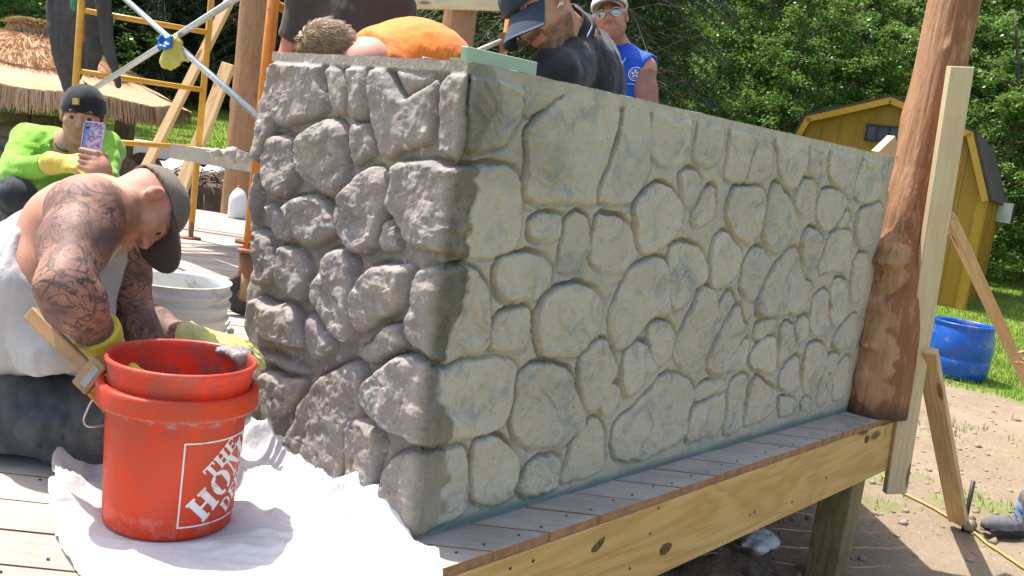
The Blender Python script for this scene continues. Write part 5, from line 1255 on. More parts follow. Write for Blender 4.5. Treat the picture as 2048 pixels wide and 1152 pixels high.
# ================================================================== scaffold
M_SY = simple("yellow_scaffold_paint", (0.62, 0.33, 0.02), (0.52, 0.25, 0.02), .42, 12, .2, 80, .001, dirt=(0.12, 0.05, 0.02), dscale=26, dlo=.64, dhi=.70)
M_SO = simple("orange_scaffold_paint", (0.72, 0.24, 0.015), (0.62, 0.19, 0.015), .40, 12, .2, 80, .001, dirt=(0.14, 0.05, 0.02), dscale=26, dlo=.62, dhi=.68)
M_GALV = simple("galvanised_steel", (0.50, 0.52, 0.55), (0.40, 0.42, 0.45), .34, 20, .1, 60, .001, metal=.85)
M_RUST = simple("rusty_steel", (0.32, 0.14, 0.07), (0.20, 0.09, 0.05), .8, 20, .5, 80, .002)
def vert(px, py, d_, z0, z1):
    q = P(px, py, d_); return V(q[0], q[1], z0), V(q[0], q[1], z1)
TZ = 2.35
def scaffold():
    a0, a1 = vert(150, 190, 6.0, .12, TZ); b0, b1 = vert(398, 280, 6.6, .12, TZ)
    T_ = thing("tube_scaffold", V(a0[0], a0[1], 0), "yellow tube scaffold frame with the dark jacket hung on its left leg", "scaffold")
    for p, q in ((a0, a1), (b0, b1)): obj("leg", *tube([p, (p + q) / 2, q], .0225, 14), M_SY, T_)
    for (y0, y1) in ((22, 66), (143, 180), (281, 297)):
        p = P(160, y0, 6.0); q = P(404, y1, 6.6); z = (p[2] + q[2]) / 2
        p = V(a0[0], a0[1], p[2]); q = V(b0[0], b0[1], q[2]); obj("rung", *tube([p, q], .019, 12), M_SY, T_)
    for p in (a0, b0):
        obj("base_plate", *lathe([(.001, .0), (.075, .0), (.075, .01), (.02, .012), (.02, .12)], 20, (p[0], p[1], 0.002)), M_RUST, T_)
    # near orange frame
    o0, o1 = vert(505, 430, 4.25, .30, 2.1); c0, c1 = vert(812, 5, 5.6, .30, 2.1)
    T2 = thing("tube_scaffold", V(o0[0], o0[1], 0), "orange tube scaffold frame on wheels at the left end of the wall", "scaffold")
    for p, q in ((o0, o1), (c0, c1)):
        obj("leg", *tube([p, (p + q) / 2, q], .028, 16), M_SO, T2)
        m = p * V(1, 1, 0)
        obj("jack_plate", *join([lathe([(.001, .318), (.050, .318), (.055, .310), (.055, .300), (.02, .298)], 24, m), box(m + V(0, 0, .345), (.13, .05, .022), frame(nrm(MC[0] * V(1, 1, 0) - MC[2] * V(.4, .4, 0)))), lathe([(.026, .30), (.040, .296), (.042, .20), (.034, .17), (.001, .17)], 24, m)]), M_RUST if p is o0 else M_RUST, T2)
        wf = frame(nrm(V(MC[0][0], MC[0][1], 0) * .9 + V(MC[2][0], MC[2][1], 0) * .3)); Rw = np.stack([wf[:, 0], wf[:, 2], -wf[:, 1]], 1)
        w_ = lathe([(.02, -.022), (.085, -.022), (.098, -.016), (.10, 0), (.098, .016), (.085, .022), (.02, .022)], 36, m + V(0, 0, .102), Rw)
        wh = obj("caster_wheel", *w_, simple("black_rubber", (.035, .033, .03), (.06, .055, .05), .8, 20, .1), T2)
        sub("hub", *lathe([(.001, -.03), (.03, -.03), (.034, -.024), (.034, .024), (.03, .03), (.001, .03)], 20, m + V(0, 0, .102), Rw), M_RUST, wh, T2)
        obj("caster_fork", *join([box(m + V(0, 0, .145) + Rw[:, 2] * s * .034, (.05, .006, .12), np.stack([Rw[:, 0], Rw[:, 2], V(0, 0, 1)], 1)) for s in (-1, 1)]), simple("ochre_caster", (.42, .27, .12), (.30, .17, .08), .7, 20, .3), T2)
    zz = 1.42
    for z in (1.35, .9, .5): 
        z_ = P(548, 16, 4.25)[2] if z == 1.35 else z
        obj("rung", *tube([V(o0[0], o0[1], z_), V(c0[0], c0[1], z_)], .022, 12), M_SO, T2)
    # cross braces, thin galvanised tubes with flattened ends
    B = thing("cross_brace", (P(330, 85, 5.1)), "pair of crossed galvanised scaffold braces with the blue and yellow gloves hung at the crossing", "brace")
    la = V(a0[0], a0[1], 0); oa = V(o0[0], o0[1], 0)
    def ontube(px, py, line):      # height at which the leg passes the pixel row
        best = None
        for z in np.linspace(.2, 2.4, 600):
            q = MC @ (V(line[0], line[1], z) - CAM); x_ = 1024 + FPX * q[0] / q[2]; y_ = 576 + FPX * q[1] / q[2]
            if best is None or abs(y_ - py) < best[0]: best = (abs(y_ - py), z)
        return V(line[0], line[1], best[1])
    l_top = ontube(0, -75, la); o_bot = ontube(0, 240, oa); l_bot = ontube(0, 212, la); o_top = ontube(0, -38, oa)
    s_ = nrm(MC[2]) * .03
    obj("brace_tube", *tube([l_top - s_, o_bot - s_], .0165, 10), M_GALV, B); obj("brace_tube", *tube([l_bot - s_ * 2.1, o_top - s_ * 2.1], .0165, 10), M_GALV, B)
    # aluminium walk board
    w0 = P(398, 309, 6.6); w1 = P(640, 345, 6.05); w1[2] = w0[2] = (w0[2] + w1[2]) / 2
    W_ = thing("walk_board", (w0 + w1) / 2, "grey aluminium scaffold walk board running behind the orange scaffold leg", "walk board")
    R = frame(w1 - w0); L = np.linalg.norm(w1 - w0)
    ctr = (w0 + w1) / 2 + R[:, 1] * 0.0
    al = simple("dusty_aluminium", (.42, .38, .34), (.33, .29, .25), .5, 10, .2, 50, metal=.25)
    obj("side_rail", *box(ctr + R[:, 1] * -.24, (L, .03, .10), R), al, W_, False); obj("side_rail", *box(ctr + R[:, 1] * .24, (L, .03, .10), R), al, W_, False)
    obj("plank", *box(ctr + V(0, 0, .035), (L - .01, .44, .02), R), simple("dusty_ply", (.55, .53, .50), (.4, .38, .36), .8, 10, .3), W_, False)
    # loose lumps of cement on it
    g = P(478, 285, 5.0); g = V(*g[:2], w0[2] + .075)
    for k, (dx, dy, r) in enumerate(((-.16, 0, .045), (-.06, .05, .055), (.03, -.03, .05), (.10, .05, .06), (.2, 0, .05))):
        c_ = P(480 + dx * 300, 286 + dx * 60, 5.0) ; c_ = V(c_[0], c_[1], w0[2] + .05 + r * .7)
        S = SDF(c_ - .12, c_ + .12, .008); S.ell(c_, (r * 1.2, r, r * .8)); S.warp(.040, 11, 4, k, ridge=True)
        tag(obj("cement_lump", *S.mesh(), simple("pale_lump", (.5, .46, .4), (.36, .33, .29), .9, 20, .6)) if k == 0 else obj("cement_lump", *S.mesh(), bpy.data.materials["pale_lump"]), ["leftmost, palest cement lump on the walk board", "second cement lump from the left end of the walk board row", "middle cement lump of the row on the walk board", "fourth cement lump, just left of the orange scaffold leg", "cement lump on the walk board hidden by the orange scaffold leg"][k], "lump", "cement lumps on the walk board")
    for k in range(3):  # planks out of view, added to throw shadow bands on the deck
        t = .16 + .30 * k; p = a0 * (1 - t) + b0 * t; q = o0 * (1 - t) + c0 * t; p[2] = q[2] = 2.30 + .045 * (k % 2) * 0; e = nrm(q - p)
        bt_ = board("shadow_plank", p - e * .25, q + e * .25, .24, .04, M_PINE2, None); tag(bt_, ["left", "middle", "right"][k] + " of three unseen pine planks added above the picture to shadow the deck", "plank", "unseen planks added above the scaffold")
    # third leg with a brace bracket right of the wall corner
    d0, d1 = vert(1010, 90, 6.2, .0, 2.3)
    T3 = thing("tube_scaffold", d0, "orange scaffold leg with a rusty brace bracket seen left of the navy cap", "scaffold")
    obj("leg", *tube([d0, (d0 + d1) / 2, d1], .0225, 14), M_SO, T3)
    e = P(1006, 84, 6.1); obj("bracket", *join([box(e, (.05, .03, .12), frame(MC[0])), box(e + V(0, 0, -.10), (.03, .03, .08), frame(MC[0]))]), M_RUST, T3, False)
    f0 = P(1006, 80, 6.1); f1 = P(945, 106, 5.9); obj("brace_arm", *tube([f0, f1], [.016, .016], 8), simple("dull_zinc", (.42, .38, .28), (.3, .25, .18), .5, 20, .1, metal=.5), T3)
scaffold()
# pale beam across the top, behind
q0 = P(790, -6, 8.0); q1 = P(1012, 0, 8.0)
studtop("header_beam", q0, q0 + (q1 - q0) * 1.25, .19, .04, M_PINE2, nrm(MC[2]), "pale horizontal header plank across the top of the rear log post", "beam")
# leaning studs on the left
u1 = P(470, -20, 7.4); u0 = P(283, 352, 7.4)
studtop("leaning_stud", u0 - (u1 - u0) * .35, u1 + (u1 - u0) * .1, .089, .038, M_PINE, nrm(MC[2] + .5 * MC[0]), "long weathered pine stud leaning up to the right behind the scaffold rungs", "board", "leaning studs")
u1 = P(458, 128, 7.2); u0 = P(350, 410, 7.2)
studtop("leaning_stud", u0 - (u1 - u0) * .25, u1, .12, .038, M_PINE, nrm(MC[2] + .4 * MC[0]), "shorter split-topped pine stud leaning against the straight log post", "board", "leaning studs")
# green level lying on the wall corner
def level():
    a = onplane(927, 95, 1, -.03) ; a = P(928, 108, 2.12); b = P(1068, 138, 2.40)
    R = frame(b - a, (0, 0, 1)); c = (a + b) / 2; T_ = thing("green_level", c, "pale green straight edge lying on the wall top at its corner", "level")
    L = np.linalg.norm(b - a); m = simple("pale_green_metal", (.25, .36, .25), (.20, .30, .21), .45, 10, .1, 60)
    v, f = bevbox((L, .018, .036), .002); obj("blade", v @ R.T + c, f, m, T_, False); obj("flange", *box(c + R[:, 1] * .02 - V(0, 0, .012), (L * .99, .04, .004), R), m, T_, False)
level()
# dark trowel on the wall top
c = P(880, 104, 2.5); tt = thing("steel_trowel", c, "dark steel finishing trowel lying flat on the wall top left of the green straight edge", "trowel")
obj("blade", *box(V(c[0], c[1], HW + .012), (.26, .09, .004), frame(V(1, .25, 0))), simple("dark_steel", (.12, .13, .15), rough=.4, bmp=.1, metal=.5), tt, False)
obj("handle", *tube([V(c[0], c[1], HW + .035) - V(.06, 0, 0), V(c[0], c[1], HW + .038) + V(.06, .015, 0)], .012, 10), M_DKH if 'M_DKH' in globals() else simple("dark_handle", (.04, .03, .03), rough=.5), tt)

# ================================================================== straw umbrella and other things behind
def umbrella():
    top = P(70, 52, 9.6); R_ = 1.62; cx_ = V(top[0], top[1], 0); zt = top[2]; zr = P(358, 180, 9.6)[2] - .04
    zr = zt - .62
    T_ = thing("straw_umbrella", cx_, "round straw thatched sun umbrella with a fringed edge on the lawn left", "umbrella")
    n = 8; a = np.linspace(0, 2 * np.pi, 8 * 16 + 1)[:-1]
    def cover(r0, r1, z0, z1, dz, fr, nm, mat, seed, tufts=True):
        rr = np.linspace(r0, r1, 14); V_, F = [], []
        for i, r in enumerate(rr):
            t = i / 13; sag = .04 * np.abs(np.sin(a * n / 2)) ** 2 * t; z = z0 + (z1 - z0) * t + .03 * math.sin(math.pi * t) - sag + .012 * fbm(np.stack([np.cos(a) * r, np.sin(a) * r, a * 0 + seed], -1), 9, 3, seed) 
            k = r * (np.cos(np.pi / n) / np.cos((a + np.pi / n) % (2 * np.pi / n) - np.pi / n))
            V_.append(np.stack([cx_[0] + k * np.cos(a), cx_[1] + k * np.sin(a), z], 1))
        m = len(a)
        for i in range(13):
            for j in range(m): F.append((i * m + j, (i + 1) * m + j, (i + 1) * m + (j + 1) % m, i * m + (j + 1) % m))
        o = obj(nm, np.concatenate(V_), F, mat, T_)
        # fringe strands
        rs2 = np.random.RandomState(seed); N_ = fr; aa = rs2.uniform(0, 2 * np.pi, N_); k = r1 * (np.cos(np.pi / n) / np.cos((aa + np.pi / n) % (2 * np.pi / n) - np.pi / n)) * rs2.uniform(.97, 1.005, N_)
        zb = z1 - .04 * np.abs(np.sin(aa * n / 2)) ** 2; L = dz * rs2.uniform(.6, 1.15, N_); w_ = rs2.uniform(.004, .012, N_)
        p = np.stack([cx_[0] + k * np.cos(aa), cx_[1] + k * np.sin(aa), zb + .01], 1); s2 = np.stack([-np.sin(aa) * w_, np.cos(aa) * w_, aa * 0], 1); dn2 = np.stack([np.cos(aa) * .12 * L, np.sin(aa) * .12 * L, -L], 1) + rs2.normal(0, .012, (N_, 3))
        v = np.stack([p - s2, p + s2, p + s2 * .4 + dn2, p - s2 * .4 + dn2], 1).reshape(-1, 3)
        fo = obj("fringe", v, np.arange(N_ * 4).reshape(-1, 4), M_STR, T_, False); fo['kind'] = 'stuff'
        if not tufts: return
        N2 = fr * 3; aa = rs2.uniform(0, 2 * np.pi, N2); t = rs2.uniform(0, 1, N2) ** .6; r = r0 + (r1 - r0) * t; k = r * (np.cos(np.pi / n) / np.cos((aa + np.pi / n) % (2 * np.pi / n) - np.pi / n)); z = z0 + (z1 - z0) * t + .03 * np.sin(np.pi * t) + .01
        p = np.stack([cx_[0] + k * np.cos(aa), cx_[1] + k * np.sin(aa), z], 1); s2 = np.stack([-np.sin(aa), np.cos(aa), aa * 0], 1) * .006; o2 = np.stack([np.cos(aa) * .10, np.sin(aa) * .10, -.015 + rs2.uniform(0, .03, N2)], 1)
        v = np.stack([p - s2, p + s2, p + o2], 1).reshape(-1, 3); so_ = obj("thatch", v, np.arange(N2 * 3).reshape(-1, 3), M_STR, T_, False); so_['kind'] = 'stuff'
    cover(.05, R_, zt - .10, zr, .20, 3600, "canopy", M_STRC, 3, False)
    cover(.04, R_ * .70, zt - .03, zt - .03 + (zr - zt) * .62, .16, 2200, "upper_tier", M_STRC, 9)
    cover(.02, .28, zt + .05, zt - .02, .08, 500, "top_cap", M_STRC, 5)
    obj("pole", *tube([V(cx_[0], cx_[1], -.6), V(cx_[0], cx_[1], zt)], .022, 12), M_DKB, T_)
    for j in range(8):
        an = 2 * np.pi * j / 8; o = V(cx_[0], cx_[1], zt - .12); e = V(cx_[0] + R_ * .97 * np.cos(an), cx_[1] + R_ * .97 * np.sin(an), zr + .0)
        obj("rib", *tube([o, e], .009, 6), M_DKB, T_)
M_DKB = simple("dark_brown_metal", (.05, .035, .03), rough=.6, bmp=0)
M_STR = leafmat("straw_strand", (.56, .36, .23), (.70, .50, .36), .35, .7) if 'leafmat' in globals() else None
M_STRC = simple("straw_cloth", (.66, .36, .21), (.52, .27, .15), .85, 1.6, .6, 30, .02, stretch=(.6, .6, 9))
umbrella()
def fillz(px, py, r): 
    q = ray(px, py); q = q / np.linalg.norm(q[:2]); return CAM + q * r
# grey board post beyond
def far_things():
    p = fillz(244, 330, 11.5); x_, y_ = p[:2]; z0 = float(gz(x_, y_))
    t_ = thing("grey_post", (x_, y_, z0), "weathered grey square post below the straw umbrella's fringe", "post"); board("timber", (x_, y_, z0 - .1), (x_, y_, p[2] + .72), .17, .15, simple("weathered_timber", (.20, .18, .155), (.13, .115, .10), .9, 6, .6, 30, .006, stretch=(.2, 1, 1)), t_, up=nrm(MC[2]))
    # dark wooden half-round tables / log slices
    M_DB = simple("dark_stained_wood", (.10, .055, .035), (.06, .035, .025), .7, 10, .4)
    for k, (px, py, r, rad, lab) in enumerate(((243, 355, 9.8, .20, "upright dark wooden log slice behind the green-shirted man's arm"), (287, 350, 10.2, .22, "second dark wooden log slice just left of the longer leaning stud"))):
        p = fillz(px, py, r); z0 = float(gz(p[0], p[1])); c = V(p[0], p[1], max(p[2], z0 + .18))
        fr = frame(nrm(MC[2] * V(1, 1, 0) + MC[0] * V(.3, .3, 0))); Rw = np.stack([fr[:, 1], fr[:, 2], fr[:, 0]], 1)
        t_ = thing("log_slice", (c[0], c[1], z0), lab, "log slice")
        obj("bark", *lathe([(rad, -.05), (rad * 1.04, -.03), (rad * 1.04, .03), (rad, .05)], 36, c, Rw), M_DB, t_); obj("face", *lathe([(.001, -.048), (rad * .99, -.05)], 36, c, Rw), M_DB, t_); obj("foot", *box((c[0], c[1], (z0 + c[2]) / 2 - rad * .5), (.3, .1, abs(c[2] - z0) + .02)), M_DB, t_, False)
    # pale slab and rubble row
    p = fillz(355, 317, 17.5); z0 = float(gz(p[0], p[1])); fr = frame(nrm(MC[0] * V(1, 1, 0)))
    tag(obj("concrete_slab", *box((p[0], p[1], z0 + .10), (4.2, 1.5, .22), fr), simple("pale_concrete", (.42, .43, .43), (.34, .35, .35), .9, 2, .3), smooth=False), "flat pale grey concrete slab beyond the leaning studs", "slab")
    rr = np.random.RandomState(6); parts = []; MR = simple("white_rubble", (.62, .60, .56), (.40, .38, .35), .9, 5, .7, 12, .03)
    for k in range(34):
        px = rr.uniform(262, 440); r = rr.uniform(14.6, 15.6); p = fillz(px, 340, r); z0 = float(gz(p[0], p[1])); s = rr.uniform(.09, .22)
        S = lathe([(.001, -1), (.6, -.8), (1, -.1), (.85, .5), (.4, .85), (.001, 1)], 8, (0, 0, 0)); v = S[0] * s * np.array([rr.uniform(.8, 1.6), rr.uniform(.7, 1.2), rr.uniform(.4, .8)]); v = v * (1 + .25 * vnoise(v / s, 1.4, k)[:, None]); an = rr.uniform(0, 6.28)
        v = v @ np.array([[math.cos(an), -math.sin(an), 0], [math.sin(an), math.cos(an), 0], [0, 0, 1]]).T + np.array([p[0], p[1], z0 + s * .25])
        tag(obj("rubble_rock", v, S[1], MR, smooth=False), "broken pale rock in the rubble row between the slab and the deck", "rock", "rubble row behind the deck")
    # stump with trailing roots
    p = fillz(402, 395, 10.6); z0 = float(gz(p[0], p[1])); t_ = thing("root_stump", (p[0], p[1], z0), "dark stump with trailing dead roots left of the straight log post", "stump"); zt = fillz(402, 362, 10.6)[2]
    MRt = simple("dead_root", (.16, .11, .08), (.08, .055, .04), .95, 10, .6)
    obj("stump_body", *lathe([(.30, z0 - .05 - z0), (.26, .1), (.27, zt - z0 - .05), (.22, zt - z0), (.001, zt - z0 - .02)], 24, (p[0], p[1], z0)), MRt, t_)
    parts = []
    for k in range(90):
        an = rr.uniform(0, 6.28); o = V(p[0], p[1], zt + rr.uniform(-.05, .05)) + rr.normal(0, .1, 3) * V(1, 1, .3); L = rr.uniform(.2, .5); e = o + V(math.cos(an) * L, math.sin(an) * L, rr.uniform(-.35, .05)); parts.append(tube([o, (o + e) / 2 + V(0, 0, rr.uniform(.03, .12)), e], [.010, .007, .003], 4, False))
    r_ = obj("roots", *join(parts), MRt, t_); r_['kind'] = 'stuff'
    # overturned pale barrow tray beside the log
    p = fillz(432, 398, 9.6); z0 = float(gz(p[0], p[1])); c = V(p[0], p[1], z0 + .2)
    S = SDF(c - V(.45, .45, .3), c + V(.45, .45, .35), .015); S.ell(c + V(0, 0, .05), (.30, .22, .11)); S.cut(c + V(0, 0, .05), (0, 0, -1)); S.warp(.006, 6)
    t_ = thing("barrow_tray", (c[0], c[1], z0), "upturned pale blue-grey tray resting on dark props beside the straight log post", "tray"); obj("tray", *S.mesh(), simple("pale_blue_enamel", (.50, .56, .62), (.42, .48, .54), .4, 5, .1), t_)
    obj("props", *box((c[0], c[1], z0 + .1), (.5, .3, .26), frame(nrm(MC[0] * V(1, 1, 0)))), M_DB, t_, False)
    # pile of grey driftwood at the far left
    MG = simple("driftwood", (.34, .31, .28), (.22, .20, .18), .9, 5, .7, 20, .01, stretch=(.3, 1, 1))
    for k, (px, py, r, L, w_) in enumerate(((30, 225, 12.5, 1.3, .16), (10, 245, 12.0, 1.5, .14), (45, 262, 11.5, 1.1, .18), (5, 285, 11.0, 1.2, .15), (60, 240, 12.2, .5, .2), (20, 305, 10.5, .9, .16))):
        p = fillz(px, py, r); s_ = nrm(MC[0] * V(1, 1, 0)) * L / 2 + MC[2] * V(1, 1, 0) * rr.uniform(-.2, .2); z0 = float(gz(p[0], p[1]))
        p[2] = max(p[2] - .05, z0 + w_ * .45)
        tag(obj("driftwood_log", *tube(spline([p - s_, p + V(0, 0, rr.uniform(-.03, .05)), p + s_], 9), w_ * .5, 10), MG), ["topmost grey driftwood log at the far left edge under the umbrella", "long grey driftwood log just below the topmost one", "short thick driftwood log nearest the green shoulder", "grey driftwood log low in the heap at the left edge", "stubby driftwood log standing behind the green shoulder", "lowest driftwood log, half behind the green sleeve"][k], "log", "driftwood heap")
    p = fillz(28, 330, 10.2); z0 = float(gz(p[0], p[1])); tag(obj("earth_heap", *mound((p[0], p[1]), (1.6, 1.2), .22, seed=8), bpy.data.materials["dug_earth"], base=(p[0], p[1], z0)), "brown earth heap under the driftwood at the far left", "earth")
far_things()
# jacket hung on the scaffold leg
def RC_j(): return MC[0]
def bounds_(p, m): p = np.array(p); return p.min(0) - m, p.max(0) + m
def jacket():
    a = P(155, 30, 5.85); T_ = thing("dark_jacket", a, "charcoal fleece jacket hung by its collar over the yellow scaffold leg", "jacket")
    J = lambda x_, y_, d_=6.12: P(x_, y_, d_)
    lo, hi = bounds_([J(60, -80), J(280, 220), J(60, 220), J(280, -80), J(170, 80, 5.9), J(170, 80, 6.35)], .1)
    S = SDF(lo, hi, .010); fl = (MC[2], .30)
    S.cone(J(120, -60), J(124, 60), .085, .10, .03, flat=fl); S.cone(J(124, 60), J(140, 150), .10, .07, .03, flat=fl); S.cone(J(190, -60), J(178, 50), .12, .11, .03, flat=fl); S.cone(J(178, 50), J(178, 132), .11, .07, .02, flat=fl)
    S.cone(J(155, -60), J(158, 112), .10, .08, .03, flat=fl)
    S.cone(J(108, 0), J(104, 55), .055, .05, .02, flat=(MC[2], .6)); S.cone(J(104, 55), J(136, 175), .055, .040, .015, flat=(MC[2], .6))
    S.cone(J(205, -20, 6.0), J(212, 80, 6.0), .07, .06, .015, flat=(MC[2], .6)); S.cone(J(212, 80, 6.0), J(236, 170, 6.0), .06, .042, .01, flat=(MC[2], .6))
    Rj = np.stack([RC_j(), MC[2], -MC[1]], 1)
    S.warp(.030, 9, 3, 4, stretch=(1, 1, .16), ridge=True, R=Rj); S.warp(.012, 16, 2, 6, stretch=(1, 1, .35), R=Rj)
    obj("fleece", *S.mesh(), simple("charcoal_fleece", (.060, .058, .058), (.040, .039, .040), .95, 20, .4, 120, .003), T_)
    board("red_print_label", P(163, 22, 5.97), P(165, 84, 5.97), .030, .002, simple("red_label", (.50, .10, .05), (.46, .36, .30), .6, 25, .1), T_, up=-MC[2], root=T_)
    S = SDF(lo, hi, .008); S.ell(J(150, 8, 5.98), (.028, .025, .05)); obj("green_toggle", *S.mesh(), simple("green_plastic", (.02, .22, .12), rough=.4, bmp=0), T_)
jacket()
# gloves at the brace crossing
def hung():
    J = lambda x_, y_, d_=4.72: P(x_, y_, d_)
    lo = J(335, 110) - .3; hi = J(335, 110) + .3; T_ = thing("blue_glove", J(328, 82), "crumpled blue nitrile glove tied round the brace crossing", "glove")
    S = SDF(lo, hi, .006); S.ell(J(328, 82), .036, k=.02)
    for x_, y_ in ((316, 80), (320, 95), (342, 76), (340, 90), (330, 96), (322, 74)): S.cone(J(328, 82), J(x_, y_, 4.68), .022, .012, .012)
    S.warp(.012, 24, 3, 5, ridge=True); obj("glove_body", *S.mesh(), simple("blue_nitrile", (.01, .16, .62), rough=.4, bmp=.1), T_)
    T2 = thing("yellow_glove", J(345, 105), "yellow rubber glove hanging limp below the brace crossing", "glove")
    S = SDF(lo, hi, .006); S.cone(J(350, 84), J(338, 122), .045, .05, .01, flat=(MC[2], .45)); S.cone(J(352, 90), J(372, 118), .035, .02, .015, flat=(MC[2], .5)); S.cone(J(352, 100), J(356, 126), .025, .014, .01, flat=(MC[2], .5)); S.warp(.010, 20, 3, 9, ridge=True)
    obj("glove_body", *S.mesh(), simple("yellow_rubber_hung", (.60, .50, .10), (.5, .42, .08), .5, 10, .2), T2)
hung()
# ================================================================== people
RC_, DC_, FC_ = MC[0], MC[1], MC[2]                       # picture right / down / away, as world directions
def W(r, d_, f_=0): return nrm(RC_ * r + DC_ * d_ + FC_ * f_)
def ortho(f, u):
    f = nrm(f); u = nrm(u - f * (u @ f)); r = np.cross(f, u); return f, u, r      # r: the figure's right hand side
def head_prims(S, c, f, u, s=1.0, off=0.0, neck=None, ears=True):
    f, u, r = ortho(f, u); R = np.stack([f, r, u], 1)
    def q(a, b, c_): return c + (f * a + r * b + u * c_) * s
    S.ell(q(-.012, 0, .030), V(.098, .077, .090) * s + off, R, .01)
    S.ell(q(.030, 0, -.030), V(.060, .058, .082) * s + off, R, .03)
    for sg in (-1, 1): S.cone(q(.0, .052 * sg, -.055), q(.060, .018 * sg, -.100), .022 * s, .018 * s, .022)
    S.ell(q(.068, 0, -.100), V(.020, .022, .018) * s, R, .015)
    S.cone(q(.080, -.034, .022), q(.080, .034, .022), .013 * s, .013 * s, .012)
    for sg in (-1, 1):
        S.ell(q(.058, .044 * sg, -.022), V(.024, .022, .022) * s, R, .02)
        S.ell(q(.098, .032 * sg, .002), V(.016, .018, .011) * s, R, .010, 's')
        S.ell(q(.074, .032 * sg, .001), V(.016, .017, .0135) * s, R, .004)
    S.cone(q(.090, 0, .012), q(.108, 0, -.026), .008 * s, .0125 * s, .008); S.ell(q(.098, .011, -.030), .0085 * s, k=.005); S.ell(q(.098, -.011, -.030), .0085 * s, k=.005)
    S.cone(q(.086, -.018, -.060), q(.086, .018, -.060), .0075 * s, .0075 * s, .006); S.cone(q(.085, -.015, -.070), q(.085, .015, -.070), .0085 * s, .0085 * s, .006)
    S.ell(q(.097, 0, -.0648), V(.010, .024, .0016) * s, R, .003, 's')
    if ears:
        for sg in (-1, 1):
            S.ell(q(-.012, .080 * sg, -.004), V(.019, .010, .031) * s, R, .006); S.ell(q(-.006, .090 * sg, .0), V(.010, .007, .018) * s, R, .004, 's')
    if neck is not None: S.cone(q(-.022, 0, -.050), neck, .054 * s, .062 * s, .03)
    return f, u, r
def face_attrs(v, c, f, u, s=1.0, beard=1.0):
    f, u, r = ortho(f, u); d_ = (v - c) / s; a = d_ @ f; b = d_ @ r; h_ = d_ @ u
    lip = np.clip(1 - np.abs(h_ + .065) / .012, 0, 1) * (np.abs(b) < .026) * (a > .072)
    brow = (np.abs(h_ - .026 + .25 * np.abs(np.abs(b) - .03)) < .006) * (np.abs(b) > .012) * (np.abs(b) < .052) * (a > .05)
    nz = fbm(d_, 60, 2, 3) * .3
    jaw = np.clip((-.048 - h_ - .3 * np.clip(a - .03, 0, 1) * 0 + .02 * nz) / .012, 0, 1) * (a > -.03) * (h_ > -.16)
    must = (h_ < -.036) & (h_ > -.056) & (np.abs(b) < .036) & (a > .066)
    gap = (h_ < -.050) & (h_ > -.078) & (np.abs(b) < .028) & (a > .07)
    hair = np.clip(np.maximum(jaw * (~gap), must * 1.0) * beard * (.75 + nz), 0, 1); hair = np.maximum(hair, brow * 1.0)
    return lip, hair
def hand_prims(S, w_, fd, pn, side=1, curl=(.4, .5, .6, .7), s=1.0, off=0.0, thumb=.6, spread=.12):
    """w_: wrist, fd: finger direction, pn: palm normal (curl goes that way), side: +1 thumb towards cross(fd, pn)"""
    fd = nrm(fd); pn = nrm(pn - fd * (pn @ fd)); x = np.cross(fd, pn) * side; R = np.stack([fd, x, pn], 1)
    pc = w_ + fd * .050 * s
    S.ell(pc, V(.052, .043, .017) * s + off, R, .012); S.cone(w_ - fd * .02 * s, w_ + fd * .03 * s, .027 * s + off, .026 * s + off, .02, flat=(pn, .72))
    L = [(.043, .026, .022), (.047, .030, .023), (.044, .028, .022), (.034, .020, .019)]
    for i in range(4):
        o = w_ + (fd * (.088 - .004 * abs(i - 1.2)) + x * (.030 - .0205 * i)) * s; a = 0; d_ = nrm(fd + x * spread * (1.2 - i)); rad = (.0098 - .0004 * i) * s + off
        S.cone(o - d_ * .03 * s, o, rad * 1.1, rad * 1.05, .006)
        for j in range(3):
            a += curl[i] * (1.0, 1.25, .8)[j]; dd = nrm(d_ * math.cos(a) + pn * math.sin(a)); e = o + dd * L[i][j] * s
            S.cone(o, e, rad * (1 - .06 * j), rad * (.94 - .06 * j), .0035); o = e
    o = w_ + (fd * .022 + x * .028) * s; d_ = nrm(fd * .65 + x * .75 + pn * .25)
    for j, l in enumerate((.040, .032, .026)):
        e = o + d_ * l * s; S.cone(o, e, (.0125 - .001 * j) * s + off, (.0115 - .001 * j) * s + off, .006); o = e; d_ = nrm(d_ + (fd * .35 - x * .30 + pn * .45) * thumb)
def limb(S, a, b, c, r0, r1, r2, r3, k=.025, off=0.0):
    """two-segment limb with a swell: a-b (r0->r1), b-c (r2->r3)"""
    a, b, c = map(np.asarray, (a, b, c)); m1 = a + (b - a) * .4; m2 = b + (c - b) * .28
    S.cone(a, m1, r0 + off, (r0 * .55 + r1 * .45) * 1.04 + off, k); S.cone(m1, b, (r0 * .55 + r1 * .45) * 1.04 + off, r1 + off, k)
    S.cone(b, m2, r1 * .98 + off, r2 + off, k); S.cone(m2, c, r2 + off, r3 + off, k)
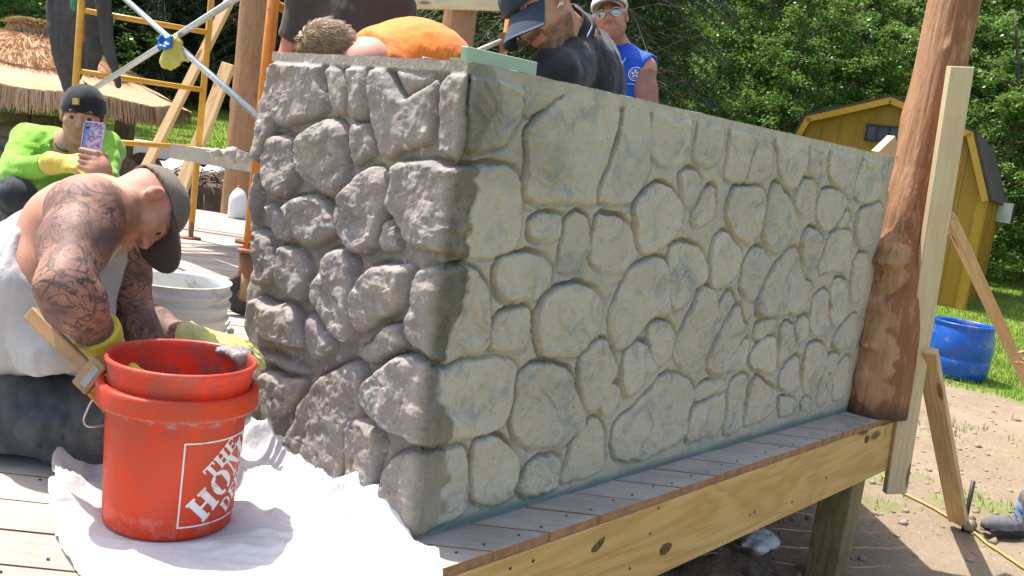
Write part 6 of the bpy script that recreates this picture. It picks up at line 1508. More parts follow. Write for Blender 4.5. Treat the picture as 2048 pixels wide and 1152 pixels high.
def torso(S, pel, che, nb, sL, sR, s=1.0, off=0.0, w_=1.0):
    side = nrm(sR - sL); up = nrm(nb - pel); fr = np.cross(up, side)
    def RR(u_): u_ = nrm(u_); x_ = nrm(side - u_ * (side @ u_)); return np.stack([x_, np.cross(u_, x_), u_], 1)
    S.ell(pel, V(.155 * w_, .115, .12) * s + off, RR(che - pel), .05)
    S.ell((pel + che) / 2, V(.135 * w_, .100, .14) * s + off, RR(che - pel), .06)
    S.ell(che, V(.165 * w_, .118, .155) * s + off, RR(nb - che), .06)
    for p in (sL, sR):
        S.cone(che + (p - che) * .55 + (nb - che) * .30, p, .078 * s + off, .062 * s + off, .05)
        S.cone(nb + (che - nb) * .18, p, .055 * s + off, .056 * s + off, .05)
    S.cone(che + (nb - che) * .5, nb, .10 * s + off, .062 * s + off, .05)
def skin_mat(name, c1, c2, hair=(0.03, 0.02, 0.015), tat=0.0):
    m, nt, bs = mat_new(name); vc = coords(nt)
    c = mix(nt, ramp(nt, noise(nt, vc, 9, 5), [(0.35, 0), (0.65, 1)]), c1, c2)
    c = mix(nt, ramp(nt, noise(nt, vc, 32, 4, .6), [(0.55, 0), (0.75, .35)]), c, tuple(min(1, x * k) for x, k in zip(c1, (1.05, .75, .7))))
    c = mix(nt, math_(nt, 'MULTIPLY', attr(nt, "lip"), .7), c, (0.38, 0.13, 0.11))
    c = mix(nt, math_(nt, 'MULTIPLY', attr(nt, "flush"), .55), c, (0.50, 0.13, 0.10))
    if tat:
        w1 = noise(nt, vc, 7.5, 3, .55, 2.2); l1 = ramp(nt, math_(nt, 'ABSOLUTE', math_(nt, 'SUBTRACT', w1, .5)), [(0.012, 1), (0.032, 0)])
        w2 = noise(nt, vc, 15, 2, .5, 2.8); l2 = ramp(nt, math_(nt, 'ABSOLUTE', math_(nt, 'SUBTRACT', w2, .48)), [(0.010, 1), (0.028, 0)])
        w3 = N(nt, "ShaderNodeTexWave", wave_type='RINGS'); w3.inputs["Scale"].default_value = 5.0; w3.inputs["Distortion"].default_value = 9; w3.inputs["Detail"].default_value = 2; w3.inputs["Detail Scale"].default_value = 2.2
        nt.links.new(vc, w3.inputs["Vector"]); l3 = ramp(nt, w3.outputs["Fac"], [(0.03, 1), (0.10, 0)])
        fill = ramp(nt, noise(nt, vc, 10, 6, .6, 1.4), [(0.50, 0), (0.60, .8)])
        ink = math_(nt, 'MAXIMUM', math_(nt, 'MAXIMUM', l1, l2), math_(nt, 'MAXIMUM', math_(nt, 'MULTIPLY', l3, .8), fill), True)
        grey = ramp(nt, noise(nt, vc, 6, 5, .6, .8), [(0.40, 0.25), (0.62, .80)])
        k = math_(nt, 'MULTIPLY', attr(nt, "ink"), math_(nt, 'MAXIMUM', math_(nt, 'MULTIPLY', ink, .86), grey))
        c = mix(nt, k, c, (0.030, 0.033, 0.040))
    hk = math_(nt, 'MULTIPLY', attr(nt, "hair"), ramp(nt, noise(nt, vc, 150, 3, .7), [(0.3, .65), (0.6, 1)]))
    c = mix(nt, hk, c, hair)
    nt.links.new(c, bs.inputs["Base Color"]); bs.inputs["Roughness"].default_value = .62; bs.inputs["Specular IOR Level"].default_value = .32
    bs.inputs["Subsurface Weight"].default_value = .08; bs.inputs["Subsurface Radius"].default_value = (.8, .3, .2); bs.inputs["Subsurface Scale"].default_value = .01
    bump(nt, bs, noise(nt, vc, 160, 4, .6), .18, .001); return m
def cloth_mat(name, c1, c2=None, rough=.85, dirt=None, fine=260, wr=.5, dlo=.5, dhi=.68):
    m, nt, bs = mat_new(name); vc = coords(nt); c2 = c2 or tuple(x * .82 for x in c1)
    c = mix(nt, ramp(nt, noise(nt, vc, 6, 5), [(0.35, 0), (0.65, 1)]), c1, c2)
    if dirt: c = mix(nt, ramp(nt, noise(nt, vc, 9, 8, .7), [(dlo, 0), (dhi, .85)]), c, dirt)
    nt.links.new(c, bs.inputs["Base Color"]); bs.inputs["Roughness"].default_value = rough; bs.inputs["Sheen Weight"].default_value = .15; bs.inputs["Specular IOR Level"].default_value = .2
    bump(nt, bs, noise(nt, coords(nt, (1, 1, .6)), 16, 5, .55, 1.6), wr, .010); bump(nt, bs, noise(nt, vc, fine, 2), .15, .0008); return m
M_RUB = cloth_mat("yellow_rubber", (0.64, 0.50, 0.045), (0.52, 0.40, 0.04), .45, dirt=(0.38, 0.36, 0.20), dlo=.5, dhi=.7, wr=.4)
M_BOOT = cloth_mat("work_boot", (0.10, 0.085, 0.075), (0.15, 0.14, 0.13), .8, dirt=(.26, .24, .22))
def bounds(pts, m): pts = np.array(pts); return pts.min(0) - m, pts.max(0) + m
def skinmesh(S, T_, mat, head=None, ink=None, flush=None, beard=1.0, hs=1.0):
    v, f = S.mesh(); at = dict(lip=np.zeros(len(v)), hair=np.zeros(len(v)), ink=np.zeros(len(v)), flush=np.zeros(len(v)))
    if head: at['lip'], at['hair'] = face_attrs(v, *head, s=hs, beard=beard)
    if ink: at['ink'] = ink(v)
    if flush: at['flush'] = flush(v)
    return obj("body", v, f, mat, T_, attrs=at)
def nearseg(v, a, b, r):
    a = np.asarray(a); b = np.asarray(b); ab = b - a; t = np.clip(((v - a) @ ab) / (ab @ ab), 0, 1); return np.linalg.norm(v - a - t[:, None] * ab, axis=1) < r
def eyes(T_, c, f, u, s=1.0):
    f, u, r = ortho(f, u); part = []
    for sg in (-1, 1):
        p = c + (f * .0865 + r * .032 * sg + u * .001) * s; v, g = lathe([(.001, .0046), (.0035, .0042), (.006, .003), (.0085, .0005), (.009, -.002)], 16, p, np.stack([r, u, f], 1)); part.append((v, g))
    return obj("eyes", *join(part), simple("dark_eye", (.03, .022, .018), rough=.15, bmp=0), T_)
def cap(T_, c, f, u, mat, brimmat=None, s=1.0, fwd=1, low=.045, brim=.072, tilt=.25, bw=.080, drop=0.0, back=False, curv=.42):
    """ball cap: crown shell and a curved brim; back=True turns it round"""
    f, u, r = ortho(f, u); R = np.stack([f, r, u], 1); lo, hi = bounds([c], .26 * s)
    S = SDF(lo, hi, .006); S.ell(c + (u * .040 - f * .010) * s, V(.111, .091, .098) * s, R, 0); S.cut(c + u * low * s + f * .02 * s, -u + f * (.12 if not back else -.05), .004); S.ell(c + (u * .030 - f * .012) * s, V(.099, .079, .088) * s, R, 0, 's')
    S.warp(.003, 18, 3, 4); o = obj("cap", *S.mesh(), mat, T_)
    g = f if not back else -f
    n1, n2 = 22, 10; vv = []
    for k in (0, 1):
        for i in range(n1 + 1):
            a = -1.08 + 2.16 * i / n1
            for j in range(n2 + 1):
                t = j / n2; b0 = np.array([math.cos(a) * .096, math.sin(a) * .082]); b1 = np.array([math.cos(a) ** .75 * (.100 + brim) if abs(a) < 1.2 else .1, math.sin(a) * bw]); q_ = b0 * (1 - t) + b1 * t
                z = low + .008 - tilt * .07 * t - curv * q_[1] ** 2 / .08 * .9 - .003 * k - drop * t
                vv.append(c + (g * (q_[0] - .010) + r * q_[1] + u * z) * s)
    vv = np.array(vv); m = (n1 + 1) * (n2 + 1); F = []
    for k in (0, 1):
        for i in range(n1):
            for j in range(n2):
                a = k * m + i * (n2 + 1) + j; q_ = (a, a + n2 + 1, a + n2 + 2, a + 1); F.append(q_ if k else q_[::-1])
    rim_ = [i * (n2 + 1) + n2 for i in range(n1 + 1)]
    for a, b in zip(rim_[:-1], rim_[1:]): F.append((a, b, b + m, a + m))
    br = sub("brim", vv, F, brimmat or mat, o, T_)
    sub("button", *lathe([(.001, .006), (.006, .004), (.008, 0)], 12, c + (u * .138 - f * .010) * s, R[:, [0, 1, 2]]), mat, o, T_)
    return o
def decal(polys, org, ex, ey, n, target, name, mat, part=None, root=None, lift=.0018, step=None):
    """flat print laid on a surface: polygons in (ex, ey) metres, pushed along -n until they meet it"""
    from mathutils.bvhtree import BVHTree
    me = target.data; loc = np.array((root or target).location); bv = BVHTree.FromPolygons([v.co[:] for v in me.vertices], [p.vertices[:] for p in me.polygons])
    vs, F = [], []
    for p in polys:
        k = len(vs)
        for (a, b) in p:
            o = org + ex * a + ey * b + n * .12 - loc; hit = bv.ray_cast(Vector(o), Vector(-n), .3)
            h_ = np.array(hit[0]) if hit[0] is not None else np.array(o - n * .12); vs.append(h_ + n * lift + loc)
        F.append(tuple(range(k, k + len(p))))
    return sub(name, vs, F, mat, target, root, False)
def ringp(r0, r1, n=28, c=(0, 0)):
    return [[(c[0] + math.cos(a) * r, c[1] + math.sin(a) * r) for a, r in ((2 * math.pi * i / n, r0), (2 * math.pi * i / n, r1), (2 * math.pi * (i + 1) / n, r1), (2 * math.pi * (i + 1) / n, r0))] for i in range(n)]
def boot(S_, T_, ankle, toe, up=V(0, 0, 1), mat=None, s=1.0, root=None):
    toe = nrm(toe - up * (toe @ up)); lo, hi = bounds([ankle, ankle + toe * .22, ankle - toe * .1, ankle + up * .14], .09)
    sd = np.cross(up, toe); R = np.stack([toe, sd, up], 1); b = ankle - up * .085 * s
    S = SDF(lo, hi, .007); S.ell(b + toe * .13 * s + up * .035, V(.10, .047, .045) * s, R, .02); S.ell(b - toe * .01 + up * .045, V(.085, .040, .05) * s, R, .03); S.cone(b + up * .05, ankle + up * .08 * s, .050 * s, .054 * s, .03); S.cut(b + up * .018, -up)
    S.warp(.004, 20, 3, 2); o = obj("boot", *S.mesh(), mat or M_BOOT, T_)
    S = SDF(lo, hi, .006); S.bx(b + toe * .06 * s + up * .010, V(.145, .046, .012) * s, R, .011); S.ell(b + toe * .06 * s, V(.17, .055, .05) * s, R, 0, 'u') if False else None
    sub("sole", *S.mesh(), simple("boot_sole", (.03, .028, .025), rough=.9, bmp=.2, bscale=90) if "boot_sole" not in bpy.data.materials else bpy.data.materials["boot_sole"], o, T_); return o

# ---------------------------------------------------------------- kneeling man in the white tank top
def kneeling():
    base = V(-.50, .80, 0.0)
    T_ = thing("person", base, "kneeling man with tattooed arms, white tank top, backwards-lit brown cap and yellow gloves", "person")
    T_['label'] = "kneeling man with fully tattooed arms, white tank top, brown cap and yellow gloves"
    pel = P(-25, 800, 2.42); che = P(98, 548, 2.33); nb = P(205, 408, 2.32)
    sR = P(176, 428, 2.14); sL = P(232, 470, 2.50); eR = P(125, 572, 1.95); wR = P(212, 690, 2.10)
    eL = P(272, 650, 2.44); wL = P(376, 676, 2.38); hd = P(284, 414, 2.28)
    f, u = W(.30, .93, -.05), W(.50, -.16, .80); f, u, r = ortho(f, u)
    hipR = P(0, 822, 2.34); hipL = P(-10, 800, 2.62); kR = P(236, 852, 2.28); kL = P(225, 800, 2.66); aR = P(-60, 915, 2.30); aL = P(-60, 870, 2.62)
    for q_ in (kR, kL): q_[2] = max(q_[2], .082)
    for q_ in (aR, aL): q_[2] = max(q_[2], .07)
    lo, hi = bounds([pel, che, nb, sR, sL, eR, eL, wL, wR, hd, hipR, kR], .24)
    S = SDF(lo, hi, .0062)
    torso(S, pel, che, nb, sL, sR, 1.12)
    S.ell(sR, .084, k=.04); S.ell(sL, .080, k=.04); S.ell(nb + (che - nb) * .35 - FC_ * .04 - DC_ * .02, (.12, .10, .09), k=.05)
    limb(S, sR, eR, wR, .076, .053, .061, .035, .03); limb(S, sL, eL, wL, .072, .048, .056, .035, .03)
    S.ell(sR + (eR - sR) * .45 - RC_ * .02 + DC_ * .012, (.060, .060, .060), k=.04)
    head_prims(S, hd, f, u, .90, neck=nb)
    S.warp(.004, 9, 3, 4)
    sk = skin_mat("tanned_skin_inked", (0.52, 0.27, 0.185), (0.43, 0.205, 0.135), hair=(.16, .085, .05), tat=1)
    def ink(v):
        a = nearseg(v, sR + (eR - sR) * .10, eR, .115) | nearseg(v, eR, wR, .09) | nearseg(v, sL + (eL - sL) * .1, eL, .10) | nearseg(v, eL, wL, .09)
        d_ = np.linalg.norm(v - (sR - DC_ * .02), axis=1); k = np.clip(((v - sR) @ nrm(eR - sR) + .055) / .06 + .3 * fbm(v, 14, 3, 2), 0, 1)
        nearL = nearseg(v, sL, eL, .10) | nearseg(v, eL, wL, .09); hdm = np.linalg.norm(v - hd, axis=1) < .155
        return np.where(nearL, 1.0, k) * a * (~hdm)
    earR = hd - r * .0 ; ec = min((hd + r * .085, hd - r * .085), key=lambda p: (MC @ (p - CAM))[2])
    skinmesh(S, T_, sk, (hd, f, u), ink, lambda v: np.clip(1 - np.linalg.norm(v - ec, axis=1) / .05, 0, 1) + .12 * np.clip(1 - np.linalg.norm(v - (hd + u * -.02 - f * .06), axis=1) / .12, 0, 1), beard=.75, hs=.90)
    eyes(T_, hd, f, u, .90)
    # tank top: torso shell with the arm hole and neckline cut away
    S = SDF(lo, hi, .0062); torso(S, pel, che, nb, sL, sR, 1.12, off=.012)
    S.cone(che + DC_ * .03, P(130, 700, 2.26), .15, .12, .08); S.cone(che, P(190, 640, 2.42), .13, .09, .08); S.cone(P(190, 640, 2.42), P(205, 700, 2.40), .09, .07, .05)
    S.cone(sR - nrm(eR - sR) * .15, eR, .118, .12, .012, 's'); S.ell(sR + DC_ * .045 - RC_ * .035, (.14, .14, .15), k=.015, op='s'); S.ell(nb, (.115, .115, .115), k=.01, op='s'); S.ell(sL, .105, k=.01, op='s'); S.cone(sL, eL, .09, .09, .01, 's')
    S.ell(nb + (sR - nb) * .8 - DC_ * .03, (.10, .10, .09), k=.01, op='s')
    S.cut(P(100, 752, 2.2), DC_ + RC_ * .12, .01)
    S.warp(.014, 8, 3, 11, stretch=(1, 1, .35), ridge=True); S.warp(.004, 20, 2, 6)
    obj("tank_top", *S.mesh(), cloth_mat("white_ribbed_cotton", (0.45, 0.44, 0.445), (0.39, 0.38, 0.385), .9, dirt=(.50, .47, .43), dlo=.58, dhi=.75, wr=.45), T_)
    # jeans
    lo2, hi2 = bounds([hipR, hipL, kR, kL, aR, aL, pel], .17); lo2[2] = -.01
    S = SDF(lo2, hi2, .007); S.ell(pel, (.19, .17, .16), k=.05)
    S.cone(hipR, kR, .155, .098, .04); S.cone(kR, aR, .075, .062, .03); S.cone(hipL, kL, .135, .085, .04); S.cone(kL, aL, .075, .06, .03); S.cut((0, 0, .004), (0, 0, -1))
    S.warp(.022, 7, 3, 21, ridge=True, stretch=(1, 1, 1.6)); S.warp(.006, 20, 2, 8, ridge=True)
    obj("jeans", *S.mesh(), cloth_mat("muddy_dark_jeans", (0.060, 0.070, 0.080), (0.038, 0.048, 0.066), .9, dirt=(.095, .09, .070), dlo=.40, dhi=.70), T_)
    boot(None, T_, aR + V(-.08, .06, .03), -nrm(kR - aR), mat=M_BOOT)
    # gloves
    S = SDF(*bounds([wR, wR + W(.35, 1) * .2], .10), .0045); fd = W(.30, .95, .1)
    S.cone(wR - nrm(wR - eR) * .055, wR + fd * .02, .054, .043, .01); S.cone(wR - nrm(wR - eR) * .09, wR - nrm(wR - eR) * .04, .062, .052, .008)
    hand_prims(S, wR + fd * .02, fd, W(.6, .1, .6), 1, (.35, .4, .45, .5), 1.05, .003); S.cut(wR - nrm(wR - eR) * .052, -(wR - eR)); S.warp(.004, 22, 3, 4, ridge=True)
    obj("glove", *S.mesh(), M_RUB, T_)
    S = SDF(*bounds([wL, wL + RC_ * .2], .10), .0045); fd = W(1, .12, .12)
    S.cone(wL - nrm(wL - eL) * .01, wL + fd * .03, .046, .036, .01)
    hand_prims(S, wL + fd * .025, fd, W(0.1, .9, .3), -1, (.25, .3, .3, .35), 1.0, .003); S.cut(wL - nrm(wL - eL) * .012, -(wL - eL)); S.warp(.004, 22, 3, 9, ridge=True)
    obj("glove", *S.mesh(), cloth_mat("pale_yellow_rubber", (0.60, 0.58, 0.16), (0.45, 0.43, 0.16), .5, dirt=(.33, .31, .22)), T_)
    hm = cloth_mat("faded_brown_cap", (0.17, 0.14, 0.115), (0.13, 0.105, 0.085), .9, wr=.2)
    cap(T_, hd, f, u, hm, cloth_mat("dark_cap_brim", (0.075, 0.06, 0.05), (0.06, 0.048, 0.04), .9, wr=.15), 0.90, brim=.104, tilt=.10, low=.034, curv=.14, bw=.105)
    # deck brush tucked under the arm: resting on the thigh
    b0 = P(60, 625, 2.05); b1 = P(178, 742, 2.0); bt = thing("scrub_brush", b1, "worn wooden handled brush with orange bristles leaning on the kneeling man's thigh", "brush")
    board("handle", b0, b1, .032, .018, simple("worn_brush_wood", (0.40, 0.235, 0.11), (0.28, 0.155, 0.07), .7, 14, .4, 60, dirt=(.2, .12, .07)), bt, up=-FC_, root=bt)
    c2 = b1 + nrm(b1 - b0) * .022; board("head_block", b1 - nrm(b1 - b0) * .008, c2 + nrm(b1 - b0) * .015, .075, .034, bpy.data.materials["worn_brush_wood"], bt, up=-FC_)
    board("paper_sticker", c2 - FC_ * .019 - nrm(b1 - b0) * .015, c2 - FC_ * .019 + nrm(b1 - b0) * .003, .05, .001, simple("grey_sticker", (.26, .26, .23), (.3, .3, .3), .6, 40, 0), bt, up=-FC_, b=.0002)
    rr = np.random.RandomState(4); parts = []; ax = nrm(b1 - b0); sx = nrm(np.cross(ax, FC_)); o0 = c2 + ax * .016
    for k in range(150):
        o = o0 + sx * rr.uniform(-.034, .034) + FC_ * rr.uniform(-.014, .014); parts.append(tube([o, o + ax * rr.uniform(.045, .06) + rr.normal(0, .003, 3)], [.0016, .0010], 4, False))
    tag(obj("bristles", *join(parts), simple("orange_bristle", (.72, .27, .02), rough=.5, bmp=0), bt, False), kind='stuff')
kneeling()

# ---------------------------------------------------------------- squatting man in lime green
def green():
    T_ = thing("person", V(.30, 2.55, 0), "squatting man in a lime green long sleeved shirt and backwards black cap photographing with a phone", "person")
    T_['label'] = "squatting man in lime green shirt and backwards black cap aiming a phone"
    hd = P(166, 232, 3.85); f, u = W(.30, .28, -.90), W(.17, -.95, -.20); f, u, r = ortho(f, u)
    nb = P(150, 290, 3.95); che = P(128, 345, 4.05); pel = P(100, 470, 4.25)
    sA = P(62, 288, 4.0); sB = P(208, 300, 3.92)                 # picture left / right shoulders
    eA = P(22, 352, 3.75); wA = P(108, 325, 3.55); eB = P(214, 362, 3.75); wB = P(192, 322, 3.48)
    lo, hi = bounds([hd, nb, pel, sA, sB, eA, eB, wA, wB], .22)
    S = SDF(lo, hi, .0075); head_prims(S, hd, f, u, 1.02, neck=nb); torso(S, pel, che, nb, sA, sB, 1.0); limb(S, sA, eA, wA, .058, .042, .044, .028); limb(S, sB, eB, wB, .058, .042, .044, .028)
    ph = P(185, 285, 3.36); hd_ = nrm(ph - wB)
    sk = skin_mat("olive_skin", (0.42, 0.235, 0.16), (0.36, 0.19, 0.125), hair=(.02, .015, .012))
    skinmesh(S, T_, sk, (hd, f, u), None, None, beard=.12, hs=1.02); eyes(T_, hd, f, u, 1.02)
    # the hand with the phone, finely meshed
    S = SDF(*bounds([wB, ph], .12), .0045); S.cone(wB + DC_ * .05, wB, .03, .028, 0)
    pr, pu, pf = W(1, .10, 0), W(.08, -1, .1), W(0, 0, 1)
    for i in range(4):
        y = .020 - i * .021; o = ph + pr * .045 - pu * (.062 - y) + pf * .02; m = ph + pr * .028 - pu * (.060 - y) - pf * .020; e = ph - pr * .030 - pu * (.052 - y) - pf * .018
        S.cone(o, m, .0105, .0105, .006); S.cone(m, e, .0103, .0088, .004)
    S.ell(ph + pr * .040 - pu * .095 + pf * .005, (.035, .035, .045), k=.02); S.cone(ph + pr * .040 - pu * .11, wB, .032, .028, .03); S.cone(ph + pr * .045 - pu * .08 + pf * .02, ph - pr * .01 - pu * .03 + pf * .018, .013, .011, .01)
    v, fc = S.mesh(); z_ = np.zeros(len(v)); obj("hand", v, fc, sk, T_, attrs=dict(lip=z_, hair=z_, ink=z_, flush=z_ + .25))
    pt = thing("phone", ph, "mobile phone in a speckled purple and blue case held up by the squatting man", "phone")
    m, nt, bs = mat_new("speckled_case"); vc = coords(nt); c = mix(nt, ramp(nt, noise(nt, vc, 70, 3, .8), [(0.42, 0), (0.55, 1)]), (.16, .07, .13), (.42, .36, .48)); sp_ = N(nt, "ShaderNodeSeparateXYZ"); nt.links.new(coords(nt), sp_.inputs[0])
    c = mix(nt, ramp(nt, math_(nt, 'MULTIPLY', sp_.outputs[1], 12), [(0.0, 0), (0.35, 1)]), c, (.06, .13, .36)); nt.links.new(c, bs.inputs["Base Color"]); bs.inputs["Roughness"].default_value = .35
    R = np.stack([pu, pr, np.cross(pu, pr)], 1); v, fcs = bevbox((.150, .074, .010), .003); obj("case", v @ R.T + ph, fcs, m, pt, False)
    obj("rim", *join([box(ph + pu * .0745, (.003, .068, .0115), R), box(ph + pr * .0372, (.14, .002, .0115), R), box(ph - pr * .0372, (.14, .002, .0115), R)]), simple("pale_phone_rim", (.6, .6, .62), rough=.3, bmp=0), pt, False)
    obj("lens", *lathe([(.001, .0075), (.006, .0075), (.007, .006), (.007, .003)], 16, ph + pu * .055 - pr * .022, np.stack([pu, pr, -FC_], 1)), M_DK, pt)
    # shirt
    S = SDF(lo, hi, .008); torso(S, pel + DC_ * .0, che, nb, sA, sB, 1.06, off=.016); limb(S, sA, eA, wA, .070, .056, .058, .038, .03, .006); limb(S, sB, eB, wB + DC_ * .04, .070, .054, .056, .036, .03, .004)
    S.cut(wA - nrm(wA - eA) * .035, wA - eA, 0) if False else None
    S.cone(nb + u * .10, nb + f * .02 - u * .005, .070, .078, .008, 's'); S.cone(wA - nrm(wA - eA) * .0, wA + nrm(wA - eA) * .09, .055, .055, .002, 's'); S.cone(wB + DC_ * .02, ph, .052, .08, .002, 's')
    S.warp(.016, 8, 3, 31, ridge=True, stretch=(1, .5, 1)); S.warp(.005, 17, 2, 33, ridge=True)
    obj("shirt", *S.mesh(), cloth_mat("lime_green_jersey", (0.215, 0.48, 0.045), (0.175, 0.41, 0.04), .75, wr=.6), T_)
    a = np.linspace(0, 2 * np.pi, 25)[:-1]; nc = nb + f * .014 + u * .006; ff, uu, r2 = f, u, r
    ring = np.array([nc + (ff * math.cos(t) * .070 + r2 * math.sin(t) * .073) + uu * (-.030 * math.cos(t) + .005) for t in a]); obj("collar", *tube(np.concatenate([ring, ring[:2]]), .0065, 8, False), simple("dark_collar", (.03, .07, .02), rough=.8, bmp=0), T_)
    # glove on the other hand
    S = SDF(*bounds([wA, wA + RC_ * .16], .10), .005); fd = W(.95, .10, -.1); S.cone(wA - nrm(wA - eA) * .02, wA + fd * .03, .046, .036, .01); hand_prims(S, wA + fd * .02, fd, W(0, .6, .6), 1, (.5, .55, .6, .65), 1.0, .004, thumb=.5); S.warp(.004, 20, 3, 3); obj("glove", *S.mesh(), M_RUB, T_)
    # trousers: knees drawn up
    kA = P(30, 392, 3.62); kB = P(205, 400, 3.72); aA = V(*onz(70, 615)[:2], .09); aB = V(*onz(215, 600)[:2], .09); hA = pel + RC_ * -.09; hB = pel + RC_ * .09
    lo2, hi2 = bounds([kA, kB, aA, aB, pel], .17); lo2[2] = 0; S = SDF(lo2, hi2, .010); S.ell(pel, (.17, .16, .14), k=.04)
    for h_, k_, a_ in ((hA, kA, aA), (hB, kB, aB)): S.cone(h_, k_, .10, .078, .04); S.cone(k_, a_, .072, .05, .03)
    S.warp(.014, 8, 3, 5, ridge=True); obj("trousers", *S.mesh(), cloth_mat("black_trousers", (.022, .026, .034), (.032, .036, .045), .9), T_)
    boot(None, T_, aA, W(.1, 0, -1)); boot(None, T_, aB, W(.2, 0, -1))
    S = SDF(*bounds([hd], .16), .006); S.ell(hd + u * .022 - f * .016, V(.106, .083, .092), np.stack([f, r, u], 1), 0); S.cut(hd - u * .018, -u); S.cut(hd + f * .062, f - u * .2); S.ell(hd + f * .06 - u * .03, (.05, .05, .05), k=.01, op='s'); S.warp(.003, 40, 2); obj("hair", *S.mesh(), simple("short_black_hair", (.022, .017, .014), rough=.7, bmp=.5, bscale=300), T_)
    co = cap(T_, hd, f, u, cloth_mat("black_cap_cloth", (.008, .010, .014), (.012, .014, .018), .8, wr=.3), None, .965, back=True, low=.016)
    cf, cu, cr_ = f, u, r; g = hd + (cf * .090 + cu * .052 - cr_ * -.03) * 1.04
    sub("gold_clasp", *box(P(152, 203, (MC @ (hd - CAM))[2] - .125), (.024, .012, .026), np.stack([RC_, FC_, -DC_], 1)), simple("gold_clasp", (.55, .42, .08), rough=.35, bmp=0, metal=.5), co, T_, False)
green()

# ---------------------------------------------------------------- bending man in the orange shirt
def orange():
    T_ = thing("person", V(.95, 1.35, 0), "man in a bright orange T-shirt bending down behind the wall, showing blond-brown hair", "person")
    hd = P(672, 122, 3.02); f, u = W(-.12, .95, .25), W(-.86, -.12, -.45); f, u, r = ortho(f, u)
    nb = P(745, 120, 3.12); che = P(828, 140, 3.22); pel = P(945, 190, 3.62); sA = nb + FC_ * -.16 + DC_ * .05 + RC_ * .02; sB = nb + FC_ * .19 + RC_ * .05 + DC_ * .03
    lo, hi = bounds([hd, pel, sA, sB, nb], .26); lo[2] -= .35
    eA = sA + DC_ * .27 - RC_ * .05; wA = eA + DC_ * .18 - RC_ * .15; eB = sB + DC_ * .27; wB = eB + DC_ * .2 - RC_ * .10
    S = SDF(lo, hi, .0085); head_prims(S, hd, f, u, 1.0, neck=nb); torso(S, pel, che, nb, sA, sB, 1.05); limb(S, sA, eA, wA, .06, .045, .046, .03); limb(S, sB, eB, wB, .06, .045, .046, .03)
    for w_ in (wA, wB): hand_prims(S, w_, W(-.2, 1), W(-1, 0), 1)
    sk = skin_mat("fair_sunburnt_skin", (0.60, 0.30, 0.23), (0.52, 0.24, 0.18), hair=(.2, .13, .07)); skinmesh(S, T_, sk, (hd, f, u), None, lambda v: .6 * np.clip(1 - np.linalg.norm(v - nb, axis=1) / .12, 0, 1), beard=0)
    S = SDF(lo, hi, .009); torso(S, pel, che, nb, sA, sB, 1.10, off=.014); S.ell(P(836, 140, 3.20), (.175, .19, .150), k=.12)
    limb(S, sA, sA + (eA - sA) * .6, sA + (eA - sA) * .65, .078, .075, .075, .07); limb(S, sB, sB + (eB - sB) * .6, sB + (eB - sB) * .65, .078, .075, .075, .07)
    S.cut(P(706, 110, 3.10), nb - che, .01); S.warp(.007, 9, 3, 41, ridge=True); S.warp(.003, 20, 2, 8)
    obj("t_shirt", *S.mesh(), cloth_mat("orange_jersey", (0.80, 0.22, 0.03), (0.72, 0.18, 0.025), .75, wr=.5), T_)
    ring_c = nb + (che - nb) * -.02; ax = nrm(nb - che); x_ = nrm(np.cross(ax, FC_)); y_ = np.cross(ax, x_); a = np.linspace(0, 2 * np.pi, 26)
    # trousers and boots
    gz0 = 0.0; kA = V(pel[0] - .10, pel[1] + .08, .50); kB = V(pel[0] + .12, pel[1] - .02, .50); aA = V(kA[0] + .06, kA[1] + .10, .09); aB = V(kB[0] + .08, kB[1] + .06, .09)
    lo2, hi2 = bounds([kA, kB, aA, aB, pel], .18); lo2[2] = 0; S = SDF(lo2, hi2, .014); S.ell(pel, (.18, .16, .14), k=.04)
    for h_, k_, a_ in ((pel - V(.08, 0, .03), kA, aA), (pel + V(.08, 0, -.03), kB, aB)): S.cone(h_, k_, .10, .075, .04); S.cone(k_, a_, .07, .055, .03)
    S.warp(.012, 8, 3, 5, ridge=True); obj("trousers", *S.mesh(), cloth_mat("grey_work_trousers", (.10, .10, .10)), T_)
    boot(None, T_, aA, -RC_ * V(1, 1, 0)); boot(None, T_, aB, -RC_ * V(1, 1, 0))
    # hair: scalp shell plus many tufts
    S = SDF(*bounds([hd], .17), .005); R = np.stack([f, r, u], 1); S.ell(hd + u * .032 - f * .014, V(.108, .087, .099), R, 0); S.ell(hd + f * .09 - u * .05, (.07, .075, .09), R, .01, 's'); S.cut(hd - u * .075, -u)
    S.warp(.007, 26, 3, 5, stretch=(1, 1, 1)); hm = simple("sunbleached_hair", (0.34, 0.22, 0.12), (0.20, 0.12, 0.06), .55, 40, .6, 220, .004); hv = S.mesh(); ho = obj("hair", *hv, hm, T_)
    rr = np.random.RandomState(8); k = rr.randint(0, len(hv[0]), 2600); p = hv[0][k]; n = (p - (hd + u * .03)); n /= np.linalg.norm(n, axis=1)[:, None]; crown = hd + u * .10 - f * .05; fl = p - crown; fl -= n * (fl * n).sum(1)[:, None]; fl /= np.linalg.norm(fl, axis=1)[:, None] + 1e-6
    d_ = fl * rr.uniform(.02, .045, (2600, 1)) + n * rr.uniform(.002, .012, (2600, 1)) + rr.normal(0, .004, (2600, 3)); s_ = np.cross(n, fl) * .0016
    v = np.stack([p - s_, p + s_, p + d_ * .6 + n * .003 + s_ * .7, p + d_], 1).reshape(-1, 3); h2 = sub("hair_strands", v, np.arange(2600 * 4).reshape(-1, 4), hm, ho, T_, False); h2['kind'] = 'stuff'
orange()

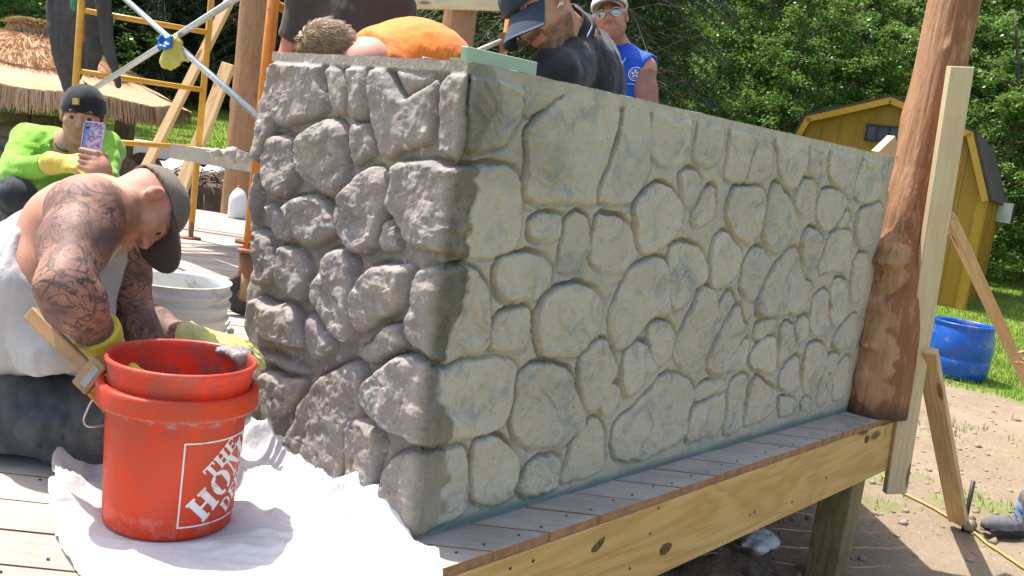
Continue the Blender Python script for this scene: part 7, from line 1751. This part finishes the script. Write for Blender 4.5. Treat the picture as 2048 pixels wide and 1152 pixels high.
# ---------------------------------------------------------------- standing and leaning men
def standing(T_, hd, f, u, nb, che, pel, sA, sB, eA, wA, eB, wB, skin, shirt, sleeve, trous, h=.009, hs=1.0, beard=0, ink=None, flush=None, soff=.014, tank=False, col_=None, warp=.014, armsin=True):
    lo, hi = bounds([hd, pel, sA, sB, nb, eA, eB, wA, wB], .20)
    S = SDF(lo, hi, h); head_prims(S, hd, f, u, hs, neck=nb); torso(S, pel, che, nb, sA, sB, 1.04); limb(S, sA, eA, wA, .062, .045, .047, .031); limb(S, sB, eB, wB, .062, .045, .047, .031)
    hand_prims(S, wA, nrm(wA - eA), W(0, 0, -1) if abs(nrm(wA - eA) @ FC_) < .8 else W(1, 0), 1); hand_prims(S, wB, nrm(wB - eB), W(0, 0, -1) if abs(nrm(wB - eB) @ FC_) < .8 else W(-1, 0), -1)
    b = skinmesh(S, T_, skin, (hd, f, u), ink, flush, beard=beard, hs=hs)
    S = SDF(lo, hi, h); torso(S, pel, che, nb, sA, sB, 1.08, off=soff)
    up = nrm(nb - che)
    if tank:
        for s_, e_ in ((sA, eA), (sB, eB)): S.ell(s_ + (s_ - nb) * .42, (.072, .072, .10), k=.01, op='s'); S.cone(s_ + (s_ - nb) * .30, e_ + (s_ - nb) * .1, .070, .07, .01, 's')
        S.cone(nb + up * .06, nb - up * .06 + f * .05, .075, .045, .01, 's')
    else:
        for s_, e_ in ((sA, eA), (sB, eB)):
            q_ = s_ + (e_ - s_) * sleeve; S.cone(s_, q_, .078, .066 + .008 * (sleeve < 1), .04); S.cone(q_ + nrm(e_ - s_) * .075, q_ + nrm(e_ - s_) * .12, .074, .075, .001, 's')
        S.cone(nb + up * .10, nb + up * .012, .075, .070, .008, 's')
    S.warp(warp, 7, 3, 51, ridge=True, stretch=(1, 1, .6)); S.warp(.004, 19, 2, 8)
    so_ = obj("shirt", *S.mesh(), shirt, T_)
    sd = nrm(V(*(sB - sA)[:2], 0)); fw_ = nrm(np.cross(V(0, 0, 1), sd)); fw_ = fw_ if fw_ @ V(*f[:2], 0) > 0 else -fw_
    p0 = V(pel[0], pel[1], 0)
    kA, kB = p0 - sd * .11 + V(0, 0, .48) + fw_ * .03, p0 + sd * .11 + V(0, 0, .48) + fw_ * .03; aA, aB = p0 - sd * .13 + V(0, 0, .09), p0 + sd * .13 + V(0, 0, .09)
    lo2, hi2 = bounds([kA, kB, aA, aB, pel], .18); lo2[2] = 0; S = SDF(lo2, hi2, .014); S.ell(pel - V(0, 0, .02), (.17, .15, .13), k=.04)
    for h_, k_, a_ in ((pel - sd * .085 - V(0, 0, .05), kA, aA), (pel + sd * .085 - V(0, 0, .05), kB, aB)): S.cone(h_, k_, .10, .072, .04); S.cone(k_, a_, .068, .055, .03)
    S.warp(.010, 8, 3, 5, ridge=True); obj("trousers", *S.mesh(), trous, T_); boot(None, T_, aA, fw_); boot(None, T_, aB, fw_); return b, so_
M_TR1 = cloth_mat("dark_trousers", (.05, .052, .055)); M_TR2 = cloth_mat("blue_jeans", (.06, .09, .16), (.09, .13, .22), .9)
def brown():
    c = P(700, 20, 3.95); T_ = thing("person", V(c[0], c[1], 0), "man in dark brown T-shirt behind the bending man, head out of the picture", "person")
    f = nrm(V(*(-FC_)[:2], 0) + V(.2, 0, 0)); sd = nrm(np.cross(V(0, 0, 1), f)); U = V(0, 0, 1)
    zs_ = 1.50; nb = V(c[0], c[1], zs_ + .05); che = V(c[0], c[1], 1.28); pel = V(c[0], c[1], .97) ; sA = V(c[0], c[1], zs_ - .03) - V(*RC_[:2], 0) * .195; sB = V(c[0], c[1], zs_ - .03) + V(*RC_[:2], 0) * .195
    eA = sA + V(0, 0, -.29) - V(*RC_[:2], 0) * .05; wA = eA + V(0, 0, -.22) + f * .10; eB = sB + V(0, 0, -.29); wB = eB + V(0, 0, -.20) + f * .12
    hd = nb + V(0, 0, .19) + f * .03
    sk = skin_mat("ruddy_skin", (0.52, 0.22, 0.15), (0.46, 0.18, 0.12))
    standing(T_, hd, nrm(f - U * .5), nrm(U + f * .5), nb, che, pel, sA, sB, eA, wA, eB, wB, sk, cloth_mat("dark_brown_jersey", (.065, .052, .047), (.050, .040, .037), .9, wr=.5), .62, M_TR1)
    cap(T_, hd, nrm(f - U * .5), nrm(U + f * .5), cloth_mat("grey_cap_cloth", (.12, .12, .12)), None, 1.03)
brown()
def navy():
    hd = P(1082, 18, 2.98); T_ = thing("person", V(hd[0] + .3, hd[1] + .1, 0), "bearded man in navy cap and black jacket stooping over the wall by the green bar", "person")
    f, u = W(-.62, .62, -.50), W(-.50, -.72, -.12); f, u, r = ortho(f, u)
    nb = P(1150, 82, 3.14); che = P(1166, 176, 3.28); pel = P(1192, 330, 3.5); sA = P(1112, 152, 2.98); sB = P(1186, 120, 3.42)
    eA = P(1085, 260, 2.95); wA = P(1060, 330, 2.85) ; eB = P(1180, 270, 3.6); wB = P(1130, 300, 3.5)
    sk = skin_mat("warm_tan_skin", (0.47, 0.24, 0.14), (0.38, 0.185, 0.105), hair=(.035, .025, .02))
    bl = cloth_mat("black_softshell", (.010, .011, .014), (.015, .016, .020), .6, wr=.6)
    standing(T_, hd, f, u, nb, che, pel, sA, sB, eA, wA, eB, wB, sk, bl, 1.0, M_TR1, h=.008, hs=1.13, beard=.95, soff=.02, warp=.010)
    # collar
    ax = nrm(nb - hd); cc_ = nb - ax * .045; x_ = nrm(np.cross(ax, FC_)); y_ = np.cross(ax, x_); vs, F = [], []; n = 40
    for k, (h_, rad) in enumerate(((.02, .088), (-.015, .080), (-.045, .084), (-.045, .090), (-.015, .087), (.02, .096))):
        for i in range(n): a = 2 * np.pi * i / n; vs.append(cc_ + ax * h_ + (x_ * math.cos(a) + y_ * math.sin(a)) * rad * (1 + .03 * math.sin(3 * a)))
    for k in range(5):
        for i in range(n): F.append((k * n + i, k * n + (i + 1) % n, (k + 1) * n + (i + 1) % n, (k + 1) * n + i))
    obj("collar", vs, F, bl, T_)
    # hood seams in pale cord over the shoulder
    pts = spline([P(1150, 12, 3.0), P(1172, 30, 3.0), P(1184, 50, 3.0), P(1174, 74, 2.98)], 20); obj("drawstring", *tube(pts, .003, 6), simple("grey_cord", (.30, .33, .38), rough=.7, bmp=0), T_)
    hm = cloth_mat("navy_cap_cloth", (.018, .032, .055), (.024, .042, .07), .75, wr=.2, dirt=(.16, .17, .15), dlo=.66, dhi=.72)
    co = cap(T_, hd, f, u, hm, None, 1.17, brim=.082, low=.030, tilt=.7, bw=.088)
    # small white emblem on the side of the crown
    sgn = 1 if (MC @ r)[0] > 0 else -1
    o = P(1119, 10, 2.9); decal([[(-.006, -.008), (-.003, -.008), (.003, .008), (0, .008)], [(0, .005), (.011, .005), (.011, .008), (.001, .008)], [(.0, 0), (.009, 0), (.011, .003), (.001, .003)], [(.009, .0), (.012, .003), (.012, .008), (.009, .008)]], o, RC_, -DC_, -FC_, co, "white_emblem", simple("white_thread", (.75, .76, .78), rough=.7, bmp=0), co, T_)
navy()
def shades():
    hd = P(1221, 36, 4.62); T_ = thing("person", V(hd[0], hd[1], 0), "man in blue sleeveless top, white cap and mirrored sunglasses behind the man in navy cap", "person")
    f, u = W(-.22, .02, -1), W(-.10, -.99, .12); f, u, r = ortho(f, u)
    nb = P(1234, 102, 4.72); che = P(1226, 180, 4.76); pel = P(1236, 330, 4.80); sA = P(1168, 140, 4.75); sB = P(1284, 138, 4.66)
    eA = sA + V(0, 0, -.30); wA = eA + V(0, 0, -.24) - FC_ * .05; eB = P(1304, 245, 4.62); wB = eB + V(0, 0, -.24)
    sk = skin_mat("pink_skin", (0.50, 0.235, 0.165), (0.43, 0.19, 0.13), hair=(.20, .09, .045), tat=1)
    b, so_ = standing(T_, hd, f, u, nb, che, pel, sA, sB, eA, wA, eB, wB, sk, cloth_mat("royal_blue_mesh", (0.010, 0.075, 0.50), (0.010, 0.06, 0.42), .7, wr=.3), .3, M_TR2, h=.008, hs=1.0, beard=.75, tank=True, soff=.012, warp=.008, ink=lambda v: .55 * nearseg(v, sB + (eB - sB) * .3, wB, .09))
    co = cap(T_, hd, f, u, simple("white_cap_cloth", (.62, .62, .62), rough=.9, bmp=.2), simple("grey_under_brim", (.10, .105, .12), rough=.9, bmp=.2), 1.04, low=.052, brim=.06)
    # sunglasses
    gl = obj("sunglasses", *join([tube(spline([hd + f * .078 + r * s * .016 + u * .004, hd + f * .092 + r * s * .03 + u * .021, hd + f * .078 + r * s * .058 + u * .017, hd + f * .070 + r * s * .064 + u * .002, hd + f * .082 + r * s * .045 - u * .017, hd + f * .094 + r * s * .022 - u * .012, hd + f * .096 + r * s * .013 + u * .004], 22), .0032, 6) for s in (-1, 1)] + [tube([hd + f * .095 - r * .013 + u * .008, hd + f * .100 + u * .010, hd + f * .095 + r * .013 + u * .008], .003, 6)] + [tube([hd + f * .072 + r * s * .062 + u * .012, hd + f * .04 + r * s * .082 + u * .010, hd - f * .01 + r * s * .084 + u * .006], .003, 6) for s in (-1, 1)]), simple("pale_spectacle_frame", (.6, .6, .62), rough=.3, bmp=0), T_)
    for s in (-1, 1):
        q_ = [hd + f * .090 + r * s * .016 + u * .006, hd + f * .093 + r * s * .032 + u * .019, hd + f * .082 + r * s * .056 + u * .015, hd + f * .076 + r * s * .062 + u * .001, hd + f * .084 + r * s * .045 - u * .015, hd + f * .092 + r * s * .022 - u * .010]
        cen = np.mean(q_, 0) + f * .010; m = simple("mirror_lens", (.35, .37, .38), rough=.08, bmp=0, metal=.9) if "mirror_lens" not in bpy.data.materials else bpy.data.materials["mirror_lens"]
        sub("lens", [cen] + q_, [(0, i + 1, (i + 1) % 6 + 1) for i in range(6)], m, gl, T_)
    # round chest emblem with a petal mark and a line of small strokes
    n_ = nrm(-FC_ * .95 + RC_ * .1); o = P(1270, 148, 4.60); wm = simple("white_ink", (.72, .74, .80), rough=.7, bmp=0)
    pol = ringp(.029, .0325) + ringp(.021, .0225)
    for k in range(5):
        a = math.pi / 2 + k * 2 * math.pi / 5; pol.append([(math.cos(a + d_) * rr_, math.sin(a + d_) * rr_) for d_, rr_ in ((0, .003), (-.45, .011), (-.2, .018), (.2, .018), (.45, .011))])
    for k in range(7): x_ = -.034 + k * .010; pol.append([(x_, -.046 - k * .001), (x_ + .006, -.047 - k * .001), (x_ + .006, -.0425 - k * .001), (x_, -.0415 - k * .001)])
    pol.append([(.004, -.060), (.008, -.060), (.020, -.049), (.016, -.049)]); pol += ringp(.0, .004, 8, (.020, -.060))
    decal(pol, o, RC_, -DC_, n_, so_, "chest_emblem", wm, so_, T_)
    ch = spline([nb + (sA - nb) * .35 + V(0, 0, .01), P(1234, 118, 4.58), P(1240, 131, 4.57), P(1250, 118, 4.57), nb + (sB - nb) * .35 + V(0, 0, .01)], 30); obj("neck_chain", *tube(ch, .0035, 6), simple("steel_chain", (.5, .5, .5), rough=.3, bmp=0, metal=.8), T_)
shades()
# ---------------------------------------------------------------- walker at the right edge: boot and jeans enter the picture
def walker():
    a = onz(2046, 1070, -.6); a = V(a[0], a[1], -.6 + .10); toe = nrm(V(*(-RC_)[:2], 0) + V(*(-FC_)[:2], 0) * .15)
    T_ = thing("person", V(a[0], a[1], -.6) - toe * .1, "worker in faded jeans whose grey boot steps into the picture at the right edge", "person")
    b = boot(None, T_, a, toe, mat=cloth_mat("grey_suede_boot", (.10, .10, .11), (.16, .16, .165), .9, dirt=(.24, .22, .20), wr=.8), s=1.05)
    lc = []
    up = V(0, 0, 1); sd = np.cross(up, toe)
    for k in range(4): q_ = a + toe * (.035 + .022 * k) + up * (.055 - .022 * k); lc.append(tube([q_ - sd * .03 - up * .012, q_ + up * .004, q_ + sd * .03 - up * .012], .0028, 6))
    sub("laces", *join(lc), simple("dark_lace", (.03, .03, .03), rough=.8, bmp=0), b, T_)
    kn = a - toe * .10 + up * .40; pl = a - toe * .22 + up * .84; a2 = a - toe * .55 + sd * .18; kn2 = a2 + toe * .18 + up * .40
    nb = pl + up * .56 + toe * .05; che = pl + up * .32 + toe * .02; s1 = nb - sd * .19 - up * .06; s2 = nb + sd * .19 - up * .06; e1 = s1 - up * .29; w1 = e1 - up * .22 + toe * .12; e2 = s2 - up * .29; w2 = e2 - up * .22 + toe * .12; hd = nb + up * .19 + toe * .03
    lo, hi = bounds([a, a2, kn, pl], .17); lo[2] = -.6; S = SDF(lo, hi, .009); S.ell(pl, (.16, .15, .13), k=.04)
    for h_, k_, q_ in ((pl - sd * -.08, kn2, a2), (pl - sd * .08, kn, a)): S.cone(h_, k_, .10, .075, .04); S.cone(k_, q_ + up * .03, .068, .058, .03); S.cone(q_ + up * .03, q_ - up * .01, .060, .068, .02)
    S.warp(.016, 10, 3, 5, ridge=True); obj("jeans", *S.mesh(), cloth_mat("faded_blue_jeans", (.12, .21, .36), (.22, .33, .50), .9, wr=.8), T_)
    boot(None, T_, a2 + up * 0, toe)
    lo, hi = bounds([hd, pl, s1, s2, w1, w2], .2); S = SDF(lo, hi, .014); head_prims(S, hd, toe, up, 1, neck=nb); torso(S, pl, che, nb, s1, s2); limb(S, s1, e1, w1, .06, .045, .046, .03); limb(S, s2, e2, w2, .06, .045, .046, .03); hand_prims(S, w1, nrm(w1 - e1), toe, 1); hand_prims(S, w2, nrm(w2 - e2), toe, -1)
    skinmesh(S, T_, bpy.data.materials["ruddy_skin"], (hd, toe, up))
    S = SDF(lo, hi, .014); torso(S, pl, che, nb, s1, s2, 1.06, off=.016); S.cone(s1, s1 - up * .16, .08, .075, .04); S.cone(s2, s2 - up * .16, .08, .075, .04); S.cone(nb + up * .1, nb + up * .02, .075, .07, .01, 's'); S.warp(.012, 7, 3, 3, ridge=True); obj("t_shirt", *S.mesh(), cloth_mat("grey_jersey", (.2, .2, .2)), T_)
    cap(T_, hd, toe, up, cloth_mat("tan_cap_cloth", (.3, .25, .18)))
walker()
